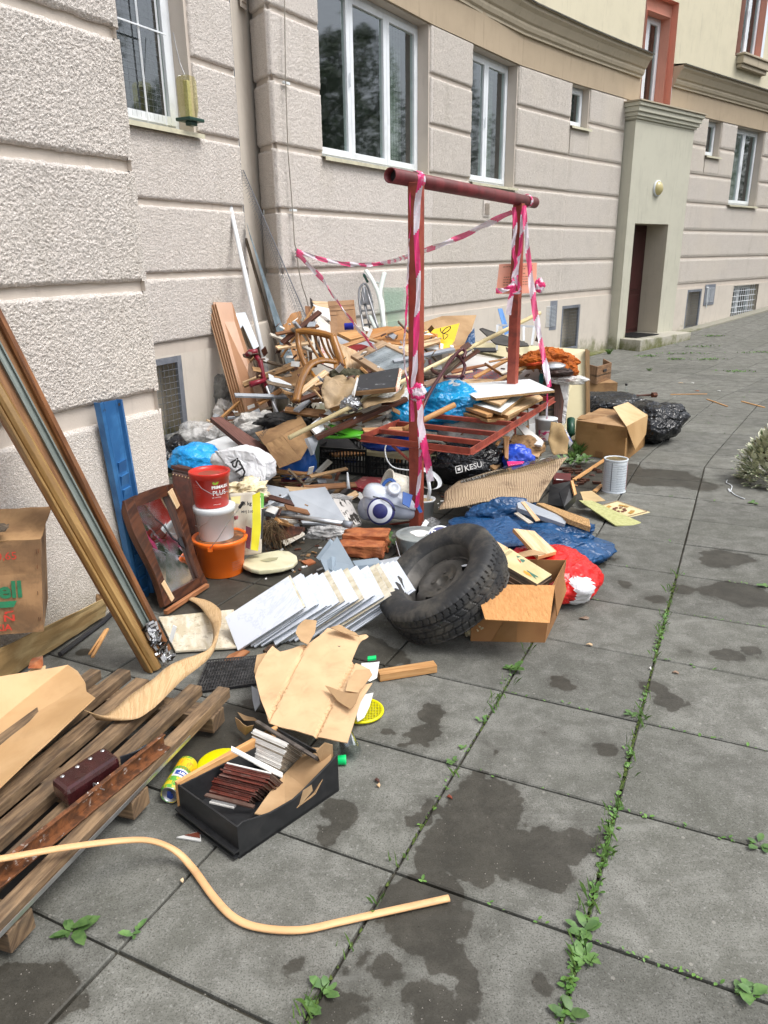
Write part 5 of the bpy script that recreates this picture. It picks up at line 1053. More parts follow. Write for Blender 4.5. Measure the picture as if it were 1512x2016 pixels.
knot(W(1062,563,5.75),(.035,.02,.05),'small crumpled white tape ball right of the notice',8)
# notice
nt_p=[W(983,520,5.88),W(1057,517,5.88),W(1056,577,5.86),W(976,579,5.86)]
no=B('paper_notice','salmon coloured printed notice tied to the rear post','notice',nt_p,.002,M('salmon_paper','#ffbfa6','#fdb59a',3,dirt=.05,r=.8,b=.02,var=0))
nx=(nt_p[1]-nt_p[0]).normalized(); ny=(nt_p[0]-nt_p[3]).normalized(); INKN=M('faded_ink',(.42,.22,.16),(.45,.25,.18),40,dirt=0,r=.8)
for i,(u,v,wd_) in enumerate(((.1,.82,.8),(.32,.74,.36),(.3,.60,.4),(.15,.5,.7),(.15,.42,.7),(.15,.34,.6),(.15,.26,.68))):
    o=nt_p[3]+nx*.3*u*1.0+ny*.235*v; m=MB(); rr=random.Random(i); x=0
    while x<.3*wd_*.95: w_=rr.uniform(.006,.022); m.add([o+nx*x+V((0,-.003,0)),o+nx*(x+w_)+V((0,-.003,0)),o+nx*(x+w_)+ny*.006+V((0,-.003,0)),o+nx*x+ny*.006+V((0,-.003,0))],[(0,1,2,3)]); x+=w_+.004
    obj('printed_line',m,INKN,no)
# ================================================================ buckets
def bucket(c,r0,r1,h,mat,name,label,rim=.008,lid=None,wall=.003,par=None,n=44):
    t=thing(name,c,label,'bucket'); m=MB(); m.lathe([(0,.004),(r0,0),(r0+.002,.004),(r1,h-.03),(r1+rim*.6,h-.03),(r1+rim*.6,h-.022),(r1,h-.02),(r1,h-.006),(r1+rim,h-.006),(r1+rim,h),(r1-wall,h),(r1-wall-.003,h-.02),(r0-.004,.01),(0,.01)],c,V((0,0,1)),n); obj('bucket_body',m,mat,t,smooth=True,bev=0)
    return t
bo=V((-.89,3.79,.0)); ob=bucket(bo,.112,.136,.205,ORG,'orange_bucket','large orange plastic bucket, lowest in the stack of three')
m=MB(); m.lathe([(.128,.178),(.138,.18),(.148,.182),(.150,.20),(.148,.207),(.14,.207),(.136,.198),(.0,.196)],bo,V((0,0,1)),48); obj('rim',m,ORG,ob,smooth=True)
m=MB(); m.lathe([(0,.202),(.128,.202)],bo,V((0,0,1)),30); obj('dried_paint',m,M('dried_ochre_paint','#a4683a','#5e3a22',16,dirt=.4,r=.4),ob)
def cylfn(c,r,ang,z0): return lambda a,b:V(c)+V((math.sin(ang+a/r)*r,-math.cos(ang+a/r)*r,z0+b))
def cylpatch(c,r,a0,a1,z0,z1,mat,name,par,r1=None):
    m=MB(); k=12; r1=r1 or r; m.add([V(c)+V((math.sin(t)*q,-math.cos(t)*q,z)) for z,q in ((z0,r),(z1,r1)) for t in np.linspace(a0,a1,k+1)],[(i,i+1,k+2+i,k+1+i) for i in range(k)]); return obj(name,m,mat,par,smooth=True)
cylpatch(bo,.1165,.62,1.25,.03,.165,PAP,'paper_label',ob,.1335)
for i in range(11): lettering('nanesení barvy a výrobek' [i%5:22-i%4],.0085,cylfn(bo,.118+.0012*(i),.66,.148-i*.0105),INKN,ob)
m=MB(); q=[bo+V((-.02,-.152,.19)),W(430,1060,3.62),W(448,1030,3.60),W(468,1005,3.62),W(478,992,3.63)]; m.tube(q,.0022,6); obj('wire_handle',m,STEEL,ob); m=MB(); m.tube([W(471,1000,3.625),W(480,988,3.63)],.008,8); obj('handle_grip',m,BLKP,ob)
m=MB(); m.box(bo+V((-.02,-.150,.18)),V((.012,0,0)),V((0,.004,0)),V((0,0,.01))); obj('handle_lug',m,ORG,ob)
bw=V((-.905,3.79,.20)); wb_=bucket(bw,.088,.103,.18,WPL,'white_bucket','middle white plastic bucket standing in the orange one, under the red one')
m=MB(); m.lathe([(.100,.148),(.110,.15),(.112,.175),(.108,.182),(.0,.180)],bw,V((0,0,1)),44); obj('rim',m,WPL,wb_,smooth=True)
m=MB(); m.tube([bw+V((.02,-.113,.155)),bw+V((-.02,-.118,.12)),bw+V((-.06,-.10,.09)),bw+V((-.095,-.055,.085))],.002,6); obj('wire_handle',m,STEEL,wb_)
br=V((-.915,3.79,.385)); rb_=bucket(br,.086,.1,.185,REDB,'red_paint_bucket','red paint bucket with white lettering on top of the stack of three')
m=MB(); m.lathe([(.098,.155),(.105,.158),(.108,.178),(.108,.186),(.103,.188),(.098,.178),(.094,.172),(0,.17)],br,V((0,0,1)),48); obj('lid',m,REDB,rb_,smooth=True)
m=MB(); m.lathe([(0,.1712),(.07,.1712)],br+V((.01,0,0)),V((0,0,1)),24); obj('dried_paint',m,M('rust_smears','#8f4a2a','#a83020',22,dirt=.4,r=.35),rb_)
lettering('PRIMALEX',.0215,cylfn(br,.0985,.28,.108),INKW,rb_,.0008); lettering('PLUS',.036,cylfn(br,.097,.30,.072),INKW,rb_,.0); lettering('bílý interiérový',.008,cylfn(br,.0935,.26,.058),INKW,rb_); lettering('malířský nátěr',.007,cylfn(br,.0925,.30,.02),INKW,rb_)
for i in range(9): lettering('složení návod ředění'[i%4:17-i%3],.0075,cylfn(br,.0995-.0012*i,-.85,.125-i*.011),M('pale_red_print',(.75,.3,.25)),rb_)
m=MB(); 
for sx in (-1,1): q=[cylfn(br,.0992,.50,.13)(sx*a,b) for a,b in ((0,0),(.006,-.002),(.016,.006),(.018,.014),(.012,.018),(.004,.012),(0,.008))]; k=len(m.v); m.v+=q; m.f.append(tuple(range(k,k+7))); m.mi.append(0)
obj('printed_heart',m,M('lime_print',(.35,.5,.04)),rb_); m=MB(); m.tube([br+V((-.05,-.096,.155)),br+V((-.02,-.115,.12)),br+V((.03,-.118,.09)),br+V((.07,-.085,.085)),br+V((.1,-.05,.085))],.0018,6); obj('wire_handle',m,STEEL,rb_)
# ================================================================ broken mirror and suitcase
TL,TR_,BR_,BL_=W(238,988,3.36),W(330,955,3.72),W(400,1150,3.60),W(318,1196,3.27)
mi_=thing('broken_mirror',BL_,'cracked mirror in a chipped dark wood frame leaning behind the tall boards','mirror')
def MQ(u,v,h=0):
    n=(TR_-TL).cross(BL_-TL).normalized(); n=n if n.dot(CAM-TL)>0 else -n; return TL.lerp(TR_,u).lerp(BL_.lerp(BR_,u),v)+n*h
FRW=M('mirror_frame_wood','#54301d','#341b10',6,(1,9,1),dirt=.3,r=.4,b=.4)
for a,b,nm in (((0,0),(0,1),'left_rail'),((1,0),(1,1),'right_rail'),((0,0),(1,0),'top_rail'),((0,1),(1,1),'bottom_rail')):
    w=.16 if a[0]==b[0] else .085; m=MB()
    if a[0]==b[0]:
        s0_,s1_=(a[0],w) if a[0]==0 else (1-w*.8,1); n_=16; prof=[]
        for k in range(n_+1): v=k/n_; bul=.045*math.sin(v*6.28)*(-1 if a[0]==0 else 1); prof.append((v,bul))
        pl_=[MQ((0 if a[0]==0 else 1)+bul+(-.02 if a[0]==0 else .02),v,.028) for v,bul in prof]+[MQ(s1_ if a[0]==0 else s0_,v,.028) for v,_ in prof[::-1]]
    else:
        v0_,v1_=(0,.09) if a[1]==0 else (.915,1.0); n_=10
        pl_=[MQ(k/n_,(v0_-.018*math.sin(k/n_*3.14) if a[1]==0 else v1_+.01*math.sin(k/n_*3.14)),.024) for k in range(n_+1)]+[MQ(1,v1_ if a[1]==0 else v0_,.024),MQ(0,v1_ if a[1]==0 else v0_,.024)]
    m.prism(pl_,(MQ(0,0,0)-MQ(0,0,.035))); obj(nm,m,FRW,mi_,bev=.003)
m=MB(); m.prism([MQ(.84,.06,.034),MQ(.96,.04,.034),MQ(.99,.22,.034),MQ(.9,.24,.034)],MQ(0,0,-.006)-MQ(0,0,0)); obj('bare_wood_patch',m,PALE,mi_,bev=.002); m=MB(); m.prism([MQ(.06,.80,.034),MQ(.14,.78,.034),MQ(.2,.97,.034),MQ(.12,.99,.034)],MQ(0,0,-.006)-MQ(0,0,0)); obj('bare_wood_patch',m,PALE,mi_,bev=.002)
n=N('mirror_silver'); fn=n.coords('Object'); n.bsdf((.72,.74,.74),n.ramp(n.noise(fn,5,5),.4,.7,.02,.22),1); MIRR=n.m
m=MB(); m.prism([MQ(.13,.07,.004),MQ(.88,.07,.004),MQ(.86,.93,.004),MQ(.15,.93,.004)],MQ(0,0,-.003)-MQ(0,0,0)); obj('mirror_glass',m,MIRR,mi_)
m=MB(); cpts=[MQ(.38,.10,.006),MQ(.5,.25,.006),MQ(.62,.34,.006),MQ(.7,.48,.006),MQ(.86,.57,.006)]
for i in range(4): m.bar(cpts[i],cpts[i+1],.0012+.0022*i,.001,MQ(0,0,1)-MQ(0,0,0))
m.add([MQ(.80,.50,.007),MQ(.87,.50,.007),MQ(.87,.62,.007),MQ(.78,.56,.007)],[(0,1,2,3)]); obj('crack',m,INKB,mi_)
sc=thing('brown_suitcase',P(360,1125),'old brown leather suitcase with riveted corners standing behind the red bucket','suitcase')
q=[W(337,925,3.98),W(374,932,4.04),W(392,1110,3.92),W(350,1135,3.84)]; m=MB(); m.prism(q,V((-.02,.16,.0))); obj('case_body',m,BRSU,sc,bev=.018)
m=MB(); q2=[W(337,920,3.98),W(376,928,4.04)]; m.bar(q2[0]+V((0,0,.004)),q2[1]+V((0,0,.004)),.02,.02); obj('edge_band',m,BRSU,sc,bev=.004); m=MB()
for k in range(6): m.lathe([(0,.003),(.003,.002),(.004,0)],W(341+k*6,934+k*1.4,3.97),V((0,-1,.2)),8)
obj('rivet',m,PALE,sc)
# ================================================================ tyre
def camdir(x,y,z): # picture right, picture up, towards the viewer -> world
    return (V((1,0,0))*x+V((0,_ST,_CT))*y+V((0,-_CT,_ST))*z).normalized()
tax=camdir(-.55,.73,.44); tcx=W(872,1172,3.06); prof=[]; RO,HW=.298,.082
half=[(.172,.062),(.178,.076),(.195,.087),(.225,.092),(.255,.093),(.275,.089),(.288,.081),(.294,.074)]; tread=[(RO,h) for h in np.linspace(.070,-.070,34)]
pl_=[(r,h) for r,h in half]+tread+[(r,-h) for r,h in half[::-1]]; nh=len(half)
def tdisp(i,j,r,h):
    if nh<=i<nh+34:
        k=(i-nh)/33; r=RO-.004*((2*k-1)**4)*2
        for g in (.26,.5,.74):
            if abs(k-g)<.03: return r-.011,h
        u=j+ (abs(k-.5)*16 if .26<k<.74 else 6+ (k-.5)*8)
        if (k<.26 or k>.74):
            if int(u)%6==0: return r-.008,h
        elif int(u)%8==0 and (abs(k-.38)<.08 or abs(k-.62)<.08): return r-.007,h
    elif i in (nh-1,nh-2,nh+34,nh+35):
        if int(j+3)%6==0: r-=.004
    elif i in (3,4): h+=.0006*math.sin(j*.4)
    return r,h
# lowest point on the slab
rad=V((tax.x*tax.z,tax.y*tax.z,tax.z**2-1)).normalized(); tcx.z=-(rad.z*RO)-min(tax.z*.07,-tax.z*.07)-.002
ty=thing('car_tyre',V((tcx.x,tcx.y,0)),'worn black car tyre on a dark steel wheel, leaning against the pile','tyre')
m=MB(); m.lathe(pl_,tcx,tax,340,disp=tdisp); obj('tyre',m,TYR,ty,smooth=False)
ty.children[0].data.shade_smooth(); ty.children[0].data.set_sharp_from_angle(angle=.6) if hasattr(ty.children[0].data,'set_sharp_from_angle') else None
RIM=M('dark_steel_wheel','#5e5b57','#454340',12,dirt=.5,dc=(.2,.18,.14),r=.5,metal=.3,b=.3,co='Object'); m=MB()
rp=[(.178,.070),(.187,.078),(.184,.068),(.170,.060),(.168,.04),(.160,.032),(.158,.0),(.150,-.008),(.142,.0),(.128,.018),(.112,.026),(.09,.028),(.082,.026),(.066,.010),(.045,.006),(.034,.008),(.03,.006),(.028,-.01),(0,-.01)]
m.lathe(rp,tcx,tax,96,skip=lambda i,j: i in (8,9) and (j%16)<6); obj('steel_rim',m,RIM,ty,smooth=True); m=MB(); m.lathe([(.176,-.055),(.150,-.045),(.148,-.03)],tcx,tax,48); m.lathe([(0,-.06),(.15,-.06)],tcx,tax,24); obj('wheel_back',m,INKB,ty,smooth=True)
m=MB(); u_=tax.orthogonal().normalized(); v_=tax.cross(u_)
for k in range(4): a=k*math.pi/2+.4; c=tcx+(u_*math.cos(a)+v_*math.sin(a))*.05+tax*.009; m.lathe([(0,.004),(.008,.003),(.009,0)],c,tax,8)
obj('wheel_bolt',m,RIM,ty)
# ================================================================ open box with games, right of tyre
cbx=thing('open_cardboard_box',P(1000,1262),'open brown cardboard box with a hanging front flap, right of the tyre','cardboard box')
a,b=P(927,1262,.0),P(1072,1265,.0); zt_=.265; bk=V((.13,.30,0)); A2,B2=a+V((0,0,zt_)),b+V((.02,0,zt_))
TAPEM=M('brown_parcel_tape','#9b744c','#90693f',4,dirt=.15,r=.35)
CB2=M('kraft_cardboard','#a87a4c','#98693f',3,dirt=.3,r=.85,b=.1)
def wq(nm,c,mat=CB2,par=cbx,fn=None,nu=8,nv=5,so_=.004): m=MB(); m.sheet(c,nu,nv,fn); return obj(nm,m,mat,par,solid=so_)
wq('front_wall',[a,b,B2,A2]); wq('side_wall',[b,b+bk,B2+bk,B2]); wq('side_wall',[a,a+bk,A2+bk,A2]); wq('back_wall',[a+bk,b+bk,B2+bk,A2+bk]); wq('base',[a+V((0,0,.003)),b+V((0,0,.003)),b+bk,a+bk])
fl0,fl1=A2+(B2-A2)*.02,B2; wq('front_flap',[fl0+V((0,-.002,.004)),fl1+V((.01,-.002,.004)),W(1082,1227,2.72),W(955,1220,2.72)],M('embossed_cardboard','#c08d58','#b4804c',40,(1,3,1),dirt=.12,r=.85,b=1,bs=50,bd=.004),fn=lambda u,v:.006*math.sin(v*3.1)+.002*mnoise.noise(V((u*20,v*12,0))),nu=20,nv=10)
wq('side_flap',[B2+V((.006,0,0)),B2+bk*.7,B2+bk*.6+V((.03,0,-.1)),W(1096,1213,2.95)])
wq('tape',[a.lerp(b,.28)+V((0,-.004,.002)),a.lerp(b,.62)+V((0,-.004,.002)),a.lerp(b,.62)+V((0,-.004,.10)),a.lerp(b,.44)+V((0,-.004,.10))],TAPEM,nu=1,nv=1,so_=.001)
fillm=MB(); fillm.box((a+b)/2+bk/2+V((0,0,.08)),(b-a)*.45,bk*.45,V((0,0,.06))); tag(obj('book_pile',fillm,OLDW,bev=.004),'dark pile of things inside the open box beside the tyre','books')
def gamebox(q,th,lab,mat,d):
    return B('game_box',lab,'game box',q,th,mat,OLDW,bev=.002)
gq=[(1003,1079,3.18),(1087,1131,3.02),(1058,1150,2.90),(972,1100,3.02)]
gb_=gamebox(gq,.035,'flat game box with a green witch picture on top of the open box',M('yellowed_print','#d6c79a','#c8b684',4,dirt=.2,r=.6,var=0),0)
g=[W(*q) for q in gq]; gx=(g[1]-g[0]).normalized(); gy=(g[0]-g[3]).normalized(); gn_=gx.cross(gy).normalized(); gn_=gn_ if gn_.z>0 else -gn_
gf=lambda a,b:g[3]+(g[2]-g[3])*a+(g[0]-g[3])*b+gn_*.003
lettering('HODEN SEN RISE',.024,lambda a,b:gf(.04,.85)+gy*(-a)*.9+gx*b,M('grey_green_print',(.2,.2,.12)),gb_) if False else None
def printpoly(pts,mat,par,fn): m=MB(); tri=tessellate_polygon([[V((a,b,0)) for a,b in pts]]); m.v=[fn(a,b) for a,b in pts]; m.f=[tuple(t) for t in tri]; m.mi=[0]*len(m.f); return obj('print',m,mat,par)
rows=((.12,.12,.62),(.06,.18,.5))
m=MB(); fr2=random.Random(4)
for k in range(12):
    b=.10+k*.068; 
    for st_ in range(3): aa=.05+.025*st_; m.add([gf(aa,b),gf(aa+.018,b),gf(aa+.018,b+.012+.03*fr2.random()),gf(aa,b+.012+.02*fr2.random())],[(0,1,2,3)])
obj('worn_title_print',m,M('grey_green_print',(.2,.2,.12)),gb_)
printpoly([(.35,.72),(.42,.80),(.50,.70),(.62,.62),(.80,.50),(.92,.30),(.85,.26),(.93,.16),(.80,.22),(.66,.30),(.60,.42),(.5,.45),(.48,.6),(.40,.62)],M('teal_print',(.05,.16,.11)),gb_,gf)
printpoly([(.30,.66),(.40,.62),(.45,.52),(.38,.56)],INKR,gb_,gf); printpoly([(.60,.25),(.72,.28),(.82,.16),(.7,.14),(.62,.18)],INKO,gb_,gf); printpoly([(.24,.78),(.33,.86),(.30,.70)],M('teal_print','x'),gb_,gf)
for i in range(3): B('game_box','one of the flat dark edged boxes under the witch game box, number %s down'%['first','second','third'][i],'game box',[(q[0]-4*i,q[1]+7+8*i,q[2]-.005*i) for q in gq],.02,M('brown_print_card','#6d5340','#4d3a2b',8,dirt=.3,r=.6),bev=.001)
B('white_card','small white card lying in the open box by the tyre','card',[(985,1150,2.98),(1005,1148,3.0),(1002,1160,2.95),(985,1160,2.93)],.003,PAP)
for q,nm,sd in (([(905,1040,3.55),(935,1040,3.6),(1000,1078,3.35),(1010,1098,3.2),(960,1110,3.1),(930,1090,3.3)],'plain pine board lying behind the tyre',0),([(1010,1040,3.6),(1052,1045,3.6),(1096,1085,3.4),(1060,1095,3.3)],'plain pine board lying over the navy bag',1)):
    B('pine_board',nm,'board',q,.02,PALE,PINE)
m=patch([W(940,1115,3.1),W(985,1095,3.15),W(1050,1085,3.2),W(1075,1095,3.2),W(1000,1100,3.1),W(975,1110,3.05)],.02,.02,seed=5); tag(obj('torn_cardboard_edge',m,CARD,solid=.004),'torn cardboard edge between tyre and game box','cardboard scrap')
m=blob((.40,2.98,.05),(.06,.05,.05),9,4,.3,.4,0); tag(obj('crumpled_paper',m,M('beige_paper','#c6bb9a','#a69a78',9,r=.9)),'crumpled beige paper squeezed under the tyre','paper')
# bags
rb=thing('red_white_bag',P(1110,1165),'red and white plastic carrier bag lying beside the open box','plastic bag')
m=blob(W(1095,1118,3.42)+V((0,0,-.035)),(.20,.24,.115),12,5,.14,.12,.002,spikes=((-.8,.5,.4,5,.35),(.9,-.3,.0,8,.15)))
cc=W(1118,1120,3.3)
for i,f in enumerate(m.f):
    p=m.v[f[0]]; dx=p.x-.92; dy=(p.y-3.25); 
    m.mi[i]=1 if (abs(dx+dy*.35+.03*mnoise.noise(p*9))<.055 and p.z<.16) else 0
obj('bag_film',m,[BAGR,BAGW],rb,smooth=True)
nb_=thing('navy_blue_bag',P(1080,1100),'large open navy blue rubbish bag with boards in it, beside the tin','rubbish bag')
cN=W(1040,1050,3.95); m=blob(V((cN.x-.05,3.98,.06)),(.38,.36,.12),21,6,.16,.13,.002,spikes=((1,-.15,-.1,6,.38),(-.7,.6,.3,6,.2))); obj('bag_film',m,BAGN,nb_,smooth=True)
m=blob(W(1000,1010,4.25),(.22,.12,.09),23,5,.2,.2); obj('bag_fold',m,BAGN,nb_,smooth=True); m=blob(W(1095,1048,4.0),(.22,.11,.06),25,5,.2,.2); obj('bag_fold',m,BAGN,nb_,smooth=True)
B('flat_blue_film','flat spread of navy film between the two pine boards','film',[(930,1030,3.85),(1000,1015,3.95),(1065,1070,3.65),(960,1080,3.55)],.004,BAGN)
for q,th,mt_,nm in (([(1018,990,4.1),(1032,985,4.15),(1118,1022,3.98),(1112,1032,3.95),(1020,1000,4.05)],.03,GRB,'grey metal profile sticking out of the navy bag'),([(1025,988,4.0),(1033,987,4.0),(1064,1024,3.9),(1055,1026,3.9)],.01,PALE,'thin pale lath leaning in the navy bag'),([(1056,990,4.15),(1070,990,4.2),(1160,1022,3.95),(1163,1038,3.9),(1120,1022,3.95)],.03,CHIP,'splintered chipboard strip in the navy bag'),([(1012,1010,4.0),(1020,1008,4.0),(1050,1028,3.9),(1040,1030,3.9)],.01,WPT,'short white lath end in the navy bag'),([(945,978,4.5),(950,978,4.5),(952,1004,4.4),(946,1005,4.4)],.01,WPL,'white plastic peg standing behind the navy bag')):
    B('board_offcut',nm,'offcut',q,th,mt_)
# corrugated sheet + acrylic
cgm=N('corrugated_card'); v=cgm.coords('UV',rnd=False); wv=cgm.n('TexWave',wave_type='BANDS',bands_direction='X'); wv.inputs['Scale'].default_value=22; cgm.l(v,wv.inputs[0]); d=cgm.noise(v,6,6)
cgm.bsdf(cgm.mix(cgm.ramp(d,.5,.75,0,.7),cgm.mix(wv.outputs[1],(.33,.235,.145),(.43,.32,.205)),(.10,.055,.03)),.9,0,wv.outputs[1],.5,.005); CORR=cgm.m
co=thing('corrugated_sheet',P(960,990),'big sheet of ribbed brown cardboard curling over the navy bag','cardboard sheet')
c=[W(862,990,4.35),W(1062,978,4.25),W(1118,893,5.05),W(905,950,4.75)]
c=[W(862,988,4.30),W(1060,984,4.2),W(1117,897,4.9),W(915,945,4.9)]
def cf(u,v): return .03*math.sin(v*3.1)*(1-u*.5)+.012*math.sin(u*5)+.02*mnoise.noise(V((u*3,v*3,4)))-(0.05*(1-u) if v<.2 else 0)
m=MB(); m.sheet(c,30,16,cf); obj('ribbed_face',m,CORR,co,solid=.005,smooth=True,axis=(c[1]-c[0]).normalized())
B('acrylic_strip','long scratched clear acrylic strip lying on the ribbed cardboard','acrylic strip',[(908,945,4.75),(1050,912,4.85),(1105,893,4.95),(1088,901,4.85),(1000,918,4.75),(912,953,4.65)],.006,CLR) 
B('acrylic_strip','second clear acrylic strip with its pointed end over the dark slab','acrylic strip',[(906,947,4.7),(1095,895,4.9),(1100,903,4.8),(1010,925,4.65),(907,951,4.6)],.004,glassm('smoky_acrylic',(.75,.74,.7),1.5,.08))
B('cardboard_wall','brown cardboard box side under the ribbed sheet','cardboard box',[(945,975,4.5),(1040,970,4.5),(1045,1010,4.35),(948,1012,4.35)],.3,CARDD)
bb=thing('black_box_gold_edge',P(1110,1000),'open black box with a gold edge behind the ribbed cardboard','box')
q=[(1082,955,4.75),(1128,946,4.8),(1134,975,4.6),(1112,998,4.5),(1078,992,4.55)]; B('panel',None,None,q,.05,BLKP,parent=bb); B('lid',None,None,[(1100,968,4.55),(1126,948,4.6),(1133,975,4.5),(1110,998,4.4)],.012,BLKP,parent=bb); B('gold_edge',None,None,[(1124,946,4.58),(1129,945,4.6),(1136,972,4.48),(1131,975,4.46)],.012,PINE,parent=bb)
rbx=B('small_red_box','small dark red box with a white label behind the black box','box',[(1090,930,5.3),(1124,932,5.3),(1124,946,5.2),(1090,944,5.2)],.06,M('dark_red_card','#6d2320','#5a1c1a',5,r=.5,dirt=.2)); B('label',None,None,[(1095,936,5.27),(1110,937,5.27),(1109,945,5.2),(1095,944,5.2)],.002,PAP,parent=rbx)
# puzzle boards
PZ=M('aged_game_board','#d9cba0','#c9ba8a',5,dirt=.2,r=.6,var=0)
B('flat_board_game','plain back of a folded pale game board near the tin','game board',[(1142,968,4.98),(1165,966,5.02),(1192,985,4.88),(1150,990,4.80)],.006,CARDL)
B('flat_board_game','greenish edged game board under the round picture board','game board',[(1140,985,4.75),(1165,985,4.8),(1262,1028,4.52),(1262,1034,4.48),(1212,1034,4.44)],.008,M('greenish_print','#c3c489','#b4b577',60,dirt=.2,r=.6))
pzq=[(1165,1000,4.78),(1215,985,4.93),(1280,1008,4.72),(1220,1024,4.58)]; pz=B('picture_board','game board with a round orange ornament picture lying near the tin','game board',pzq,.006,PZ)
g2=[W(*q) for q in pzq]; pf2=lambda a,b:(g2[0].lerp(g2[1],b)).lerp(g2[3].lerp(g2[2],b),a)+V((0,0,.004))
m=MB(); m.add([pf2(.5+.36*math.cos(t)*r,.5+.36*math.sin(t)*r) for r in (1,.72) for t in np.linspace(0,6.283,25)],[(i,i+1,26+i,25+i) for i in range(24) if (i//3)%2==0]); obj('ring_print',m,M('ochre_print',(.55,.30,.06)),pz)
m=MB(); m.add([pf2(.5+.18*math.cos(t)*r,.5+.18*math.sin(t)*r) for r in (1,.5) for t in np.linspace(0,6.283,25)],[(i,i+1,26+i,25+i) for i in range(24) if i%3]); obj('centre_print',m,M('brown_print',(.1,.06,.04)),pz)
m=MB()
for a,b,c,d in ((.04,.04,.96,.06),(.04,.94,.96,.96),(.04,.06,.06,.94),(.94,.06,.96,.94)): m.add([pf2(a,b),pf2(c,b),pf2(c,d),pf2(a,d)],[(0,1,2,3)])
obj('border_print',m,M('brown_print','x'),pz)
# tin
tn=thing('white_tin_can',P(1215,970),'tall white printed tin can with bare metal lid standing on the slabs','tin can'); tc0=P(1214,972)+V((0,.075,0)); TINM=M('white_tin','#c7ced4','#bcc4cb',6,(1,1,1),dirt=.35,dc=(.35,.3,.24),r=.4,b=.05,ds=20); r_=.084; ht=W(1215,902,tc0.y-.0).z
m=MB(); pr=[(0,.0),(r_+.002,0),(r_+.002,.006),(r_,.008)]+[(r_-.0015*(1+math.cos(k*2.1)),ht*(.06+.88*k/40)) for k in range(41)]+[(r_+.002,ht-.006),(r_+.002,ht),(r_-.006,ht),(r_-.008,ht-.008),(0,ht-.008)]; m.lathe(pr,tc0,V((0,0,1)),48); obj('can_body',m,TINM,tn,smooth=True)
m=MB(); m.lathe([(0,ht-.006),(.05,ht-.006),(.055,ht-.003),(.07,ht-.005),(r_-.004,ht-.005)],tc0,V((0,0,1)),40); obj('lid',m,M('brassy_lid','#a08a5c','#7b6a48',9,r=.3,metal=.7,dirt=.4),tn,smooth=True)
for i in range(12): lettering('technický popis výrobku použití'[i%6:20+i%5],.011,cylfn(tc0,r_+.0015,-.15,ht*.82-i*.019),M('grey_blue_print',(.22,.27,.34)),tn)
cylpatch(tc0,r_+.001,1.0,1.06,.02,ht-.02,INKR,'red_stripe',tn); cylpatch(tc0,r_+.001,-.62,-.56,.02,ht-.02,GREY,'seam',tn)
# paint cans near the post
def can2(c,r,h,name,label,mat=GREY,topm=GREY,ax=V((0,0,1))):
    t=thing(name,c,label,'paint can'); m=MB(); m.lathe([(0,0),(r,0),(r,h-.008),(r+.004,h-.006),(r+.005,h),(r-.004,h+.002),(r-.01,h-.003),(r-.016,h-.003),(r-.02,h+.001),(0,h+.001)],c,ax,44); obj('can_body',m,mat,t,smooth=True); return t
PCM=M('grey_tin','#a9b0ae','#8f9695',6,dirt=.4,dc=(.3,.3,.25),r=.4,metal=.3,ds=9)
p=can2(P(828,1100)+V((0,.10,0)),.135,.115,'grey_paint_can','wide grey paint can with stained lid in front of the post',PCM)
m=MB(); c_=P(828,1100)+V((0,.10,.118)); m=patch([c_+V((.05*math.cos(t)*(1+.3*math.sin(3*t)),.06*math.sin(t),0)) for t in np.linspace(0,5.9,14)],.001,.02); obj('paint_spill',m,PAP,p)
m=MB(); m.tube([P(828,1100)+V((-.14,.05,.09)),P(790,1105,.02),P(772,1112,.04)],.003,6); obj('wire_handle',m,STEEL,p)
c=W(868,1064,4.02); axd=camdir(.12,.25,.8); dl=thing('trade_paint_can',c,'toppled paint can with navy and white printed lid behind the grey can','paint can')
m=MB(); m.lathe([(0,-.12),(.082,-.12),(.084,0),(.088,.002),(.088,.008),(.078,.008),(.074,.003),(0,.003)],c,axd,44); obj('can_body',m,WPL,dl,smooth=True)
dx=camdir(1,-.12,-.1); dx=(dx-axd*dx.dot(axd)).normalized(); dy=axd.cross(dx); dy=dy if dy.z>0 else -dy
df=lambda a,b:c+dx*a+dy*b+axd*.009
m=MB(); k=20; m.v=[df(.078*math.cos(t),.078*math.sin(t)) for t in np.linspace(.1,math.pi-.1,k)]; m.f=[tuple(range(k))]; m.mi=[0]; obj('navy_print',m,NAVY,dl); m=MB(); m.v=[df(.078*math.cos(t),.078*math.sin(t)) for t in np.linspace(-math.pi+.1,-.1,k)]; m.f=[tuple(range(k))]; m.mi=[0]; obj('white_print',m,PAP,dl)
df2=lambda a,b:c+dx*a+dy*b+axd*.0105
lettering('Dulux',.046,lambda a,b:df2(a-.062,b+.024),INKW,dl,.0016,sx=1.05); lettering('TRADE',.022,lambda a,b:df2(a-.042,b+.007),INKW,dl,.0006); lettering('Vinyl Matt',.026,lambda a,b:df2(a-.058,b-.026),NAVY,dl,.0006)
p=can2(W(910,1088,3.80)+V((0,0,-.1)),.095,.10,'small_grey_can','round grey tin lid peeping over the tyre',PCM)
B('grey_angle_piece','bundle of grey metal profiles standing at the foot of the front post','metal profile',[(812,1062,4.2),(838,1022,4.3),(845,1028,4.3),(825,1062,4.2)],.03,STEEL)
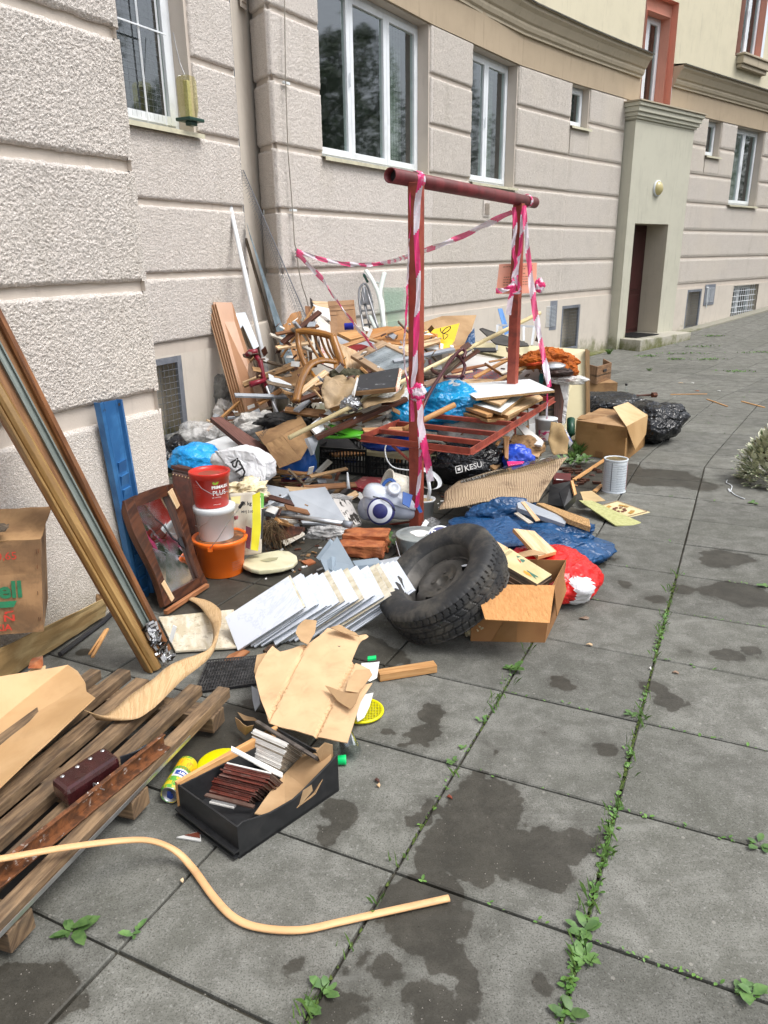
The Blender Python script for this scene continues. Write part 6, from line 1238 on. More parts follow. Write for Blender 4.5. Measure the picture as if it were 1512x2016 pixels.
# bricks, film, plants
def brick(c,rot,lab,s_=(.125,.062,.035),sd=0):
    bm=bmesh.new(); bmesh.ops.create_cube(bm,size=2); bmesh.ops.bevel(bm,geom=bm.edges[:],offset=.07,segments=1,affect='EDGES'); bmesh.ops.subdivide_edges(bm,edges=bm.edges[:],cuts=4,use_grid_fill=True)
    m=MB(); R_=Matrix.Rotation(rot,3,'Z')
    for v in bm.verts: q=V((v.co.x*s_[0],v.co.y*s_[1],v.co.z*s_[2])); q+=q.normalized()*.022*mnoise.noise(q*24+V((sd,0,0)))+V((.004,)*3)*mnoise.noise(q*60); m.v.append(V(c)+R_@q)
    bm.verts.index_update(); m.f=[tuple(v.index for v in f.verts) for f in bm.faces]; m.mi=[0]*len(m.f); bm.free(); tag(obj('brick',m,BRICK),lab,'brick','broken bricks')
c=W(722,1072,4.15); brick(P(712,1100,0)+V((0,.06,.04)),-.1,'lower broken brick resting on the paving by the plant',sd=3); brick(W(722,1062,4.12),-.15,'upper orange brick lying on the lower one',(.13,.07,.048))
for c,r,sd,nm in ((W(650,1052,4.35),(.15,.08,.07),31,'crumpled clear film lump beside the orange brick'),(W(835,1035,4.35)+V((.05,0,0)),(.05,.04,.05),32,'scrap of clear film beside the foot of the post'),(W(655,985,4.7),(.12,.05,.04),33,'clear film on the speckled sheet left of the vacuum cleaner')):
    tag(obj('clear_film',blob(c,r,sd,5,.2,.4),BAGC,smooth=True),nm,'plastic film')
# ================================================================ middle of the pile
def item(name,label,cat,q,th,mat,edge=None,**k): return board(name,label,cat,q,th,mat,edge,**k)
def pole(name,label,cat,a,b,r,mat,n=10,r2=None):
    m=MB(); a,b=W(*a) if not isinstance(a,Vector) else a,W(*b) if not isinstance(b,Vector) else b; m.tube([a,a.lerp(b,.5),b],[r,(r+(r2 or r))/2,r2 or r],n); return tag(obj(name,m,mat,smooth=True),label,cat)
def bag(name,label,c,r,seed,mat,cr_=.15,fo=.14,flat=None,n=5,**k): return tag(obj(name,blob(W(*c) if not isinstance(c,Vector) else c,r,seed,n,cr_,fo,flat,**k),mat,smooth=True),label,'bag')
# --- against the near recess wall
for i in range(5):
    x=-5*i; item('laminate_panel','%s copper brown laminate panel in the stack leaning on the recess wall'%(['front and widest','second','third','fourth','rearmost'][i]),'panel',[(424+x,595,6.42+.013*i),(457+x,595,6.50+.013*i),(526+x,810,6.10+.013*i),(490+x,838,6.02+.013*i)],.01,LAM,M('yellow_panel_edge','#c9b27a','#a38a55',20,dirt=.2,r=.6))
item('white_tray_lid','white plastic tray lid standing behind the copper brown panels','lid',[(460,616,6.72),(483,614,6.75),(512,685,6.55),(520,702,6.5),(492,706,6.48)],.02,M('glossy_white','#dfe9f2','#d4dfe8',3,dirt=.05,r=.3,b=.02),bev=.008)
m=MB(); a,b=W(450,392,6.82),W(543,812,6.0); m.tube([a,b],.019,10); wp=tag(obj('white_pole',m,WPL,smooth=True),'long white painted pole with a black tip leaning in the corner','pole'); m=MB(); m.tube([W(448,378,6.84),W(450,396,6.82)],[.022,.018],8); obj('black_tip',m,BLKP,wp,smooth=True)
a,b,c,d=W(485,438,6.86),W(493,470,6.86),W(586,728,6.35),W(566,730,6.35); m=MB(); m.prism([a,b,c,d],V((.0,.03,0))); tag(obj('blue_grey_rail',m,M('blue_grey_rail','#8a9ba6','#6f8089',9,(1,6,1),dirt=.35,r=.45,metal=.2),bev=.003),'blue grey metal rail leaning in the wall corner beside the white pole','metal rail')
m=MB(); m.bar(W(484,470,6.90),W(560,735,6.4),.02,.02); tag(obj('dark_lath',m,OLDW),'dark lath leaning just behind the blue grey rail','lath')
ms=thing('wire_lath_strip',W(600,640,6.6),'narrow strip of galvanised wire lath leaning in the wall corner','wire lath'); A_,Bq=W(479,335,6.95),W(612,645,6.70); m=MB(); m.bar(A_,Bq,.006,.006); m.bar(W(476,338,6.97),W(478,425,6.95),.004,.004)
for i in range(60):
    t=i/60; p=A_.lerp(Bq,t); w_=.10*min(1,t*2.5+.1); m.bar(p,p+V((-.05,0,-w_*.9)),.0018,.0018); m.bar(p,p+V((-.045,.0,w_*.12)),.0018,.0018)
for j in (.35,.7): m.bar(A_+V((-.02*j,0,-.04*j)),Bq+V((-.06*j,0,-.09*j)),.0018,.0018)
obj('wire',m,GREY,ms)
item('grey_weathered_plank','grey weathered plank leaning between panels and white pole','plank',[(470,652,6.5),(478,640,6.5),(520,735,6.3),(540,805,6.05),(516,820,6.05)],.03,OLDW)
item('narrow_brown_panel','narrow brown panel edge leaning in front of the copper brown panels','panel',[(474,690,6.35),(487,687,6.35),(527,800,6.0),(512,812,6.0)],.03,M('taupe_panel','#a08672','#8d735f',3,dirt=.15))
item('stained_board','dark stained board behind the burgundy crutch','board',[(500,688,6.3),(512,680,6.3),(545,800,6.05),(522,806,6.05)],.02,DKW)
cr=thing('burgundy_crutch',W(520,760,5.95),'burgundy plastic forearm crutch leaning on the brown panels','crutch'); CRM=M('burgundy_plastic','#8e1f33','#7a1a2c',4,dirt=.08,r=.35,b=.03)
m=MB(); m.tube([W(500,696,6.0),W(512,712,5.97),W(518,740,5.95),W(524,762,5.93)],[.02,.022,.018,.016],8); m.tube([W(484,700,6.02),W(492,694,6.0),W(507,692,6.0)],[.02,.026,.022],8); obj('arm_cuff',m,CRM,cr,smooth=True); m=MB(); m.tube([W(492,757,5.85),W(524,748,5.93)],[.024,.018],10); obj('hand_grip',m,CRM,cr,smooth=True); m=MB(); m.tube([W(524,760,5.93),W(546,812,5.8)],.012,8); obj('shaft',m,STEEL,cr)
item('mouldy_foam_board','mouldy yellow green foam board standing by the cellar opening','board',[(404,750,6.7),(419,746,6.7),(432,830,6.4),(425,842,6.4)],.04,M('mouldy_yellow','#6b6122','#2f2c14',14,dirt=.4,r=.95))
bag('grey_fleece','grey fleece stuffed beside the foam board',(436,778,6.45),(.10,.08,.16),41,FABG,.2,.25)
item('rusty_brown_board','rusty brown board slanting behind the fleece','board',[(432,790,6.3),(448,800,6.3),(480,835,6.1),(455,838,6.1)],.02,M('rust_brown_board','#8a5f42','#5a3a28',6,dirt=.4))
bag('white_rag','white rag hanging below the grey fleece',(440,815,6.3),(.08,.06,.12),42,FABW,.2,.3)
item('white_wooden_bar','long white wooden bar lying across in front of the cellar opening','bar',[(330,843,6.3),(490,826,6.0),(492,834,6.0),(330,852,6.3)],.03,WPT)
m=MB(); c=W(342,862,6.2); m.tube([c+V((.09*math.cos(t),0,.16*math.sin(t))) for t in np.linspace(-1.2,2.9,16)],[.012+.008*math.sin(i/5) for i in range(16)],8); tag(obj('sickle_hook',m,DKW,smooth=True),'dark curved wooden handle hanging by the cellar opening','handle')
m=MB()
for k in range(4): m.tube([c+V((.12+.1*math.cos(t)*(1+.1*k),.02*k,.02+.05*math.sin(t)*(1+.3*k))) for t in np.linspace(0,6.28,22)],.004,5)
tag(obj('coiled_cable',m,M('brown_cable','#8a6a5c','#5f463c'),smooth=True),'coil of brown cable lying by the cellar opening','cable')
item('reddish_brown_plank','reddish brown rough plank slanting over the white bar','plank',[(414,822,5.35),(436,820,5.4),(556,900,4.95),(520,909,4.85)],.035,BROWNW)
bag('clear_bag_of_rubbish','grey clear bag beside the light blue bag',(400,862,5.9),(.22,.2,.13),43,BAGC,.15,.2)
bag('grey_bag','crumpled grey rag bag lying before the white bar',(375,872,5.9),(.2,.15,.1),44,FABG,.15,.2)
item('pale_grey_crate_lid','pale grey plastic lid lying under the reddish plank','lid',[(400,872,5.6),(440,858,5.8),(500,862,5.7),(510,880,5.4),(430,885,5.4)],.05,WPL,bev=.01)
bag('light_blue_bag','bright light blue plastic bag behind the red bucket',(388,908,4.85),(.19,.15,.12),45,BAGL,.12,.12)
wb=thing('white_lettered_bag',W(470,920,4.6),'white plastic bag with black letters lying behind the yellow cement bag','bag')
m=blob(W(478,918,4.62),(.20,.13,.135),46,5,.10,.10); obj('bag_film',m,BAGW,wb,smooth=True)
o=W(455,906,4.47); dxx=camdir(.45,-.89,.1); dyy=camdir(.85,.45,.25); lettering('iSTY',.085,lambda a,b:o+dxx*a+dyy*b,INKB,wb,.002,spacing=.9)
m=patch([W(422,888,4.52),W(460,884,4.5),W(500,890,4.5),W(522,915,4.45),W(522,948,4.4),W(500,958,4.4),W(470,935,4.46),(W(440,912,4.49))],.02,.02,seed=5); obj('bag_front',m,BAGW,wb,smooth=True,solid=.002)
for v_ in wb.children: 
    if v_.name.startswith('lettering'): v_.location+=V((.0,-.03,0))
bag('dark_rubbish_bag','dark rubbish bag behind the suitcase by the wing corner',(345,895,5.4),(.12,.15,.14),47,BAGB)
m=MB(); m.tube([W(346,905,4.9),W(352,890,4.85),W(356,884,4.85)],.012,6); tag(obj('magenta_tie',m,PNK,smooth=True),'magenta tie of the light blue bag','bag tie')
# printed shipping box
sb=thing('tilted_printed_box',W(560,880,4.9),'tilted brown shipping box with faded print in the middle of the pile','cardboard box')
q=[W(500,868,5.05),W(552,850,5.1),W(590,893,4.9),W(595,898,4.88),W(560,925,4.8),W(528,905,4.85)]
c0=W(555,858,4.95); c1=W(608,840,5.15); c2_=W(616,868,5.1); c3=W(598,900,4.95); m=MB(); m.sheet([W(522,876,4.95),W(556,858,4.98),W(592,905,4.85),W(550,922,4.8)],8,6,lambda u,v:.008*mnoise.noise(V((u*4,v*4,0)))); m.sheet([W(556,858,4.98),W(600,832,5.2),W(617,862,5.15),W(592,905,4.85)],8,6,lambda u,v:.008*mnoise.noise(V((u*4,v*4,3)))); obj('wall',m,CARDD,sb,solid=.005)
m=MB(); m.sheet([W(502,852,5.1),W(540,842,5.2),W(556,858,4.98),W(522,878,4.95)],8,6); m.sheet([W(540,842,5.2),W(590,815,5.35),W(600,832,5.2),W(556,858,4.98)],6,4); obj('flap',m,CARDD,sb,solid=.005)
m=MB(); fn=quadfn(W(530,895,4.84),W(556,862,4.96)-W(530,895,4.84),W(522,876,4.95)-W(550,922,4.8)); obj('lettering',textmesh('TUBE',.05,0,quadfn(W(512,868,5.0),W(530,845,5.1)-W(512,868,5.0),W(505,852,5.1)-W(520,870,5.0),.01)),INKB,sb)
bag('royal_blue_bag','royal blue bag under the tilted printed box',(588,915,5.2),(.14,.12,.14),48,M('royal_blue_film',(.01,.12,.5),(.01,.1,.4),4,r=.35),.1,.08)
bag('white_cloth','white crumpled cloth above the printed box',(520,840,5.5),(.2,.12,.11),49,FABW,.2,.35); bag('black_jacket','black cloth with white straps between cloth and box',(562,832,5.35),(.2,.1,.07),50,FABK,.2,.3)
bag('patterned_cloth','small black and cream patterned cloth on the printed box',(595,815,5.4),(.09,.08,.09),51,M('black_cream_print',(.6,.55,.45),(.02,.02,.02),18,lo=.48,hi=.52,r=.8,co='Object'),.2,.3)
item('white_corner_board','short white board sticking out right of the printed box','board',[(608,838,5.1),(648,806,5.25),(668,812,5.2),(625,858,5.05)],.03,WHT)
item('grey_long_board','light grey board under the bamboo pole','board',[(605,862,5.05),(640,850,5.15),(632,850,5.2),(618,895,4.95)],.03,GRB)
# armchair frame
ac=thing('bentwood_armchair',W(630,760,5.7),'bentwood armchair frame with a slatted back lying in the pile','armchair'); BW=M('golden_bentwood','#a3702f','#7c4f1c',6,(1,14,1),dirt=.3,r=.35,coat=.2)
def ct(nm,pts,r,n=10,fl=1): 
    pp=[W(*p) for p in pts]; c=[cr4(pp,i/6) for i in range((len(pp)-1)*6+1)]; m=MB(); m.tube(c,r,n,flat=fl); obj(nm,m,BW,ac,smooth=True)
ct('top_rail',[(584,654,5.9),(600,652,5.88),(630,656,5.82),(658,664,5.78)],.026)
ct('side_post',[(586,652,5.9),(588,680,5.85),(596,708,5.75),(610,735,5.68)],.022); ct('side_post',[(655,664,5.78),(664,690,5.72),(672,715,5.68),(676,745,5.65)],.032)
for a,b in (((603,657),(632,712)),((618,658),(642,712)),((630,660),(655,713)),((642,662),(662,712))): ct('back_spindle',[(a[0],a[1],5.86),((a[0]+b[0])/2-3,(a[1]+b[1])/2,5.8),(b[0],b[1],5.68)],.010,8)
ct('curved_arm',[(583,790,5.2),(588,765,5.3),(598,738,5.42),(612,718,5.52),(635,710,5.6),(662,713,5.66)],.030,10,.6); ct('curved_arm',[(580,790,5.24),(585,765,5.34),(595,736,5.46),(610,715,5.56),(635,707,5.64)],.016,8); ct('lower_rail',[(604,722,5.6),(618,740,5.5),(630,760,5.4)],.014)
m=MB(); m.bar(W(661,706,5.7),W(662,740,5.55),.035,.03); obj('arm_support',m,BW,ac,bev=.004)
# boards behind the armchair
WP3=M('wallpaper_red_flowers',(.62,.13,.11),(.72,.66,.6),9,(1,1,1),dirt=.1,r=.8,lo=.34,hi=.44,co='UV')
for nm,lab,q,th,mt_ in (('light_oak_panel','light oak panel leaning on the wall left of the armchair',[(554,622,7.2),(592,612,7.2),(610,735,6.6),(572,740,6.6)],.02,OAK),('brown_plank','narrow brown plank between oak panel and white frame',[(600,602,7.25),(612,603,7.25),(624,720,6.7),(610,722,6.7)],.02,M('mid_brown_wood','#8a603c','#6b4527',5,(1,12,1),dirt=.2)),('white_frame_bar','upright white frame bar beside the flowery board',[(611,608,7.0),(617,608,7.0),(624,712,6.5),(615,712,6.5)],.03,WPT),('white_cross_bar','short white cross bar between the planks',[(592,627,7.05),(613,628,7.05),(613,633,7.05),(592,632,7.05)],.03,WPT),('dark_board','very dark board edge behind the flowery board',[(610,585,7.1),(615,590,7.1),(636,710,6.5),(624,712,6.5)],.02,M('black_brown_board','#2d2019','#1c1410')),
  ('flowery_board','board covered in red flowery wallpaper, torn at its top',[(618,612,6.95),(650,640,6.95),(655,700,6.6),(668,730,6.45),(632,715,6.5)],.015,WP3),('torn_white_backing','torn white backing sheet on top of the flowery board',[(616,598,7.0),(628,603,7.0),(648,607,7.0),(651,632,6.95),(640,624,6.95),(622,616,6.96)],.01,PAP),('pale_board_top','pale wooden board top behind the torn sheet',[(614,592,7.05),(645,594,7.05),(647,608,7.02),(630,604,7.02),(618,598,7.02)],.015,PALE),('ribbed_brown_panel','ribbed brown hardboard panel leaning on the wall',[(645,593,7.3),(697,590,7.35),(705,662,7.0),(652,665,7.0)],.01,M('hardboard_ribbed','#a57e58','#8f6a46',4,dirt=.15)),('pale_bed_board','long pale board with a paper lying on it left of the washboard',[(655,670,6.2),(700,690,6.1),(750,730,5.8),(700,745,5.6),(668,740,5.6)],.02,PALE),('white_sofa_back','long white laminated furniture side running behind the washboard',[(655,660,6.9),(760,672,6.9),(870,692,6.7),(870,745,6.4),(760,745,6.4),(660,700,6.6)],.04,GRB),('oak_offcut','light oak board under the armchair seat',[(632,735,5.9),(660,735,5.9),(662,775,5.6),(636,770,5.6)],.02,OAK)):
    item(nm,lab,'board',q,th,mt_)
m=MB()
for i in range(7): a,b=W(648+i*.9,603+i*9,7.24-.03*i),W(698+i*.9,600+i*9,7.29-.03*i); m.bar(a,b,.004,.004)
tag(obj('ribbed_battens',m,DKW),'thin dark ribs across the brown hardboard panel','ribs')
m=MB(); m.tube([W(678,643,6.7),W(696,642,6.7)],.03,14); t_=tag(obj('blue_roller',m,M('royal_blue_brush',(.01,.02,.35),(.01,.015,.25),60,b=1,r=.9),bev=.004),'blue paint roller head sticking up behind the sofa board','paint roller'); m=MB(); m.tube([W(696,642,6.7),W(706,645,6.7)],.006,6); obj('roller_arm',m,STEEL,t_)
for k,(q,th,mt_,nm) in enumerate((([(664,655,6.6),(700,650,6.7),(725,660,6.6),(690,668,6.5)],.03,PINE,'stacked pine offcuts right of the blue roller'),([(720,650,6.5),(760,642,6.6),(860,652,6.5),(862,660,6.4),(790,678,6.2),(740,672,6.3)],.03,M('orange_pine','#c98f55','#b97f45',5,(1,10,1),dirt=.12,r=.5),'orange pine cupboard door lying flat on the pile'),([(770,648,6.55),(776,642,6.6),(808,644,6.6),(808,652,6.5)],.02,M('orange_pine','x'),'small raised pine frame on the orange pine door'),([(740,672,6.25),(790,680,6.15),(862,664,6.3),(868,672,6.3),(800,694,6.1),(735,684,6.2)],.03,PALE,'pale board under the orange pine door'))): item('pine_board',nm,'board',q,th,mt_,bev=.003)
m=MB(); m.lathe([(0,.02),(.12,.02),(.14,.0),(.14,-.03),(.0,-.03)],W(703,700,6.25),V((-.1,-.55,.8)),30); tag(obj('red_round_seat',m,M('dark_red_vinyl','#8f1c22','#7a161c',4,r=.35,dirt=.05),smooth=True),'dark red round stool seat between armchair and washboard','stool seat')
# washboard
wq_=[W(694,700,5.75),W(751,675,6.05),W(812,700,5.95),W(800,738,5.6),W(745,738,5.4)]; q0,q1,q2,q3=W(690,702,5.75),W(752,672,6.1),W(838,712,5.9),W(770,752,5.45)
wbt=thing('washboard',q3,'old wooden framed washboard with a ribbed zinc sheet on top of the pile','washboard')
def wbp(u,v,h=0): n=(q1-q0).cross(q3-q0).normalized(); n=n if n.dot(CAM-q0)>0 else -n; return q0.lerp(q1,u).lerp(q3.lerp(q2,u),v)+n*h
WBF=M('washboard_frame','#b3987a','#9a7f62',5,(1,9,1),dirt=.25)
for pl_ in ([(0,0),(1,0),(1,.16),(0,.16)],[(0,.92),(1,.92),(1,1.0),(0,1.0)],[(0,.16),(.16,.16),(.16,.92),(0,.92)],[(.88,.16),(1,.16),(1,.92),(.88,.92)]): m=MB(); m.prism([wbp(u,v,.012) for u,v in pl_],wbp(0,0,-.014)-wbp(0,0,.012)); obj('frame_board',m,WBF,wbt,bev=.004)
m=MB(); vs=[]; nr=56
for j in range(nr+1):
    v=.16+.76*j/nr
    for u in (.16,.88): vs.append(wbp(u,v,.004*math.sin(j*2.2)))
m.add(vs,[(2*j,2*j+1,2*j+3,2*j+2) for j in range(nr)]); obj('ribbed_zinc',m,M('zinc_sheet','#a9b1b4','#939b9f',5,metal=.5,r=.4,dirt=.15),wbt)
# black marbled ledger + boards
bk_=thing('black_marbled_box',W(740,790,5.1),'flat black marbled box file with a red striped side, on the pile centre','box file'); BM_=M('black_marbled_paper',(.03,.033,.04),(.35,.37,.40),16,(1,.45,1),dirt=0,r=.4,lo=.60,hi=.66,dist=2,var=0)
m=MB(); m.edge=1; m.prism([W(697,770,5.1),W(708,738,5.35),W(786,723,5.3),W(778,762,5.0)],V((0,.0,-.035))); obj('cover',m,[BM_,CARDD],bk_,bev=.002); item('pages',None,None,[(697,772,5.08),(778,764,4.98),(778,772,4.98),(697,780,5.08)],.1,CARDD,parent=bk_); item('striped_side',None,None,[(779,762,4.97),(787,724,5.25),(792,728,5.22),(786,766,4.96),(780,772,4.95)],.01,M('red_striped_card',(.7,.25,.15),(.75,.7,.6),40,(1,5,1),dirt=0,var=0),parent=bk_)
item('white_book_edge','white edged plank end left of the black marbled box','board',[(692,775,5.05),(698,760,5.1),(703,742,5.2),(706,745,5.2),(698,780,5.0)],.01,PAP)
# poles
pole('bamboo_pole','long pale bamboo pole slanting across the whole pile','pole',(569,862,4.75),(1063,616,6.3),.016,M('bamboo','#d6c79c','#c2b183',5,(1,3,1),dirt=.15,r=.45)); pole('broom_handle','thick pine broom handle resting on the red shelf','handle',(795,846,4.75),(895,797,4.95),.019,PINE)
m=MB(); m.tube([W(1058,640,6.3),W(1062,655,6.3),W(1056,672,6.3)],.014,8); tag(obj('hooked_twig',m,OLDW,smooth=True),'short crooked twig hanging at the end of the bamboo pole','twig')
for a,b,w,t,mt_,nm in (((622,862,4.95),(800,785,5.2),.06,.03,DKW,'dark plank under the bamboo pole'),((640,856,5.1),(700,822,5.2),.05,.02,GREY,'blue grey steel rail beneath the bamboo pole'),((664,848,5.1),(840,775,5.4),.07,.025,M('mid_brown_wood','x'),'brown plank crossing behind the front post'),((690,820,5.3),(800,770,5.5),.05,.02,OLDW,'weathered lath buried behind the marbled box'),((832,742,5.5),(868,730,5.7),.12,.02,OLDW,'short weathered board right of the front post'),((830,760,5.2),(880,742,5.4),.08,.02,M('taupe_panel','x'),'taupe board end right of the front post')):
    m=MB(); m.bar(W(*a),W(*b),w,t); tag(obj('plank',m,mt_,bev=.002),nm,'plank')
for q,nm,mt_ in (([(660,842,5.15),(700,828,5.2),(770,822,5.25),(792,828,5.2),(740,836,5.1),(668,850,5.1)],'curved white painted board above the green chairs',WPT),([(690,850,5.1),(740,834,5.2),(800,832,5.25),(812,840,5.2),(760,846,5.1),(700,858,5.0)],'dark curved board over the green chairs',DKW),([(700,812,5.2),(760,782,5.3),(778,800,5.2),(760,812,5.1)],'speckled white insulation board left of the front post',WPT),([(562,800,5.35),(640,806,5.35),(645,822,5.3),(600,816,5.3),(560,808,5.3)],'tan board in the shade under the leather sheet',OAK),([(528,735,5.7),(590,764,5.5),(623,777,5.4),(618,788,5.35),(575,772,5.45),(530,748,5.65)],'white frame lath slanting under the armchair',WPL),([(540,750,5.9),(600,720,5.9),(625,745,5.7),(640,775,5.5),(575,790,5.4)],'brown carton with a round stamp under the armchair',CARDD),([(690,760,5.3),(705,735,5.5),(712,742,5.45),(700,775,5.25)],'beige folded card left of the black marbled box',CARD)):
    item('pile_board',nm,'board',q,.02,mt_)
m=patch([W(640,745,5.35),W(672,738,5.5),W(700,748,5.35),W(700,790,5.15),W(665,805,5.1),W(640,800,5.1),W(632,770,5.2)],.06,.03,lambda p:0,seed=9); tag(obj('beige_leather_sheet',m,M('beige_leather','#b9a07e','#a08863',4,dirt=.3,r=.6),smooth=True,solid=.003),'beige leather sheet curling below the armchair arm','leather sheet')
m=patch([W(712,790,5.15),W(770,782,5.1),W(800,760,5.2),W(790,790,5.0),W(752,798,4.95),W(715,800,5.0)],.04,.03,seed=12); tag(obj('beige_curled_sheet',m,M('beige_leather','x'),smooth=True,solid=.003),'beige curled vinyl sheet under the black marbled box','vinyl sheet')
bag('olive_jacket','olive green cloth below the washboard',(690,755,5.55),(.16,.12,.11),52,FABG2,.2,.3); bag('silver_foil','small crumpled silver foil beside the leather sheet',(692,795,5.1),(.06,.05,.05),53,M('foil',(.6,.62,.65),(.4,.42,.45),10,r=.3,metal=.8,co='Object'),.3,.5)
bag('pale_cloth_bag','white cloth bag behind the front post',(770,795,5.35),(.22,.16,.11),54,BAGT,.15,.2); bag('bright_blue_bag','large bright blue rubbish bag under the red shelf',(875,800,5.55),(.36,.26,.18),55,CYAN,.15,.14,n=6); bag('bright_blue_bag','bright blue rubbish bag bulging left of the front post',(800,812,5.25),(.12,.12,.09),56,CYAN); bag('white_printed_sack','pale sack with a red stamp lying under the shelf',(935,845,5.5),(.28,.22,.16),57,M('printed_sack',(.55,.53,.5),(.4,.39,.37),14,(1,6,1),r=.8),.1,.1)
bag('translucent_bag','milky translucent bag on top of the bright blue bag',(885,770,5.6),(.2,.14,.09),58,BAGT); bag('dark_blue_bag','glossy dark blue bag above the black crates',(775,872,5.3),(.24,.12,.06),59,M('dark_blue_film',(.005,.03,.2),(.01,.05,.3),6,r=.25,co='Object'),.08,.1)
bag('keys_bag','black bag with a white printed word, under the shelf corner',(925,912,5.3),(.27,.22,.17),60,BAGB,.1,.1,.0,n=6)
kb=bpy.data.objects['keys_bag']; o=W(915,928,5.02); lettering('KESU',.055,lambda a,b:o+camdir(.97,.24,.1)*a+camdir(-.15,.98,0)*b,INKW,kb,.0006); m=MB(); 
for a,b,c,d in ((0,0,.05,.005),(0,.045,.05,.05),(0,0,.006,.05),(.044,0,.05,.05),(.015,.015,.035,.035)): m.add([o+camdir(.97,.24,.1)*(x_-.062)+camdir(-.15,.98,0)*y_ for x_,y_ in ((a,b),(c,b),(c,d),(a,d))],[(0,1,2,3)])
obj('printed_emblem',m,INKW,kb)
# burgundy tube chair legs
tc_=thing('burgundy_tube_frame',W(850,790,5.2),'bent burgundy steel tube chair frame thrown behind the front post','chair frame'); BT=M('burgundy_enamel','#4d1a22','#3c131a',5,r=.3,dirt=.15)
for p_ in ([(828,815,4.95),(845,775,5.1),(880,720,5.4),(905,690,5.6),(916,692,5.6),(912,705,5.55)],[(846,710,5.6),(852,730,5.5),(868,738,5.4)],[(870,735,5.4),(886,708,5.6),(900,700,5.6),(915,720,5.5),(908,745,5.4)],[(875,742,5.3),(900,742,5.4),(915,740,5.4)]): pp=[W(*p) for p in p_]; c=[cr4(pp,i/5) for i in range((len(pp)-1)*5+1)]; m=MB(); m.tube(c,.013,8); obj('tube',m,BT,tc_,smooth=True)
# sign, cardboard
item('tan_hardboard','large tan hardboard sheet leaning behind the yellow sign','board',[(828,636,6.9),(870,622,6.95),(938,620,6.95),(915,690,6.6),(890,692,6.5),(860,690,6.5)],.008,CARD)
sg_=thing('yellow_sign',W(860,690,6.3),'yellow and white painted sign board with a leaf drawing','sign board'); item('yellow_board',None,None,[(828,654,6.45),(905,636,6.5),(895,670,6.4),(882,690,6.3),(870,688,6.3),(840,684,6.3)],.01,M('sign_yellow',(.85,.58,.0),(.82,.55,.0),3,dirt=.02,r=.4,var=0),parent=sg_)
item('white_board_area',None,None,[(824,662,6.40),(845,655,6.42),(862,664,6.39),(866,676,6.36),(873,677,6.34),(872,690,6.28),(830,684,6.3)],.01,WHT,parent=sg_)
m=MB(); 
def curve2(m,pts,r=.0035): pp=[W(*p) for p in pts]; c=[cr4(pp,i/5) for i in range((len(pp)-1)*5+1)]; m.tube(c,r,4)
curve2(m,[(870,655,6.38),(878,646,6.38),(887,643,6.38),(884,650,6.38),(874,656,6.38),(868,653,6.38),(867,646,6.38)]); curve2(m,[(872,656,6.37),(874,668,6.35),(882,660,6.36),(872,656,6.37)]); curve2(m,[(845,668,6.33),(850,664,6.34),(848,672,6.32),(856,678,6.31),(866,678,6.31)]); obj('drawn_lines',m,INKB,sg_)
m=MB(); curve2(m,[(846,654,6.38),(858,660,6.36),(865,672,6.34),(866,686,6.28)],.005); obj('orange_line',m,INKO,sg_)
item('blue_rag_edge','blue bag edge between hardboard and sofa panel','bag',[(922,660,6.6),(934,645,6.65),(936,680,6.5),(905,700,6.4)],.03,BAGN)
item('grey_flat_case','flat dark grey case behind the rear post','case',[(944,647,7.2),(950,645,7.2),(1038,675,7.0),(1042,680,6.95),(1010,682,6.9),(975,676,6.9)],.012,M('charcoal_vinyl','#4c4a47','#3a3836',6,r=.6,dirt=.25))
m=MB(); m.prism([W(980,608,7.5),W(989,607,7.5),W(1004,655,7.2),(W(994,660,7.2))],V((0,.02,0))); tag(obj('light_blue_strut',m,M('sky_blue_paint','#6f9ed8','#5b8bc8',5,r=.4,dirt=.1),bev=.003),'light blue metal strut leaning on the wall behind the rear post','strut')
wf=thing('white_wire_frame',W(1015,690,7.3),'thin white metal chair frame behind the rear post','chair frame')
for p_ in ([(979,640,7.3),(978,690,7.2)],[(979,640,7.3),(1052,643,7.3)],[(1052,643,7.3),(1047,680,7.2)],[(1031,643,7.3),(1031,672,7.2)]): m=MB(); m.bar(W(*p_[0]),W(*p_[1]),.02,.02); obj('tube',m,WPL,wf)
# step ladder, white tubes, glass pane
al=thing('aluminium_stepladder',W(720,650,7.9),'grey aluminium step ladder and frame leaning on the wall','step ladder'); ALM=M('dull_aluminium',(.42,.43,.45),(.34,.35,.37),8,r=.4,metal=.6,dirt=.2)
for p_,r in (([(716,650,7.6),(708,600,7.75),(707,572,7.8),(714,560,7.82),(722,562,7.82),(730,585,7.8),(738,640,7.6)],.012),([(722,610,7.7),(715,560,7.8)],.008),([(728,645,7.6),(712,575,7.78)],.01),([(745,648,7.5),(722,572,7.75)],.012),([(726,548,7.9),(716,538,7.9),(716,545,7.9)],.006)):
    pp=[W(*p) for p in p_]; c=[cr4(pp,i/5) for i in range((len(pp)-1)*5+1)]; m=MB(); m.tube(c,r,8); obj('rail',m,ALM,al,smooth=True)
for yy in (596,612,626,640): m=MB(); m.bar(W(712,yy,7.7),W(735,yy-2,7.7),.04,.02); obj('step',m,ALM,al)
m=MB(); q=[W(709,600,7.8),W(713,566,7.84),W(720,564,7.84),W(727,585,7.82),W(728,600,7.8)]; m.prism(q,V((0,.01,0))); obj('mesh_seat',m,ALM,al); m=MB(); m.tube([W(716,540,7.85),W(724,556,7.83)],.013,8); obj('green_grip',m,M('dark_green_grip',(.01,.1,.07)),al,smooth=True)
wt=thing('white_tube_frame',W(755,650,7.6),'bent white steel tube frame leaning on the wall beside the step ladder','tube frame')
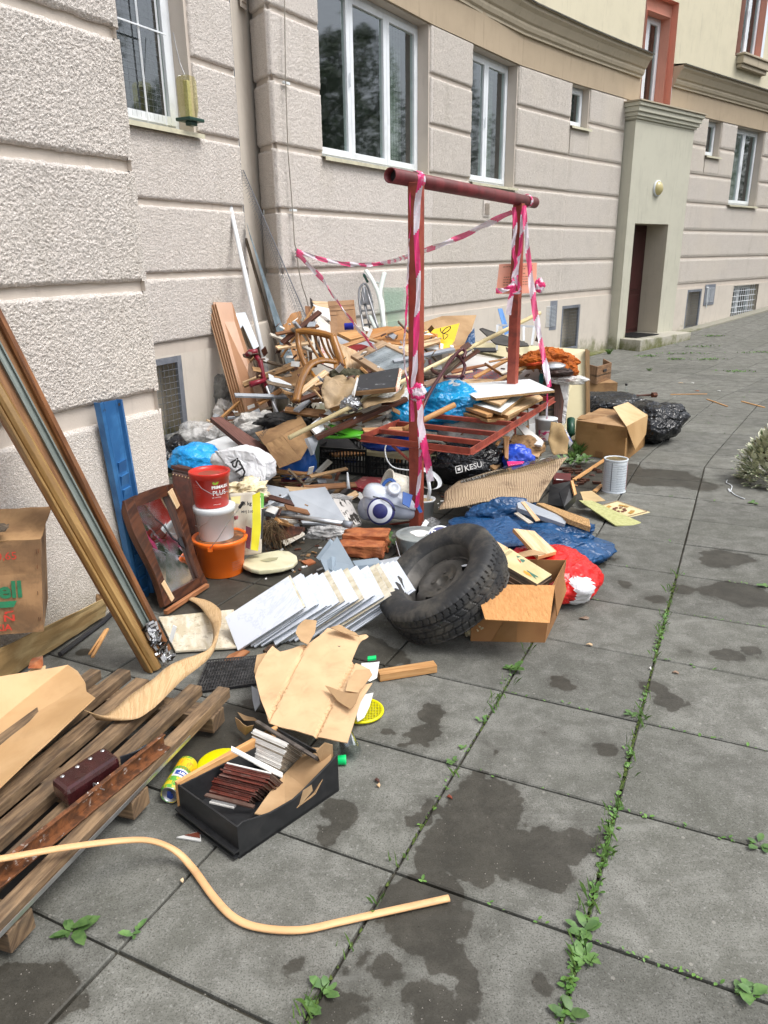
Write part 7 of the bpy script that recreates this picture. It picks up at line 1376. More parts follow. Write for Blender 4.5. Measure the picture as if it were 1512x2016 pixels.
for p_,r in (([(757,648,7.5),(748,590,7.65),(735,555,7.75),(720,532,7.85)],.022),([(755,648,7.5),(752,600,7.65),(748,575,7.7),(757,537,7.85)],.025),([(748,580,7.7),(738,562,7.78),(742,556,7.8),(751,562,7.78)],.009),([(740,648,7.5),(728,622,7.6)],.024)):
    pp=[W(*p) for p in p_]; c=[cr4(pp,i/5) for i in range((len(pp)-1)*5+1)]; m=MB(); m.tube(c,r,8,flat=.6); obj('tube',m,M('pale_mint_white','#d5ddd9','#c8d1cc',4,r=.4,dirt=.1),wt,smooth=True)
q=[WW3(754,566,.03),WW3(800,566,.03),WW3(812,655,.22),WW3(766,655,.22)]; m=MB(); m.prism(q,V((0,-.004,0))); tag(obj('glass_sheet',m,glassm('greenish_glass',(.84,.92,.88),1.25,.03)),'greenish glass sheet leaning on the wall beside the white tubes','glass sheet')
# dresser, door panel, crate, blanket
item('grey_white_cabinet','long grey white cabinet panel lying behind the rear post','cabinet',[(870,690,6.9),(960,705,6.8),(1064,720,6.6),(1062,775,6.4),(1060,868,6.2),(1042,868,6.2),(1040,800,6.3),(870,745,6.5)],.05,M('aged_white_laminate','#cfcdca','#c3c1be',3,dirt=.15,r=.5,var=0),CHIP)
item('cabinet_end_edge','raw edge of the grey white cabinet','panel edge',[(1065,720,6.58),(1071,722,6.7),(1068,868,6.3),(1062,868,6.2)],.02,OLDW)
item('speckled_rug','dark speckled red and grey rug hanging in front of the cabinet','rug',[(895,730,6.5),(935,725,6.5),(1000,735,6.4),(1010,755,6.3),(960,765,6.2),(900,745,6.4)],.01,M('speckled_rug_weave',(.12,.13,.16),(.35,.08,.08),70,lo=.45,hi=.6,r=.95))
item('dark_stick_bundle','splintered reddish sticks lying on the rug','sticks',[(885,728,6.4),(955,716,6.5),(958,719,6.5),(890,735,6.35)],.01,M('reddish_wood','x'))
item('black_stick','short black bar stuck on the cream furniture board','bar',[(933,684,6.85),(975,684,6.85),(978,691,6.8),(933,690,6.8)],.02,INKB)
item('cream_furniture_door','tall cream furniture door standing behind the orange blanket','door panel',[(930,672,7.4),(1155,688,7.2),(1157,866,6.75),(1085,866,6.8),(1078,720,7.1),(930,690,7.3)],.045,CREAM)
item('cream_door_edge','brown raw edge of the tall cream door','panel edge',[(1154,687,7.15),(1161,690,7.3),(1162,862,6.9),(1156,866,6.72)],.01,M('raw_brown_edge','#8d6e45','#6f5535',12,(1,8,1),dirt=.3))
crt=thing('old_wooden_crate',W(1085,850,6.4),'old grey brown wooden crate under the orange blanket','crate')
for q in ([(1065,752,6.4),(1113,745,6.5),(1112,772,6.45),(1066,778,6.35)],[(1066,781,6.35),(1112,775,6.45),(1111,802,6.4),(1066,806,6.3)],[(1066,810,6.3),(1111,805,6.4),(1110,830,6.35),(1066,835,6.25)]): item('plank',None,None,q,.02,OLDW,parent=crt)
m=MB(); m.bar(W(1096,746,6.42),W(1096,832,6.28),.05,.02,V((0,1,0))); m.bar(W(1108,744,6.42),W(1107,832,6.28),.05,.02,V((0,1,0))); obj('corner_post',m,DKW,crt)
m=MB(); a=W(1088,790,6.6); m.box(a+V((0,.1,0)),V((.13,0,0)),V((0,.1,0)),V((0,0,.2))); obj('dark_contents',m,INKB,crt)
bk2=thing('orange_blanket',W(1085,730,6.3),'rust orange patterned blanket heaped on the wooden crate','blanket')
m=blob(W(1078,706,6.4),(.19,.16,.09),71,6,.25,.22,spikes=((-.9,0,-.5,4,.4),)); obj('blanket_fold',m,FABO,bk2,smooth=True); m=blob(W(1108,715,6.35),(.12,.1,.07),72,5,.25,.2); obj('blanket_fold',m,FABO,bk2,smooth=True); m=blob(W(1112,732,6.25),(.11,.1,.08),73,5,.2,.3); obj('blanket_fold',m,FABO,bk2,smooth=True)
item('orange_red_strip','orange red plastic edge under the blanket','strip',[(1036,716,6.3),(1065,706,6.3),(1072,712,6.25),(1050,716,6.25)],.02,M('orange_red_plastic',(.65,.08,.02)))
bag('grey_pan','grey metal pan edge under the blanket',(1090,722,6.2),(.1,.08,.04),74,STEEL,.05,.0); bag('brown_cushion','dark brown cushion under the blanket',(1100,732,6.2),(.13,.1,.04),75,M('dark_brown_cloth','#4a2b20','#33201a',10,co='Object'),.1,.2)
bag('milky_film','milky plastic film draped from the crate',(1118,748,6.2),(.16,.08,.035),76,BAGT,.2,.3); m=patch([W(1100,748,6.2),W(1122,752,6.2),W(1118,790,6.15),W(1112,835,6.1),W(1106,838,6.1),W(1110,790,6.15)],.02,.03,seed=4); tag(obj('hanging_film',m,BAGT,smooth=True),'strip of milky film hanging down beside the cream door','plastic film')
item('teal_book','teal box edge inside the crate stack','box',[(1063,735,6.35),(1070,735,6.35),(1070,750,6.3),(1063,750,6.3)],.05,M('teal_card',(.02,.2,.22)))
# under the shelf: right part
item('upright_chipboard','upright chipboard leg under the shelf corner','board',[(992,862,5.2),(1003,858,5.2),(1001,905,5.1),(994,900,5.1)],.03,OAK); item('white_panel_leg','white panel standing behind the shelf corner','panel',[(1042,835,6.0),(1062,830,6.0),(1058,868,5.9),(1042,868,5.9)],.02,WHT)
item('beige_panel_leg','beige panel beside the white panel under the shelf','panel',[(1028,842,5.9),(1041,836,5.9),(1041,865,5.85),(1030,862,5.85)],.02,OAK)
t=thing('white_pink_bucket',W(1075,868,5.75),'white plastic pail with a pink label beside the wooden crate','bucket'); c=W(1073,868,5.8); m=MB(); m.lathe([(0,0),(.075,0),(.085,.17),(.09,.172),(.09,.185),(0,.185)],c+V((0,0,-.0)),V((0,0,1)),32); obj('pail_body',m,WPL,t,smooth=True); cylpatch(c,.080,-.9,.7,.02,.10,M('pink_label',(.65,.05,.2),(.8,.75,.75),20,dirt=0,lo=.45,hi=.5),'label',t,.083)
m=patch([W(1085,830,5.6),W(1105,835,5.6),W(1120,865,5.5),W(1118,892,5.4),W(1090,895,5.4),W(1078,870,5.5)],.05,.03,seed=6); tag(obj('brown_paper_sack',m,M('kraft_paper','#a58c63','#8b734d',5,dirt=.3,r=.8),smooth=True,solid=.004),'crumpled brown paper sack beside the pink labelled pail','paper sack')
m=patch([W(1096,828,5.65),W(1110,840,5.6),W(1128,872,5.5),W(1122,880,5.5),W(1108,855,5.55)],.03,.03,seed=7); tag(obj('blue_white_wrapper',m,M('blue_white_print',(.03,.05,.3),(.6,.6,.6),14,lo=.48,hi=.52,r=.5)),'torn blue and white wrapper beside the paper sack','wrapper')
item('white_paper_roll','white rolled paper slanting under the shelf corner','paper roll',[(1015,835,5.6),(1026,832,5.6),(1070,868,5.4),(1066,877,5.35),(1048,874,5.4)],.02,PAP)
bag('brown_paper_bag','flattened brown bag behind the ribbed cardboard',(1030,880,5.5),(.17,.14,.09),77,CARDD,.12,.2); bag('blue_red_bag','small blue and white bag behind the ribbed cardboard',(1015,905,5.2),(.12,.08,.10),78,M('blue_bag_mix',(.01,.05,.45),(.02,.08,.55),6,r=.3,co='Object'),.2,.2); item('pink_card','pink card edge beside the small blue bag','card',[(998,908,5.1),(1032,908,5.1),(1028,913,5.05),(1000,917,5.05)],.01,PNK)
item('carton_side','open brown carton side left of the chipboard leg','cardboard box',[(958,890,5.3),(990,886,5.3),(994,905,5.2),(975,925,5.1),(965,918,5.1)],.02,CARDD)
item('brown_carton_flap','light brown carton flap under the shelf corner','cardboard box',[(1000,868,5.5),(1040,864,5.5),(1065,890,5.4),(1060,900,5.3),(1010,888,5.4)],.02,CARD)
# black crates
def crate(c,dx,dy,h,lab,nm='black_crate'):
    t=thing(nm,c,lab,'crate'); n=dx.cross(dy)
    for a,d_,l in ((c,dx,'front_side'),(c+dy,dx,'back_side'),(c,dy,'left_side'),(c+dx,dy,'right_side')):
        m=MB(); U=V((0,0,1)); e=d_.normalized(); w=U.cross(e)*.006
        for z,tk in ((0,.02),(h*.33,.008),(h*.55,.008),(h-.012,.022)): m.box(a+d_/2+U*(z+tk/2),d_/2,w,U*tk/2)
        k=int(d_.length/.028)
        for i in range(k+1): m.box(a+d_*(i/k)+U*h/2,e*(.004 if 0<i<k else .012),w*.8,U*h/2)
        obj(l,m,BLKP,t)
    m=MB(); m.box(c+dx/2+dy/2+V((0,0,.006)),dx/2,dy/2,V((0,0,.005))); obj('base',m,BLKP,t)
c=P(628,928,.01); crate(c,P(722,936,.01)-c,V((.1,.35,0)),.20,'black slatted plastic crate on the left under the green chairs'); c=P(728,938,.01); crate(c,P(848,945,.01)-c,V((.1,.35,0)),.21,'black slatted plastic crate on the right behind the vacuum cleaner')
for q,th,mt_,nm in (([(648,892,5.9),(705,884,5.9),(722,886,5.9),(722,893,5.85),(660,897,5.85)],.02,OAK,'wooden board lying on the left black crate'),([(722,881,5.6),(800,886,5.6),(848,897,5.5),(848,905,5.45),(722,890,5.55)],.03,CREAM,'cream board lying on the right black crate'),):
    item('crate_board',nm,'board',q,th,mt_)
for x,z_,mt_,nm in ((690,915,M('dark_blue_carton',(.01,.03,.12)),'dark blue carton inside the left black crate'),(785,912,M('orange_brown_bottle',(.3,.1,.02)),'orange brown bottle in the right black crate'),(765,925,WPL,'small white jar low in the right black crate')):
    m=MB(); m.box(W(x,z_,6.2),V((.05 if 'bottle' not in nm else .03,0,0)),V((0,.04,0)),V((0,0,.05))); tag(obj('packed_item',m,mt_,bev=.01),nm,'carton' if 'carton' in nm else 'bottle' if 'bottle' in nm else 'jar')
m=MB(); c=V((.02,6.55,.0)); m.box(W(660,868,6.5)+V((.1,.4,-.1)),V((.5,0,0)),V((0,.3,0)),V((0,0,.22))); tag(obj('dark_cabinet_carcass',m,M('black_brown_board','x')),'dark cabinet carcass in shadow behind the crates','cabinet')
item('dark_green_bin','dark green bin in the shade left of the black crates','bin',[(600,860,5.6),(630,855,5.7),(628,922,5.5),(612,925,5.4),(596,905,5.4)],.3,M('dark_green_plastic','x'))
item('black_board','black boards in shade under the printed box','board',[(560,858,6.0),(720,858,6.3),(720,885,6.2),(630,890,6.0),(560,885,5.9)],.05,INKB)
t=thing('green_plastic_chairs',W(680,850,5.3),'two stacked bright green plastic garden chair seats','plastic chairs')
m=MB(); m.sheet([W(633,833,5.3),W(714,852,5.1),W(710,860,5.0),W(642,845,5.1)],12,4,lambda u,v:-.02*math.sin(u*3)); obj('upper_seat',m,GRN,t,solid=.006,smooth=True); m=MB(); m.sheet([W(633,834,5.3),W(645,846,5.1),W(712,866,4.98),(W(716,852,5.1))],12,4,lambda u,v:.03*math.sin(u*3)); obj('seat_side',m,GRN,t,solid=.004,smooth=True)
pp=[W(632,860,5.1),W(660,861,5.05),W(690,860,5.02),W(712,857,5.0)]; m=MB(); m.tube(pp,.014,8,flat=.8); obj('lower_rim',m,GRN,t,smooth=True)
m=MB(); pp=[W(762,872,4.9),W(758,885,4.9),W(762,905,4.88),W(775,920,4.86),(W(800,925,4.85)),W(812,925,4.85)]; c=[cr4(pp,i/6) for i in range(31)]; m.tube(c,.005,6); tag(obj('white_cable_loop',m,WPL,smooth=True),'white cable loop hanging left of the front post','cable')
# wire basket
t=thing('yellowed_wire_basket',P(858,940),'yellowed wire basket behind the front post','basket'); c=W(856,940,5.55); c.z=0.0
for i in range(14): 
    a=i/14*6.283; m=MB(); m.tube([c+V((.10*math.cos(a),.10*math.sin(a),0)),c+V((.14*math.cos(a+.2),.14*math.sin(a+.2),.12)),c+V((.13*math.cos(a+.4),.13*math.sin(a+.4),.24))],.004,5); obj('wire',m,M('yellowed_wire',(.5,.5,.28)),t)
m=MB(); m.lathe([(.13,.24),(.136,.246),(.13,.252)],c,V((0,0,1)),24); obj('rim',m,M('yellowed_wire','x'),t,smooth=True)
# vacuum cleaner
vc=thing('vacuum_cleaner',W(775,1030,4.35),'white and blue household vacuum cleaner lying on its side by the post','vacuum cleaner'); cv=W(772,988,4.50); ex=camdir(.95,-.28,-.12); ey=camdir(.25,.95,.1); ez=ex.cross(ey); ez=ez if ez.dot(CAM-cv)>0 else -ez
VW=M('vacuum_white','#dfe5f0','#d5dce8',3,dirt=.05,r=.25,b=.02,var=0,coat=.3); VG=M('vacuum_grey','#b3b9c8','#a8aebd',3,dirt=.08,r=.3,var=0)
def shell(c,rx,ry,rz,mat,nm,zlo=-9,e=.7,taper=0,sm=True):
    bm=bmesh.new(); bmesh.ops.create_uvsphere(bm,u_segments=32,v_segments=20,radius=1); m=MB()
    for v in bm.verts:
        p=[math.copysign(abs(k)**e,k) for k in v.co]; tp=1-taper*p[0]; m.v.append(c+ex*(p[0]*rx)+ey*(max(p[1],zlo)*ry*tp)+ez*(p[2]*rz*tp))
    bm.verts.index_update(); m.f=[tuple(v.index for v in f.verts) for f in bm.faces]; m.mi=[0]*len(m.f); bm.free(); return obj(nm,m,mat,vc,smooth=sm)
shell(cv+ex*.0,.195,.085,.115,VW,'upper_body',-.1,.72,.28); shell(cv-ey*.02,.185,.085,.108,VG,'lower_body',-9,.7,.28)
wc=W(750,1006,4.36); 
for r,h,mt_,nm in ((.085,.02,NAVY,'wheel_tread'),(.074,.028,VW,'wheel_disc'),(.047,.033,NAVY,'wheel_hub')): m=MB(); m.lathe([(0,h),(r-.003,h),(r,h-.004),(r,-.02)],wc,(ez*.9+ex*-.25),40); obj(nm,m,mt_,vc,smooth=True)
m=MB(); m.lathe([(0,.02),(.07,.015),(.078,0),(.078,-.03)],W(722,1000,4.5),(ez*.6-ex*.8),36); obj('rear_wheel',m,VG,vc,smooth=True)
kc=cv+ey*.085+ez*.05+ex*.01; kc=W(776,962,4.40); m=MB(); m.lathe([(0,.012),(.022,.012),(.024,.016),(.04,.012),(.044,0),(.044,-.04)],kc,(ez*.8+ey*.5),32); obj('round_knob',m,VW,vc,smooth=True)
m=MB(); pp=[W(752,968,4.45),W(756,952,4.46),W(768,944,4.47),W(778,950,4.46)]; m.tube([cr4(pp,i/4) for i in range(13)],.014,8,flat=.6); obj('blue_handle',m,LBL,vc,smooth=True)
m=MB(); m.sheet([W(793,968,4.38),W(812,975,4.38),W(806,1000,4.34),W(792,992,4.34)],4,4); m.sheet([W(822,985,4.40),W(832,1008,4.38),W(826,1010,4.38),W(820,998,4.39)],3,3); obj('blue_panel',m,LBL,vc,solid=.012); m=MB(); pp=[W(723,976,4.42),W(745,980,4.36),W(765,990,4.33),(W(778,1006,4.33))]; m.tube([cr4(pp,i/4) for i in range(13)],.003,6); obj('seam',m,INKB,vc)
# white basket, pail behind post
t=thing('white_laundry_basket',W(790,960,4.9),'cream perforated plastic basket behind the vacuum cleaner','basket'); m=MB(); cA=W(795,965,4.9); ad=camdir(-.75,.2,.3); m.lathe([(.095,0),(.10,.02),(.10,.14),(.115,.145),(.118,.155),(.10,.155),(.094,.14),(.09,.01),(0,.01)],cA-ad*.02,ad,36); obj('basket_body',m,M('cream_plastic','#dcd8cc','#cfcabd',60,lo=.45,hi=.6,dirt=.1,b=.6,bs=30),t,smooth=True); m=MB(); m.lathe([(.09,0),(.108,.01),(.112,.02)],W(838,945,4.85),camdir(.3,.6,.5),30); m.tube([W(842,935,4.7),W(846,965,4.7),W(843,985,4.7)],.012,8); obj('white_rim',m,WPL,t,smooth=True)
t=thing('white_pail',P(835,1020),'small white pail with beige contents right behind the front post','bucket'); c=W(834,1020,4.72); m=MB(); m.lathe([(0,0),(.062,0),(.074,.125),(.079,.127),(.079,.137),(.072,.137),(.07,.12),(0,.118)],c,V((0,0,1)),32); obj('pail_body',m,WPL,t,smooth=True); m=MB(); m.lathe([(0,.12),(.068,.12)],c,V((0,0,1)),24); obj('contents',m,CARDL,t)
# grey boards and tube
for q,th,mt_,nm in (([(520,953,4.65),(568,962,4.6),(590,1035,4.4),(572,1045,4.35),(530,1000,4.5)],.02,GRB,'left grey furniture board behind the vacuum tube'),([(566,968,4.55),(640,958,4.6),(680,1022,4.35),(672,1030,4.33),(595,1030,4.35)],.02,GRB,'right grey furniture board with cut corner behind the vacuum tube'),([(560,957,4.75),(645,962,4.7),(636,968,4.65),(570,966,4.62)],.03,PALE,'raw chipboard top edge of the grey furniture board'),([(648,980,4.6),(690,985,4.6),(712,1030,4.4),(690,1036,4.35),(668,1022,4.4)],.02,M('black_leaf_print',(.03,.025,.02),(.66,.63,.6),14,(1,3,1),dirt=0,lo=.42,hi=.47,co='UV'),'white card with black leaf pattern left of the vacuum cleaner'),([(595,945,5.2),(640,938,5.3),(690,955,5.1),(680,972,4.95),(620,968,5.0)],.03,M('glossy_black_lid',(.03,.03,.035),(.12,.12,.13),5,(1,3,1),lo=.6,hi=.7,r=.3),'dark glossy flat case with a pink paper on it'),([(690,955,5.1),(715,938,5.3),(755,940,5.3),(758,958,5.1),(735,968,5.0)],.03,M('red_marbled_cover','#8e1c2c','#b9746c',12,lo=.55,hi=.62,r=.35,dirt=.1),'red marbled book cover behind the vacuum cleaner'),([(535,940,5.2),(600,944,5.1),(590,955,5.0),(525,950,5.1)],.02,M('dark_red_card','x'),'dark red folder under the dry twigs'),([(535,1030,4.45),(600,1038,4.3),(590,1050,4.2),(530,1062,4.15)],.02,DKW,'dark wood strip below the vacuum tube'),([(540,1052,4.3),(590,1042,4.3),(600,1050,4.2),(560,1072,4.1)],.012,WPT,'dirty white ceramic dish shard near the toilet lid'),([(520,1005,4.6),(575,1000,4.6),(580,1015,4.5),(525,1030,4.5)],.02,DKW,'dark brown board behind the vacuum tube'),([(735,970,4.9),(762,968,4.9),(745,990,4.7),(725,986,4.75)],.02,PAP,'white card piece left above the vacuum cleaner'),([(682,975,4.8),(700,965,4.85),(706,972,4.8),(690,982,4.75)],.015,PALE,'small wooden block stack left of the vacuum cleaner'),([(718,962,4.95),(742,965,4.9),(738,972,4.85),(718,970,4.85)],.01,M('lilac_card','#c9bdd2'),'lilac card edge under the red book')):
    item('flat_board',nm,'board',q,th,mt_)
m=patch([W(630,948,5.15),W(652,955,5.1),W(660,950,5.1),W(662,955,5.08),(W(645,960,5.05)),W(632,955,5.1)],.005,.02); tag(obj('pink_paper',m,M('pink_paper','#e7b3aa')),'torn pink paper on the dark glossy case','paper')
m=MB(); m.tube([W(684,930,4.95),W(686,962,4.9)],[.006,.014],8); tag(obj('white_plastic_peg',m,WPL,smooth=True),'upright white plastic peg left of the red book','peg')
m=MB(); m.tube([W(530,1012,4.35),W(600,1020,4.25),W(680,1032,4.12)],.016,14); t=tag(obj('vacuum_tube',m,STEEL,smooth=True),'shiny chrome vacuum tube lying across the grey boards','vacuum tube'); m=MB(); m.tube([W(676,1031,4.12),W(692,1034,4.1)],.022,12); m.tube([W(520,1008,4.36),W(545,1014,4.33)],.022,12); obj('tube_sleeve',m,GREY,t,smooth=True)
# branches
rr=random.Random(8); TW_=M('dry_twig','#6b5538','#43341f',20,r=.9)
m=MB()
for i in range(7):
    a=W(525+rr.uniform(-5,5),945+rr.uniform(-6,6),4.9); b=W(600+rr.uniform(-25,30),940+rr.uniform(-10,20),4.85); mid=a.lerp(b,.5)+V((0,0,.03*rr.uniform(-1,1))); m.tube([a,mid,b],[.006,.005,.002],5)
t=tag(obj('dry_branch',m,TW_,smooth=True),'dry forked branch lying over the grey furniture boards','branch')
m=MB()
for i in range(150):
    x0=rr.uniform(500,545); p=W(x0,1035+rr.uniform(-15,15),4.15+rr.uniform(-.08,.08)); e=W(x0+rr.uniform(-45,50),1035+rr.uniform(25,55),4.05+rr.uniform(-.05,.1)); 
    if x0<520 and rr.random()<.5: e=W(487+rr.uniform(-4,6),1075+rr.uniform(-20,20),4.05)
    mid=p.lerp(e,.5)+V((0,0,.05*rr.random())); m.tube([p,mid,e],[.0022,.002,.001],4)
tag(obj('dry_conifer_twigs',m,TW_,kind='stuff'),'brown dry needle twigs heaped round the foot of the cement bag','twigs'); 
# cement bag
cmb=thing('yellow_cement_bag',W(490,1075,3.95),'torn yellow and grey paper sack with 25 kg print beside the buckets','paper sack'); q=[W(452,972,4.05),W(500,968,4.0),W(518,985,4.0),W(514,1090,3.85),W(470,1095,3.83),W(452,1060,3.9)]
m=patch(q,.02,.02,seed=3); obj('sack_front',m,M('sack_paper','#c9c3b4','#b3ac9a',6,dirt=.3,r=.8,var=0),cmb,smooth=True,solid=.006); m=blob(W(482,1035,4.08),(.09,.09,.19),62,5,.08,.08); obj('sack_filling',m,M('sack_paper','x'),cmb,smooth=True)
for pg,mt_ in (([(497,975),(512,968),(514,1040),(508,1085),(494,1082),(497,1030)],M('sack_yellow',(.72,.66,.02),(.65,.6,.02),5,dirt=.1,var=0)),([(454,978),(474,976),(472,992),(456,990)],M('sack_pale_yellow',(.7,.66,.3))),([(513,970),(520,972),(519,1000),(514,1000)],M('sack_green',(.2,.55,.1))),([(515,1002),(520,1002),(517,1060),(513,1062)],INKB),([(484,1035),(496,1040),(492,1082),(484,1078)],M('sack_maroon',(.1,.015,.03)))):
    m=patch([W(x,y,3.90-.13*(y-970)/120) for x,y in pg],.008,.02,seed=3); obj('printed_area',m,mt_,cmb,smooth=True)
o=W(474,995,3.72); lettering('25 kg',.026,lambda a,b:o+camdir(1,.02,0)*a+camdir(0,1,0)*b,INKB,cmb,.001); o=W(475,1010,3.72); lettering('MVJ 310',.018,lambda a,b:o+camdir(1,.02,0)*a+camdir(0,1,0)*b,INKB,cmb,.0005)
bag('peeled_wallpaper','crumpled cream wallpaper scraps on top of the cement bag',(488,962,4.15),(.115,.09,.055),63,M('cream_wallpaper','#ddd1b5','#c3b48f',14,dirt=.3,r=.9,co='Object',b=.8),.35,.5)
bag('purple_patterned_rag','dark red net bag at the foot of the cement bag',(478,1030,3.98),(.06,.04,.07),64,M('maroon_net','#6b3a42','#b5696c',30,r=.8,co='Object'),.3,.4)
m=MB(); c=P(532,1100,.045); n_=28
m=MB(); ax_=V((.1,-.25,1)).normalized(); lidp=[c+V((.175*math.cos(t)*(1 if math.cos(t)>0 else .95),.085*math.sin(t),0)) for t in np.linspace(0,6.08,n_)]
lidp=[P(x,y,.05) for x,y in ((478,1103),(490,1095),(515,1088),(545,1083),(570,1085),(584,1093),(586,1102),(578,1111),(560,1117),(535,1121),(510,1123),(495,1120),(478,1112))]; m.prism(lidp,V((0,0,-.025))); t=tag(obj('toilet_lid',m,M('cream_enamel','#dcd9bb','#cfcba8',4,dirt=.3,dc=(.12,.11,.08),r=.3,ds=8),bev=.008),'cream plastic toilet lid lying in front of the dry twigs','toilet lid')
m=MB(); m.add([P(x,y,.053) for x,y in ((512,1103),(530,1098),(548,1097),(545,1102),(525,1106))],[(0,1,2,3,4)]); obj('lid_recess_shade',m,M('cream_shadow','#b9b690'),t)  # flat darker patch, the shade of a recess painted onto the lid
bag('pink_rag','small pink crumpled rag by the toilet lid',(495,1122,3.80),(.03,.02,.035),65,M('pink_cloth','#e0a594','#cf8f7e',20,co='Object'),.3,.4,n=4)
m=MB(); m.prism([P(592,1104,.012),P(612,1100,.012),P(622,1106,.012),P(605,1112,.012)],V((0,0,-.01))); tag(obj('red_brick_shard',m,BRICK),'flat red brick shard on the slab near the grey metal plates','shard')
# boards stacked on the red shelf
for k,(q,th,mt_,ed_,nm) in enumerate((
 ([(888,806,.585),(1000,782,.585),(1068,782,.585),(1000,824,.585),(960,826,.585)],.02,PINE,CHIP,'lowest tan board stacked on the red shelf'),
 ([(930,800,.61),(1062,777,.615),(1069,783,.615),(1000,818,.61)],.02,PALE,CHIP,'pale narrow board under the printed white board on the shelf'),
 ([(875,788,.625),(892,778,.63),(972,806,.625),(970,815,.62),(958,816,.62)],.022,PINE,PINE,'pine strip with dowel holes on the left of the shelf stack'),
 ([(898,785,.645),(960,768,.65),(1034,766,.65),(1040,772,.65),(987,812,.645)],.022,WHT,CHIP,'white board with blue print and rough chipboard edge in the shelf stack'),
 ([(881,764,.675),(926,741,.685),(992,750,.685),(1010,775,.68),(985,797,.675)],.016,PALE,CHIP,'plain tan board just under the top white board on the shelf'),
 ([(892,757,.71),(1043,746,.72),(1092,768,.715),(937,784,.705)],.018,WHT,CHIP,'clean white board lying topmost on the red shelf'))):
    o=board('shelf_board',nm,'board',[P(*p_) for p_ in q],th,mt_,ed_)
m=MB()
for x,y in ((985,775),(992,780),(998,773),(1004,778)): a=P(x,y,.655); m.add([a,a+V((.03,.0,0)),a+V((.035,.02,0)),a+V((.005,.015,0))],[(0,1,2,3)])
obj('blue_print',m,LBL,bpy.data.objects['shelf_board.003'])
# loose laths and offcuts strewn over the heap
rz=random.Random(12); LATH=[PALE,PINE,OAK,OLDW,DKW,WPT,CARDD,GRB,M('mid_brown_wood','x'),CARD]
desc={0:'pale',1:'pine',2:'oak',3:'weathered grey',4:'dark stained',5:'white painted',6:'dirty cardboard',7:'grey laminate',8:'mid brown',9:'light cardboard'}
where=[((600,700),(560,640),6.1,'near the armchair back'),((640,705),(740,810),5.45,'around the marbled box'),((800,690),(930,760),5.75,'behind the front post'),((560,745),(680,800),5.45,'under the armchair'),((500,700),(570,790),6.0,'beside the white pole'),((700,655),(860,700),6.2,'beside the washboard'),((540,930),(700,975),5.0,'above the grey boards'),((960,700),(1050,740),6.35,'behind the rear post'),((640,800),(790,850),5.15,'above the green chairs'),((880,840),(1000,900),5.4,'under the red shelf'),((500,985),(600,1050),4.4,'near the vacuum tube'),((430,800),(520,860),5.9,'left of the printed box')]
cnt={}
for wi,((x0,y0),(x1,y1),dd,wn) in enumerate(where):
    for k in range(6):
        mi_n=(wi*3+k*7)%10; x=rz.uniform(min(x0,x1),max(x0,x1)); y=rz.uniform(min(y0,y1),max(y0,y1)); a=rz.uniform(-.5,.5)+rz.choice((0,.5,-.4)); L=rz.uniform(18,62); w=rz.uniform(.015,.05); m=MB()
        d0=dd+rz.uniform(-.15,.1)-(y-(y0+y1)/2)*.004; A=W(x-L*math.cos(a),y+L*math.sin(a),d0-.08); Bp=W(x+L*math.cos(a),y-L*math.sin(a),d0+.12)
        m.bar(A,Bp,w,rz.uniform(.008,.02),V((rz.uniform(-.3,.3),-.5,1)).normalized()); sl_='long' if L>45 else 'medium' if L>30 else 'short'
        o=obj('loose_lath',m,LATH[mi_n],bev=.001); key=(sl_,mi_n,wn); cnt[key]=cnt.get(key,0)+1
        tag(o,('second ' if cnt[key]==2 else 'third ' if cnt[key]>2 else '')+'%s %s lath or strip %s'%(sl_,desc[mi_n],wn),'lath')
m=MB(); mats_=[CARDD,PAP,OLDW,DKW,GRB]
for k in range(260):
    (x0,y0),(x1,y1),dd,_=where[rz.randrange(len(where))]; c=W(rz.uniform(min(x0,x1)-15,max(x0,x1)+15),rz.uniform(min(y0,y1)-10,max(y0,y1)+14),dd+rz.uniform(-.1,.12)); a=V((rz.uniform(-1,1),rz.uniform(-1,1),rz.uniform(-.5,.5))).normalized(); b=a.orthogonal().normalized(); s_=rz.uniform(.01,.04); m.cur=rz.randrange(5)
    m.box(c,a*s_,b*s_*rz.uniform(.2,.8),a.cross(b)*.003)
for k in range(260):
    c=P(rz.uniform(520,760),rz.uniform(1030,1140),.006) if k%2 else P(rz.uniform(860,1010),rz.uniform(915,1000),.006); a=rz.uniform(0,3.14); s_=rz.uniform(.005,.02); d=V((math.cos(a),math.sin(a),0)); m.cur=rz.choice((2,3,3,0,1)); m.box(c,d*s_,V((-d.y,d.x,0))*s_*rz.uniform(.15,.6),V((0,0,.003)))
tag(obj('small_rubbish_scraps',m,mats_,kind='stuff'),'small splinters, paper and card scraps strewn through the heap','scraps')
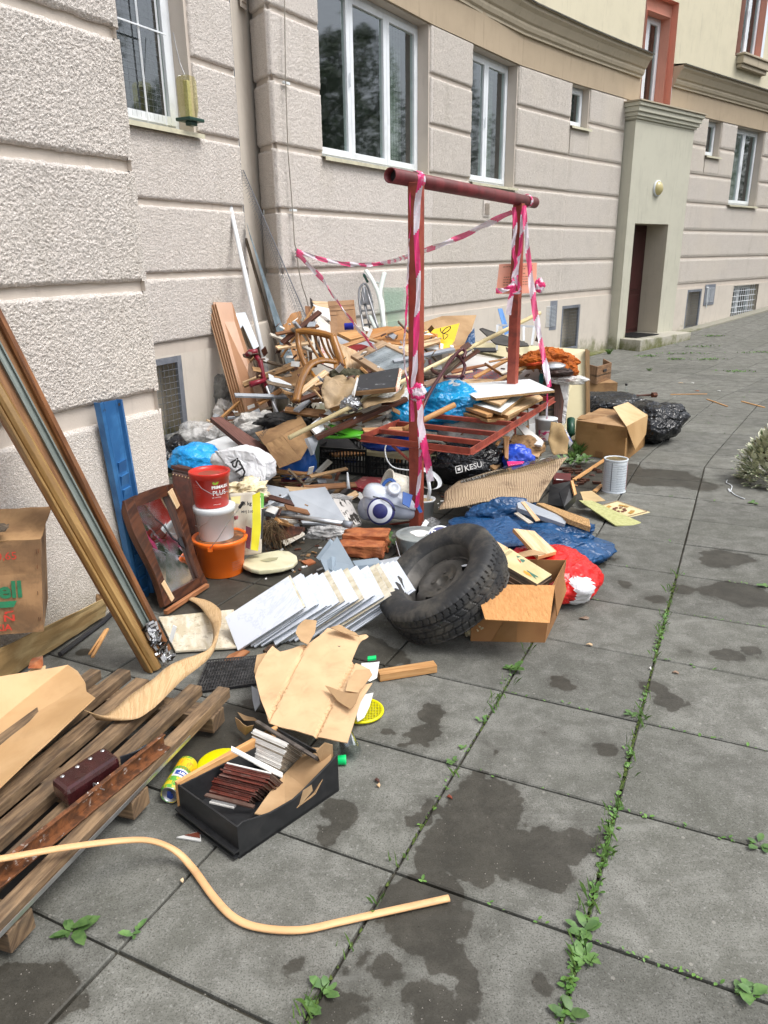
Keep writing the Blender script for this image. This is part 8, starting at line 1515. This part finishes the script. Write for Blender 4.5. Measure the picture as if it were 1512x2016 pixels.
# ================================================================ right side: box, bags, crate
rbx=thing('large_cardboard_box',P(1200,905),'large brown cardboard box with taped edges and an open flap, right of the pile','cardboard box')
A_=P(1131,893,.0); B_=P(1228,910,0); C_=P(1268,878,0); H_=W(1134,828,A_.y).z; U=V((0,0,H_)); D_=A_+C_-B_; BXM=M('large_box_card','#ad8656','#9a7445',3,dirt=.35,dc=(.14,.08,.04),r=.8,b=.1,var=0)
def face(nm,c,mt_=BXM,so_=.006,fn=None): m=MB(); m.sheet(c,10,8,fn); return obj(nm,m,mt_,rbx,solid=so_)
face('front_wall',[A_,B_,B_+U,A_+U],fn=lambda u,v:.006*mnoise.noise(V((u*3,v*3,0)))); face('side_wall',[B_,C_,C_+U,B_+U]); face('back_wall',[D_,C_,C_+U,D_+U]); face('left_wall',[A_,D_,D_+U,A_+U])
face('top_flap',[A_+U,B_+U,(B_+C_)/2+U*1.04,(A_+D_)/2+U*1.05],M('large_box_inner','#b08d66','#9d7b55',4,dirt=.3,var=0)); face('top_flap',[A_+U*1.05,W(1160,815,6.6),W(1215,812,6.9),W(1196,828,6.5)],fn=lambda u,v:.02*math.sin(u*5),mt_=CARDD); face('rear_top',[(A_+D_)/2+U,(B_+C_)/2+U,C_+U,D_+U],CARDD)
f1_=[W(1207,802,6.55),W(1236,792,6.8),W(1275,818,6.55),W(1233,840,6.1)]; f2_=[f1_[3],f1_[2],W(1271,855,6.45),W(1250,886,6.15)]; face('raised_flap',f1_,CARDL); face('raised_flap',f2_,M('large_box_flap','#b99668','#aa8658',3,dirt=.15,var=0))
for (x0,y0),(x1,y1) in (((1176,835),(1190,845)),((1172,888),(1186,902)),((1224,846),(1234,862))):
    d=(B_-A_).normalized(); fnn=V((d.y,-d.x,0)); p0_=PL(x0,y0,A_+fnn*.008,fnn); p1_=PL(x1,y1,A_+fnn*.008,fnn); m=MB(); m.add([V((p0_.x,p0_.y,p1_.z)),V((p1_.x,p1_.y,p1_.z)),V((p1_.x,p1_.y,p0_.z)),V((p0_.x,p0_.y,p0_.z))],[(0,1,2,3)]); obj('tape',m,TAPEM,rbx)
gt=MB(); gt.tube([W(1124,825,6.5),W(1124,855,6.4)],.035,12); gt.tube([W(1123,850,6.45),W(1119,870,6.4),W(1117,882,6.35)],.02,8); tag(obj('green_pipe_bend',gt,M('dark_green_pipe',(.015,.09,.05),(.01,.07,.04),6,r=.4),smooth=True),'dark green plastic pipe piece left of the large box','pipe')
bb2=thing('black_rubbish_bag',P(1290,880),'black rubbish bag with gathered neck at the right of the large box','rubbish bag'); m=blob(W(1290,838,6.85)+V((0,.1,0)),(.25,.3,.19),81,6,.12,.14,.003,spikes=((1,0,.35,10,.5),(-.5,.3,.9,5,.2))); obj('bag_film',m,BAGB,bb2,smooth=True)
m=blob(W(1318,805,6.95),(.16,.1,.06),82,5,.2,.2); obj('bag_neck',m,BAGB,bb2,smooth=True)
bb3=thing('long_black_bag',P(1210,850),'long low black rubbish bag behind the large box','rubbish bag'); c=W(1205,800,7.6); m=blob(V((c.x,c.y+.2,.16)),(.48,.32,.17),83,6,.14,.13,.003); obj('bag_film',m,BAGB,bb3,smooth=True)
ck=thing('wooden_slat_box',P(1180,757),'small brown wooden box with a hand hole standing behind the cream door','wooden box'); a=P(1150,752,0); a=W(1160,750,9.5); gz_=gz(a)+.25
A_=W(1158,748,9.3); B_=W(1174,757,9.2); C_=W(1202,748,9.6); H2=V((0,0,W(1174,722,9.2).z-B_.z)); WBX=M('box_wood_brown','#8a6a4c','#6b4f37',7,(1,8,1),dirt=.3)
for q in ([A_-V((.1,0,0)),B_,B_+H2,A_+H2-V((.1,0,0))],[B_,C_,C_+H2,B_+H2],[C_,C_+A_-B_,C_+A_-B_+H2,C_+H2]): m=MB(); nn=(q[1]-q[0]).cross(V((0,0,1))).normalized(); m.prism(q,-nn*.02); obj('side_board',m,WBX,ck,bev=.003)
m=MB(); hc=B_.lerp(C_,.5)+H2*.68; d=(C_-B_).normalized(); nn=d.cross(V((0,0,1))).normalized(); m.box(hc+nn*.006,d*.05,nn*.008,V((0,0,.016))); obj('hand_hole_shade',m,INKB,ck,bev=.005); m=MB(); m.prism([A_-V((.1,0,0))+H2*.5,B_+H2*.5,C_+H2*.5,C_+A_-B_+H2*.5],V((0,0,-.02))); obj('box_contents',m,OLDW,ck)  # hand hole is a solid black block, its shade painted as colour
pz_=MB(); pz_.box((A_+C_)/2+V((-.05,0,-.13)),V((.22,0,0)),V((0,.2,0)),V((0,0,.12))); tag(obj('flat_carton_base',pz_,CARDD),'dark carton carrying the small wooden box','carton')
for i,(x,y,h,r,mt_) in enumerate(((1165,775,.10,.035,CLR),(1178,776,.12,.035,glassm('jar_glass',(.8,.82,.8),1.5)),(1186,778,.14,.03,INKB),(1200,779,.13,.035,CLR),(1172,779,.10,.03,WPL),(1231,776,.15,.03,CLR))):
    c=P(x,y+6,0); c.z=.0; t=thing('glass_bottle',c,['low clear jar next to the cream door','second clear jar from the cream door','black bottle among the jars','clear jar right of the black bottle','small white jar among the bottles','clear bottle with black cap at the right end of the bottle row'][i],'bottle'); m=MB(); m.lathe([(0,0),(r,0),(r,h*.6),(r*.5,h*.8),(r*.45,h),(0,h)],c,V((0,0,1)),18); obj('bottle_body',m,mt_,t,smooth=True); m=MB(); m.lathe([(0,h+.025),(r*.55,h+.025),(r*.55,h)],c,V((0,0,1)),14); obj('cap',m,INKB,t)
t=thing('metal_rod',P(1265,780),'dark steel rod with a nut end lying behind the black bags','metal rod'); m=MB(); m.tube([P(1238,780,.03),P(1290,777,.03)],.014,10); obj('shaft',m,DKW,t,smooth=True); m=MB(); m.tube([P(1284,777.5,.035),P(1292,777,.035)],.034,6); obj('rod_end',m,RUST,t); m=MB(); m.tube([P(1236,781,.03),P(1246,780,.035)],.03,8); obj('rod_end',m,RUST,t)
# ================================================================ small litter
for (x,y,w,h,rot,mt_,nm) in ((1415,770,.05,.02,.3,PAP,'white plaster crumb on the far paving'),(1340,756,.07,.02,.5,PALE,'pale wood shaving near the bottles'),(1363,756,.05,.02,.2,PAP,'white paper crumb near the bottles'),(1372,770,.06,.025,.1,BRICK,'small brick crumb on the far paving'),(1150,1216,.05,.018,.0,M('brown_leaf','#8b7462'),'dry brown leaf on the slab right of the open box'),(1330,1323,.026,.012,.4,M('brown_leaf','x'),'small curled dry leaf right of the weedy joint'),(742,1535,.018,.012,.5,M('dark_leaf','#4a2018'),'small dark red leaf near the green cap'),(745,1545,.012,.01,0,PALE,'pale seed beside the dark red leaf'),(885,1568,.018,.01,.6,M('red_leaf','#7a3520'),'tiny red leaf at the upper edge of the big wet stain'),(358,1732,.01,.008,0,PALE,'tiny pale crumb under the beige edging strip'),(1280,1315,.01,.01,0,PAP,'tiny white crumb beside the weedy joint'),(1130,955,.06,.02,.4,OAK,'strip of veneer behind the black box'),(1165,935,.05,.02,.2,M('dark_leaf','x'),'dark splinter left of the tin'),(590,1135,.04,.02,.7,M('orange_chip','#b0653a'),'orange brown chip near the curled veneer'),(1160,1268,.03,.01,.3,PALE,'small pale chip on the slab right of the box')):
    c=P(x,y,.008); c.z+=gz(c); a=rot; pts=[c+V((w*math.cos(t+a)*.5,h*math.sin(t)*.7,.004*math.sin(t*2))) for t in np.linspace(0,5.4,6)]; m=MB(); m.prism(pts,V((0,0,-.003))); tag(obj('litter_scrap',m,mt_),nm,'litter')
for (a,b,nm) in (((1130,945),(1195,902),'long pale lath lying beside the tin'),((1170,968),(1185,955),'short gold strip by the black box')):
    m=MB(); m.bar(P(*a,.015),P(*b,.015),.03,.012); tag(obj('thin_lath',m,PINE),nm,'lath')
m=MB(); rr=random.Random(31)
for i in range(26): c=P(rr.uniform(1105,1200),rr.uniform(918,955),.012); m.box(c,V((rr.uniform(.01,.04),rr.uniform(-.01,.01),0)),V((0,rr.uniform(.006,.016),0)),V((0,0,.008)))
tag(obj('wood_crumbs',m,DKW,kind='stuff'),'dark bark and wood crumbs scattered between tin and ribbed cardboard','crumbs')
pts=[(1432,945),(1430,950),(1436,953),(1441,958),(1437,968),(1434,962),(1444,972),(1455,978),(1466,982)]; pp=[P(x,y,.006) for x,y in pts]; m=MB(); m.tube([cr4(pp,i/5) for i in range(41)],.004,5); tag(obj('white_string',m,WPL,smooth=True),'loop of white string lying by the variegated shrub','string')
# ================================================================ plants
def leafmesh(m,b,d,up,L,w):
    s1=d.cross(up).normalized(); n=up
    o=len(m.v); m.v+=[b,b+d*L*.35+s1*w*.5+n*L*.10,b+d*L*.75+s1*w*.42+n*L*.10,b+d*L+n*L*.02,b+d*L*.75-s1*w*.42+n*L*.10,b+d*L*.35-s1*w*.5+n*L*.10,b+d*L*.5+n*L*.06]
    m.f+=[(o,o+1,o+6),(o+1,o+2,o+6),(o+2,o+3,o+6),(o+3,o+4,o+6),(o+4,o+5,o+6),(o+5,o,o+6)]; m.mi+=[0]*6
rp=random.Random(77)
def rosette(c,n,L,w,name,label,mat=LEAF,rise=.35):
    m=MB()
    for i in range(n): a=i*2.4+rp.uniform(-.3,.3); e=rp.uniform(.05,rise); d=V((math.cos(a),math.sin(a),e)).normalized(); l=L*rp.uniform(.35,.85); leafmesh(m,c+V((rp.gauss(0,.006),rp.gauss(0,.006),.004)),d,V((-d.x*e,-d.y*e,1)).normalized(),l,l*w*rp.uniform(1.0,1.4))
    o=obj(name,m,mat,smooth=True); return tag(o,label,'weed')
for (x,y,n,L,w,nm) in ((1008,1317,9,.075,.45,'leafy weed in the joint right of the tyre'),(142,1836,9,.085,.38,'broad leaved weed at the lower left joint'),(262,1842,5,.05,.35,'small weed beside the lower left joint crossing'),(1148,1835,10,.06,.42,'bushy weed at the joint crossing right of the beige strip'),(1150,1890,9,.06,.4,'weed just below the bushy joint crossing weed'),(1475,1955,7,.06,.45,'round leaved weed at the lower right corner'),(1455,1945,5,.035,.5,'small weed left of the round leaved one'),(1495,1665,6,.05,.5,'weed at the right edge on the lower joint'),(640,1950,8,.05,.5,'weed in the joint at the bottom left of centre'),(612,1985,7,.045,.5,'weed at the very bottom left of centre'),(1120,2000,8,.05,.5,'weed at the bottom edge on the long joint'),(890,1500,6,.035,.5,'weed at the corner of the big wet stain'),(915,1475,5,.03,.5,'tiny weed just above the stain corner'),(950,1420,5,.03,.5,'tiny weed on the joint above the stain'),(1245,1410,7,.05,.45,'weed at the crossing of the weedy long joint'),(1505,1155,5,.06,.5,'weed at the right edge in mid height'),(1485,992,6,.06,.5,'low weed under the variegated shrub'),(1105,1018,8,.06,.5,'small weed under the edge of the navy bag')): rosette(P(x,y),n,L,w,'weed_plant',nm)
for (x,y,nm,n,L) in ((765,1078,'dark leafy plant beside the bricks at the post',34,.06),(1130,915,'leafy plant behind the ribbed cardboard',30,.09)):
    m=MB(); c=P(x,y)
    for i in range(n): 
        b=c+V((rp.uniform(-.12,.12),rp.uniform(-.06,.1),rp.uniform(0,.05))); a=rp.uniform(0,6.28); d=V((math.cos(a),math.sin(a),rp.uniform(.1,.9))).normalized(); leafmesh(m,b,d,V((-d.x*.4,-d.y*.4,1)).normalized(),L*rp.uniform(.5,1),L*.4)
    tag(obj('leafy_weed',m,LEAF,smooth=True),nm,'weed')
def tuft(c,n,h,m):
    for i in range(n):
        a=rp.uniform(0,6.28); r=rp.random()**.5*.03; b=c+V((r*math.cos(a),r*math.sin(a),0)); d=V((rp.uniform(-.5,.5),rp.uniform(-.5,.5),1)).normalized(); s1=d.orthogonal().normalized()*.002; l=h*rp.uniform(.5,1.1); o=len(m.v); m.v+=[b-s1,b+s1,b+d*l*.6+s1*.8,b+d*l+V((d.x,d.y,-.2))*l*.4]; m.f.append((o,o+1,o+2,o+3)); m.mi.append(0)
m=MB()
for (x,y,n,h) in ((1140,895,120,.14),(1128,905,60,.1),(1198,713,80,.12),(1225,703,50,.1),(1278,737,40,.06)): c=P(x,y); c.z+=gz(c)*.98; tuft(c,n,h,m)
for i_,j0,j1,n_ in ((2,-2,6,60),(1,-1,4,16),(3,0,5,8)):
    for k in range(n_): tuft(GM(i_,rp.uniform(j0,j1)),5,.05,m)
tag(obj('grass_tufts',m,GRASS,kind='stuff'),'tufts of green grass by the large box and on the far paving','grass')
# weeds running along the joints
jm_=MB(); gm_=MB()
def along(i0,j0,i1,j1,dens,L,grass=0):
    a,b=GM(i0,j0),GM(i1,j1); n=int((b-a).length*dens)
    for k in range(n):
        t=rp.random(); 
        if mnoise.noise(V((i0*3+t*5*(b-a).length,j0*1.7,.3)))<-.22: continue
        c=GM(i0+(i1-i0)*t,j0+(j1-j0)*t)+V((rp.gauss(0,.006),rp.gauss(0,.006),.002)); an=rp.uniform(0,6.28); d=V((math.cos(an),math.sin(an),rp.uniform(.1,.7))).normalized(); l=L*.72*rp.uniform(.4,1.1); leafmesh(jm_,c,d,V((-d.x*.3,-d.y*.3,1)).normalized(),l,l*.55)
along(2,-1.2,2,1.05,120,.022); along(2,.8,2,5,190,.024); along(2,3.9,2,4.9,60,.02); along(2,0.55,2,1.35,200,.03); along(2,-2.2,2,-.9,140,.026)
along(1.0,1.3,1,3.3,35,.02); along(1,-1.2,1,-.2,90,.024); along(1.05,1,2,1,26,.022); along(2,1,3.2,1,70,.02); along(1.0,3,2,3,34,.022); along(2.,3,4,3,50,.024); along(2,2,4,2,55,.022); along(1,2,2,2,14,.018); along(2,4,3.6,4,50,.024); along(1,4,2,4,16,.018); along(2,5,4,5,60,.022); along(2,6,4,6,25,.02); along(2,0,4,0,40,.022); along(1.,5,1.8,5,10,.02)
for jj in range(6,24): along(rp.choice((1,2,3)),jj,rp.choice((1,2,3,4)),jj,8,.03)
for (x,y,s_) in ((1345,712,.5),(1370,703,.5),(1400,690,.3),(1298,700,.3),(1500,710,.5),(1450,738,.3),(1395,720,.3),(1330,720,.2),(1275,716,.2)):
    c=P(x,y); c.z=gz(P(x,y))
    for k in range(60): 
        b=c+V((rp.gauss(0,.22*s_*2),rp.gauss(0,.05),gz(c)*0+.004)); b.z=gz(b)+.003; an=rp.uniform(0,6.28); d=V((math.cos(an),math.sin(an),.6)).normalized(); leafmesh(jm_,b,d,V((0,0,1)),.035,.018)
tag(obj('joint_weeds',jm_,M('joint_weed_leaf',(.13,.27,.05),(.07,.17,.03),25,dirt=.15,dc=(.25,.2,.05),r=.55,co='Object'),kind='stuff',smooth=True),'tiny green weeds growing along the joints between slabs','weeds')
m=MB()
for k in range(900):
    j=rp.uniform(-2,6); c=GM(rp.choice((1,2,2,2,3)),j)+V((rp.gauss(0,.004),rp.gauss(0,.004),-.002)); s_=rp.uniform(.003,.008); o=len(m.v); m.v+=[c+V((-s_,-s_,-.004)),c+V((s_,-s_,-.004)),c+V((0,s_,-.004)),c+V((0,0,.004))]; m.f+=[(o,o+1,o+3),(o+1,o+2,o+3),(o+2,o,o+3)]; m.mi+=[0]*3
tag(obj('joint_moss',m,MOSS,kind='stuff'),'clumps of moss in the slab joints','moss')
# grit on the slabs
m=MB()
for k in range(2600):
    c=P(rp.uniform(0,1512),1150+866*rp.random()**.8,0) if k%3 else P(rp.uniform(300,1300),rp.uniform(900,1300),0); s_=rp.uniform(.0008,.0028); c.z=.001; o=len(m.v); a=rp.uniform(0,3)
    m.v+=[c+V((s_*math.cos(a),s_*math.sin(a),0)),c+V((s_*math.cos(a+2),s_*math.sin(a+2),0)),c+V((s_*math.cos(a+4),s_*math.sin(a+4),0)),c+V((0,0,s_*.9))]; m.f+=[(o,o+1,o+3),(o+1,o+2,o+3),(o+2,o,o+3)]; m.mi+=[0]*3
tag(obj('fine_grit',m,M('grit_stone',(.35,.33,.29),(.12,.11,.09),3,co='Object',r=.9),kind='stuff'),'fine grit scattered over the slabs','grit')
# variegated shrub at the right edge
sh_=thing('variegated_shrub',P(1530,930),'cream edged variegated shrub at the right edge of the paving','shrub'); VL=M('leaf_cream_edge',(.80,.80,.62),(.68,.69,.48),8,r=.45,co='Object',dirt=0); VG_=M('leaf_green_centre',(.20,.30,.12),(.14,.24,.09),8,r=.45,co='Object',dirt=0); m=MB(); m2=MB(); sc_=P(1534,950); sc_.z=.0
for k in range(1500):
    a=rp.uniform(0,6.28); e=rp.uniform(-.2,1.4); rr_=(.26+.05*mnoise.noise(V((a*2,e*2,0))))*(.75+.3*rp.random()); d=V((math.cos(a)*math.cos(e),math.sin(a)*math.cos(e),math.sin(e)*1.0)); b=sc_+V((d.x*rr_,d.y*rr_,.06+d.z*rr_*1.25)); d2=(d+V((rp.uniform(-.5,.5),rp.uniform(-.5,.5),rp.uniform(0,.7)))).normalized(); up_=d2.orthogonal().normalized() if False else (V((0,0,1))-d2*d2.z).normalized()
    l=rp.uniform(.05,.085); leafmesh(m,b,d2,up_,l,l*.5); leafmesh(m2,b+up_*.0015+d2*l*.12,d2,up_,l*.7,l*.17)
obj('leaf_margin',m,VL,sh_,smooth=True); obj('leaf_centre',m2,VG_,sh_,smooth=True); m=MB()
for k in range(16): a=rp.uniform(0,6.28); m.tube([sc_,sc_+V((math.cos(a)*.1,math.sin(a)*.1,.15)),sc_+V((math.cos(a)*.22,math.sin(a)*.22,.3))],[.006,.004,.002],5)
obj('stem',m,TW_,sh_)
# ================================================================ trees across the yard (seen in the window panes)
def treemesh(seed,H,R_):
    r=random.Random(seed); m=MB(); k=0
    for i in range(20000):
        a=r.uniform(0,6.28); h=r.random()**.8; rad=R_*(math.sin(max(.05,min(1,h*.95+.08))*3.1)**.6)*(r.random()**.45)*(1+.35*mnoise.noise(V((a*1.3,h*5,seed)))); c=V((rad*math.cos(a),rad*math.sin(a),H*(.18+.82*h))); 
        if mnoise.noise(c*.9+V((seed,0,0)))<-.12: continue
        s_=r.uniform(.05,.115); d=V((r.uniform(-1,1),r.uniform(-1,1),r.uniform(-.6,.6))).normalized(); u=d.orthogonal().normalized(); o=len(m.v); m.v+=[c-d*s_-u*s_*.5,c+d*s_*.2-u*s_*.8,c+d*s_+u*s_*.1,c+u*s_*.7]; m.f.append((o,o+1,o+2,o+3)); m.mi.append(0)
    return m
TLF=M('tree_foliage',(.085,.14,.05),(.045,.08,.03),3,r=.6,co='Object',dirt=0); BRK=M('tree_bark','#5b4a3a','#3a2f26',12,(1,1,.2),r=.95,co='Object')
for i,(x,y,H,R_,nm) in enumerate(((15,6.5,9.5,2.6,'tall dark tree across the yard, nearest to the camera'),(19,10,13,3.2,'tallest tree across the yard'),(20,16.5,9,2.8,'bushy tree across the yard beside the tallest one'),(24,3,11,3.2,'broad tree behind the nearest tree'),(26,21,12,3.4,'rearmost tree at the far end of the yard'),(14,-1,8,2.4,'low tree across the yard behind the camera'))):
    b=V((x,y,0)); t=thing('broadleaf_tree',b,nm,'tree','trees across the yard'); m=treemesh(i+3,H,R_); m.v=[v+b for v in m.v]; obj('crown',m,TLF,t,origin=b); m=MB(); m.tube([b,b+V((.1,0,H*.3)),b+V((-.1,.1,H*.75))],[.22,.16,.05],10)
    for k in range(6): a=k*1.1+i; m.tube([b+V((0,0,H*(.3+.07*k))),b+V((math.cos(a)*R_*.7,math.sin(a)*R_*.7,H*(.5+.07*k)))],[.07,.02],6)
    obj('trunk',m,BRK,t,smooth=True)
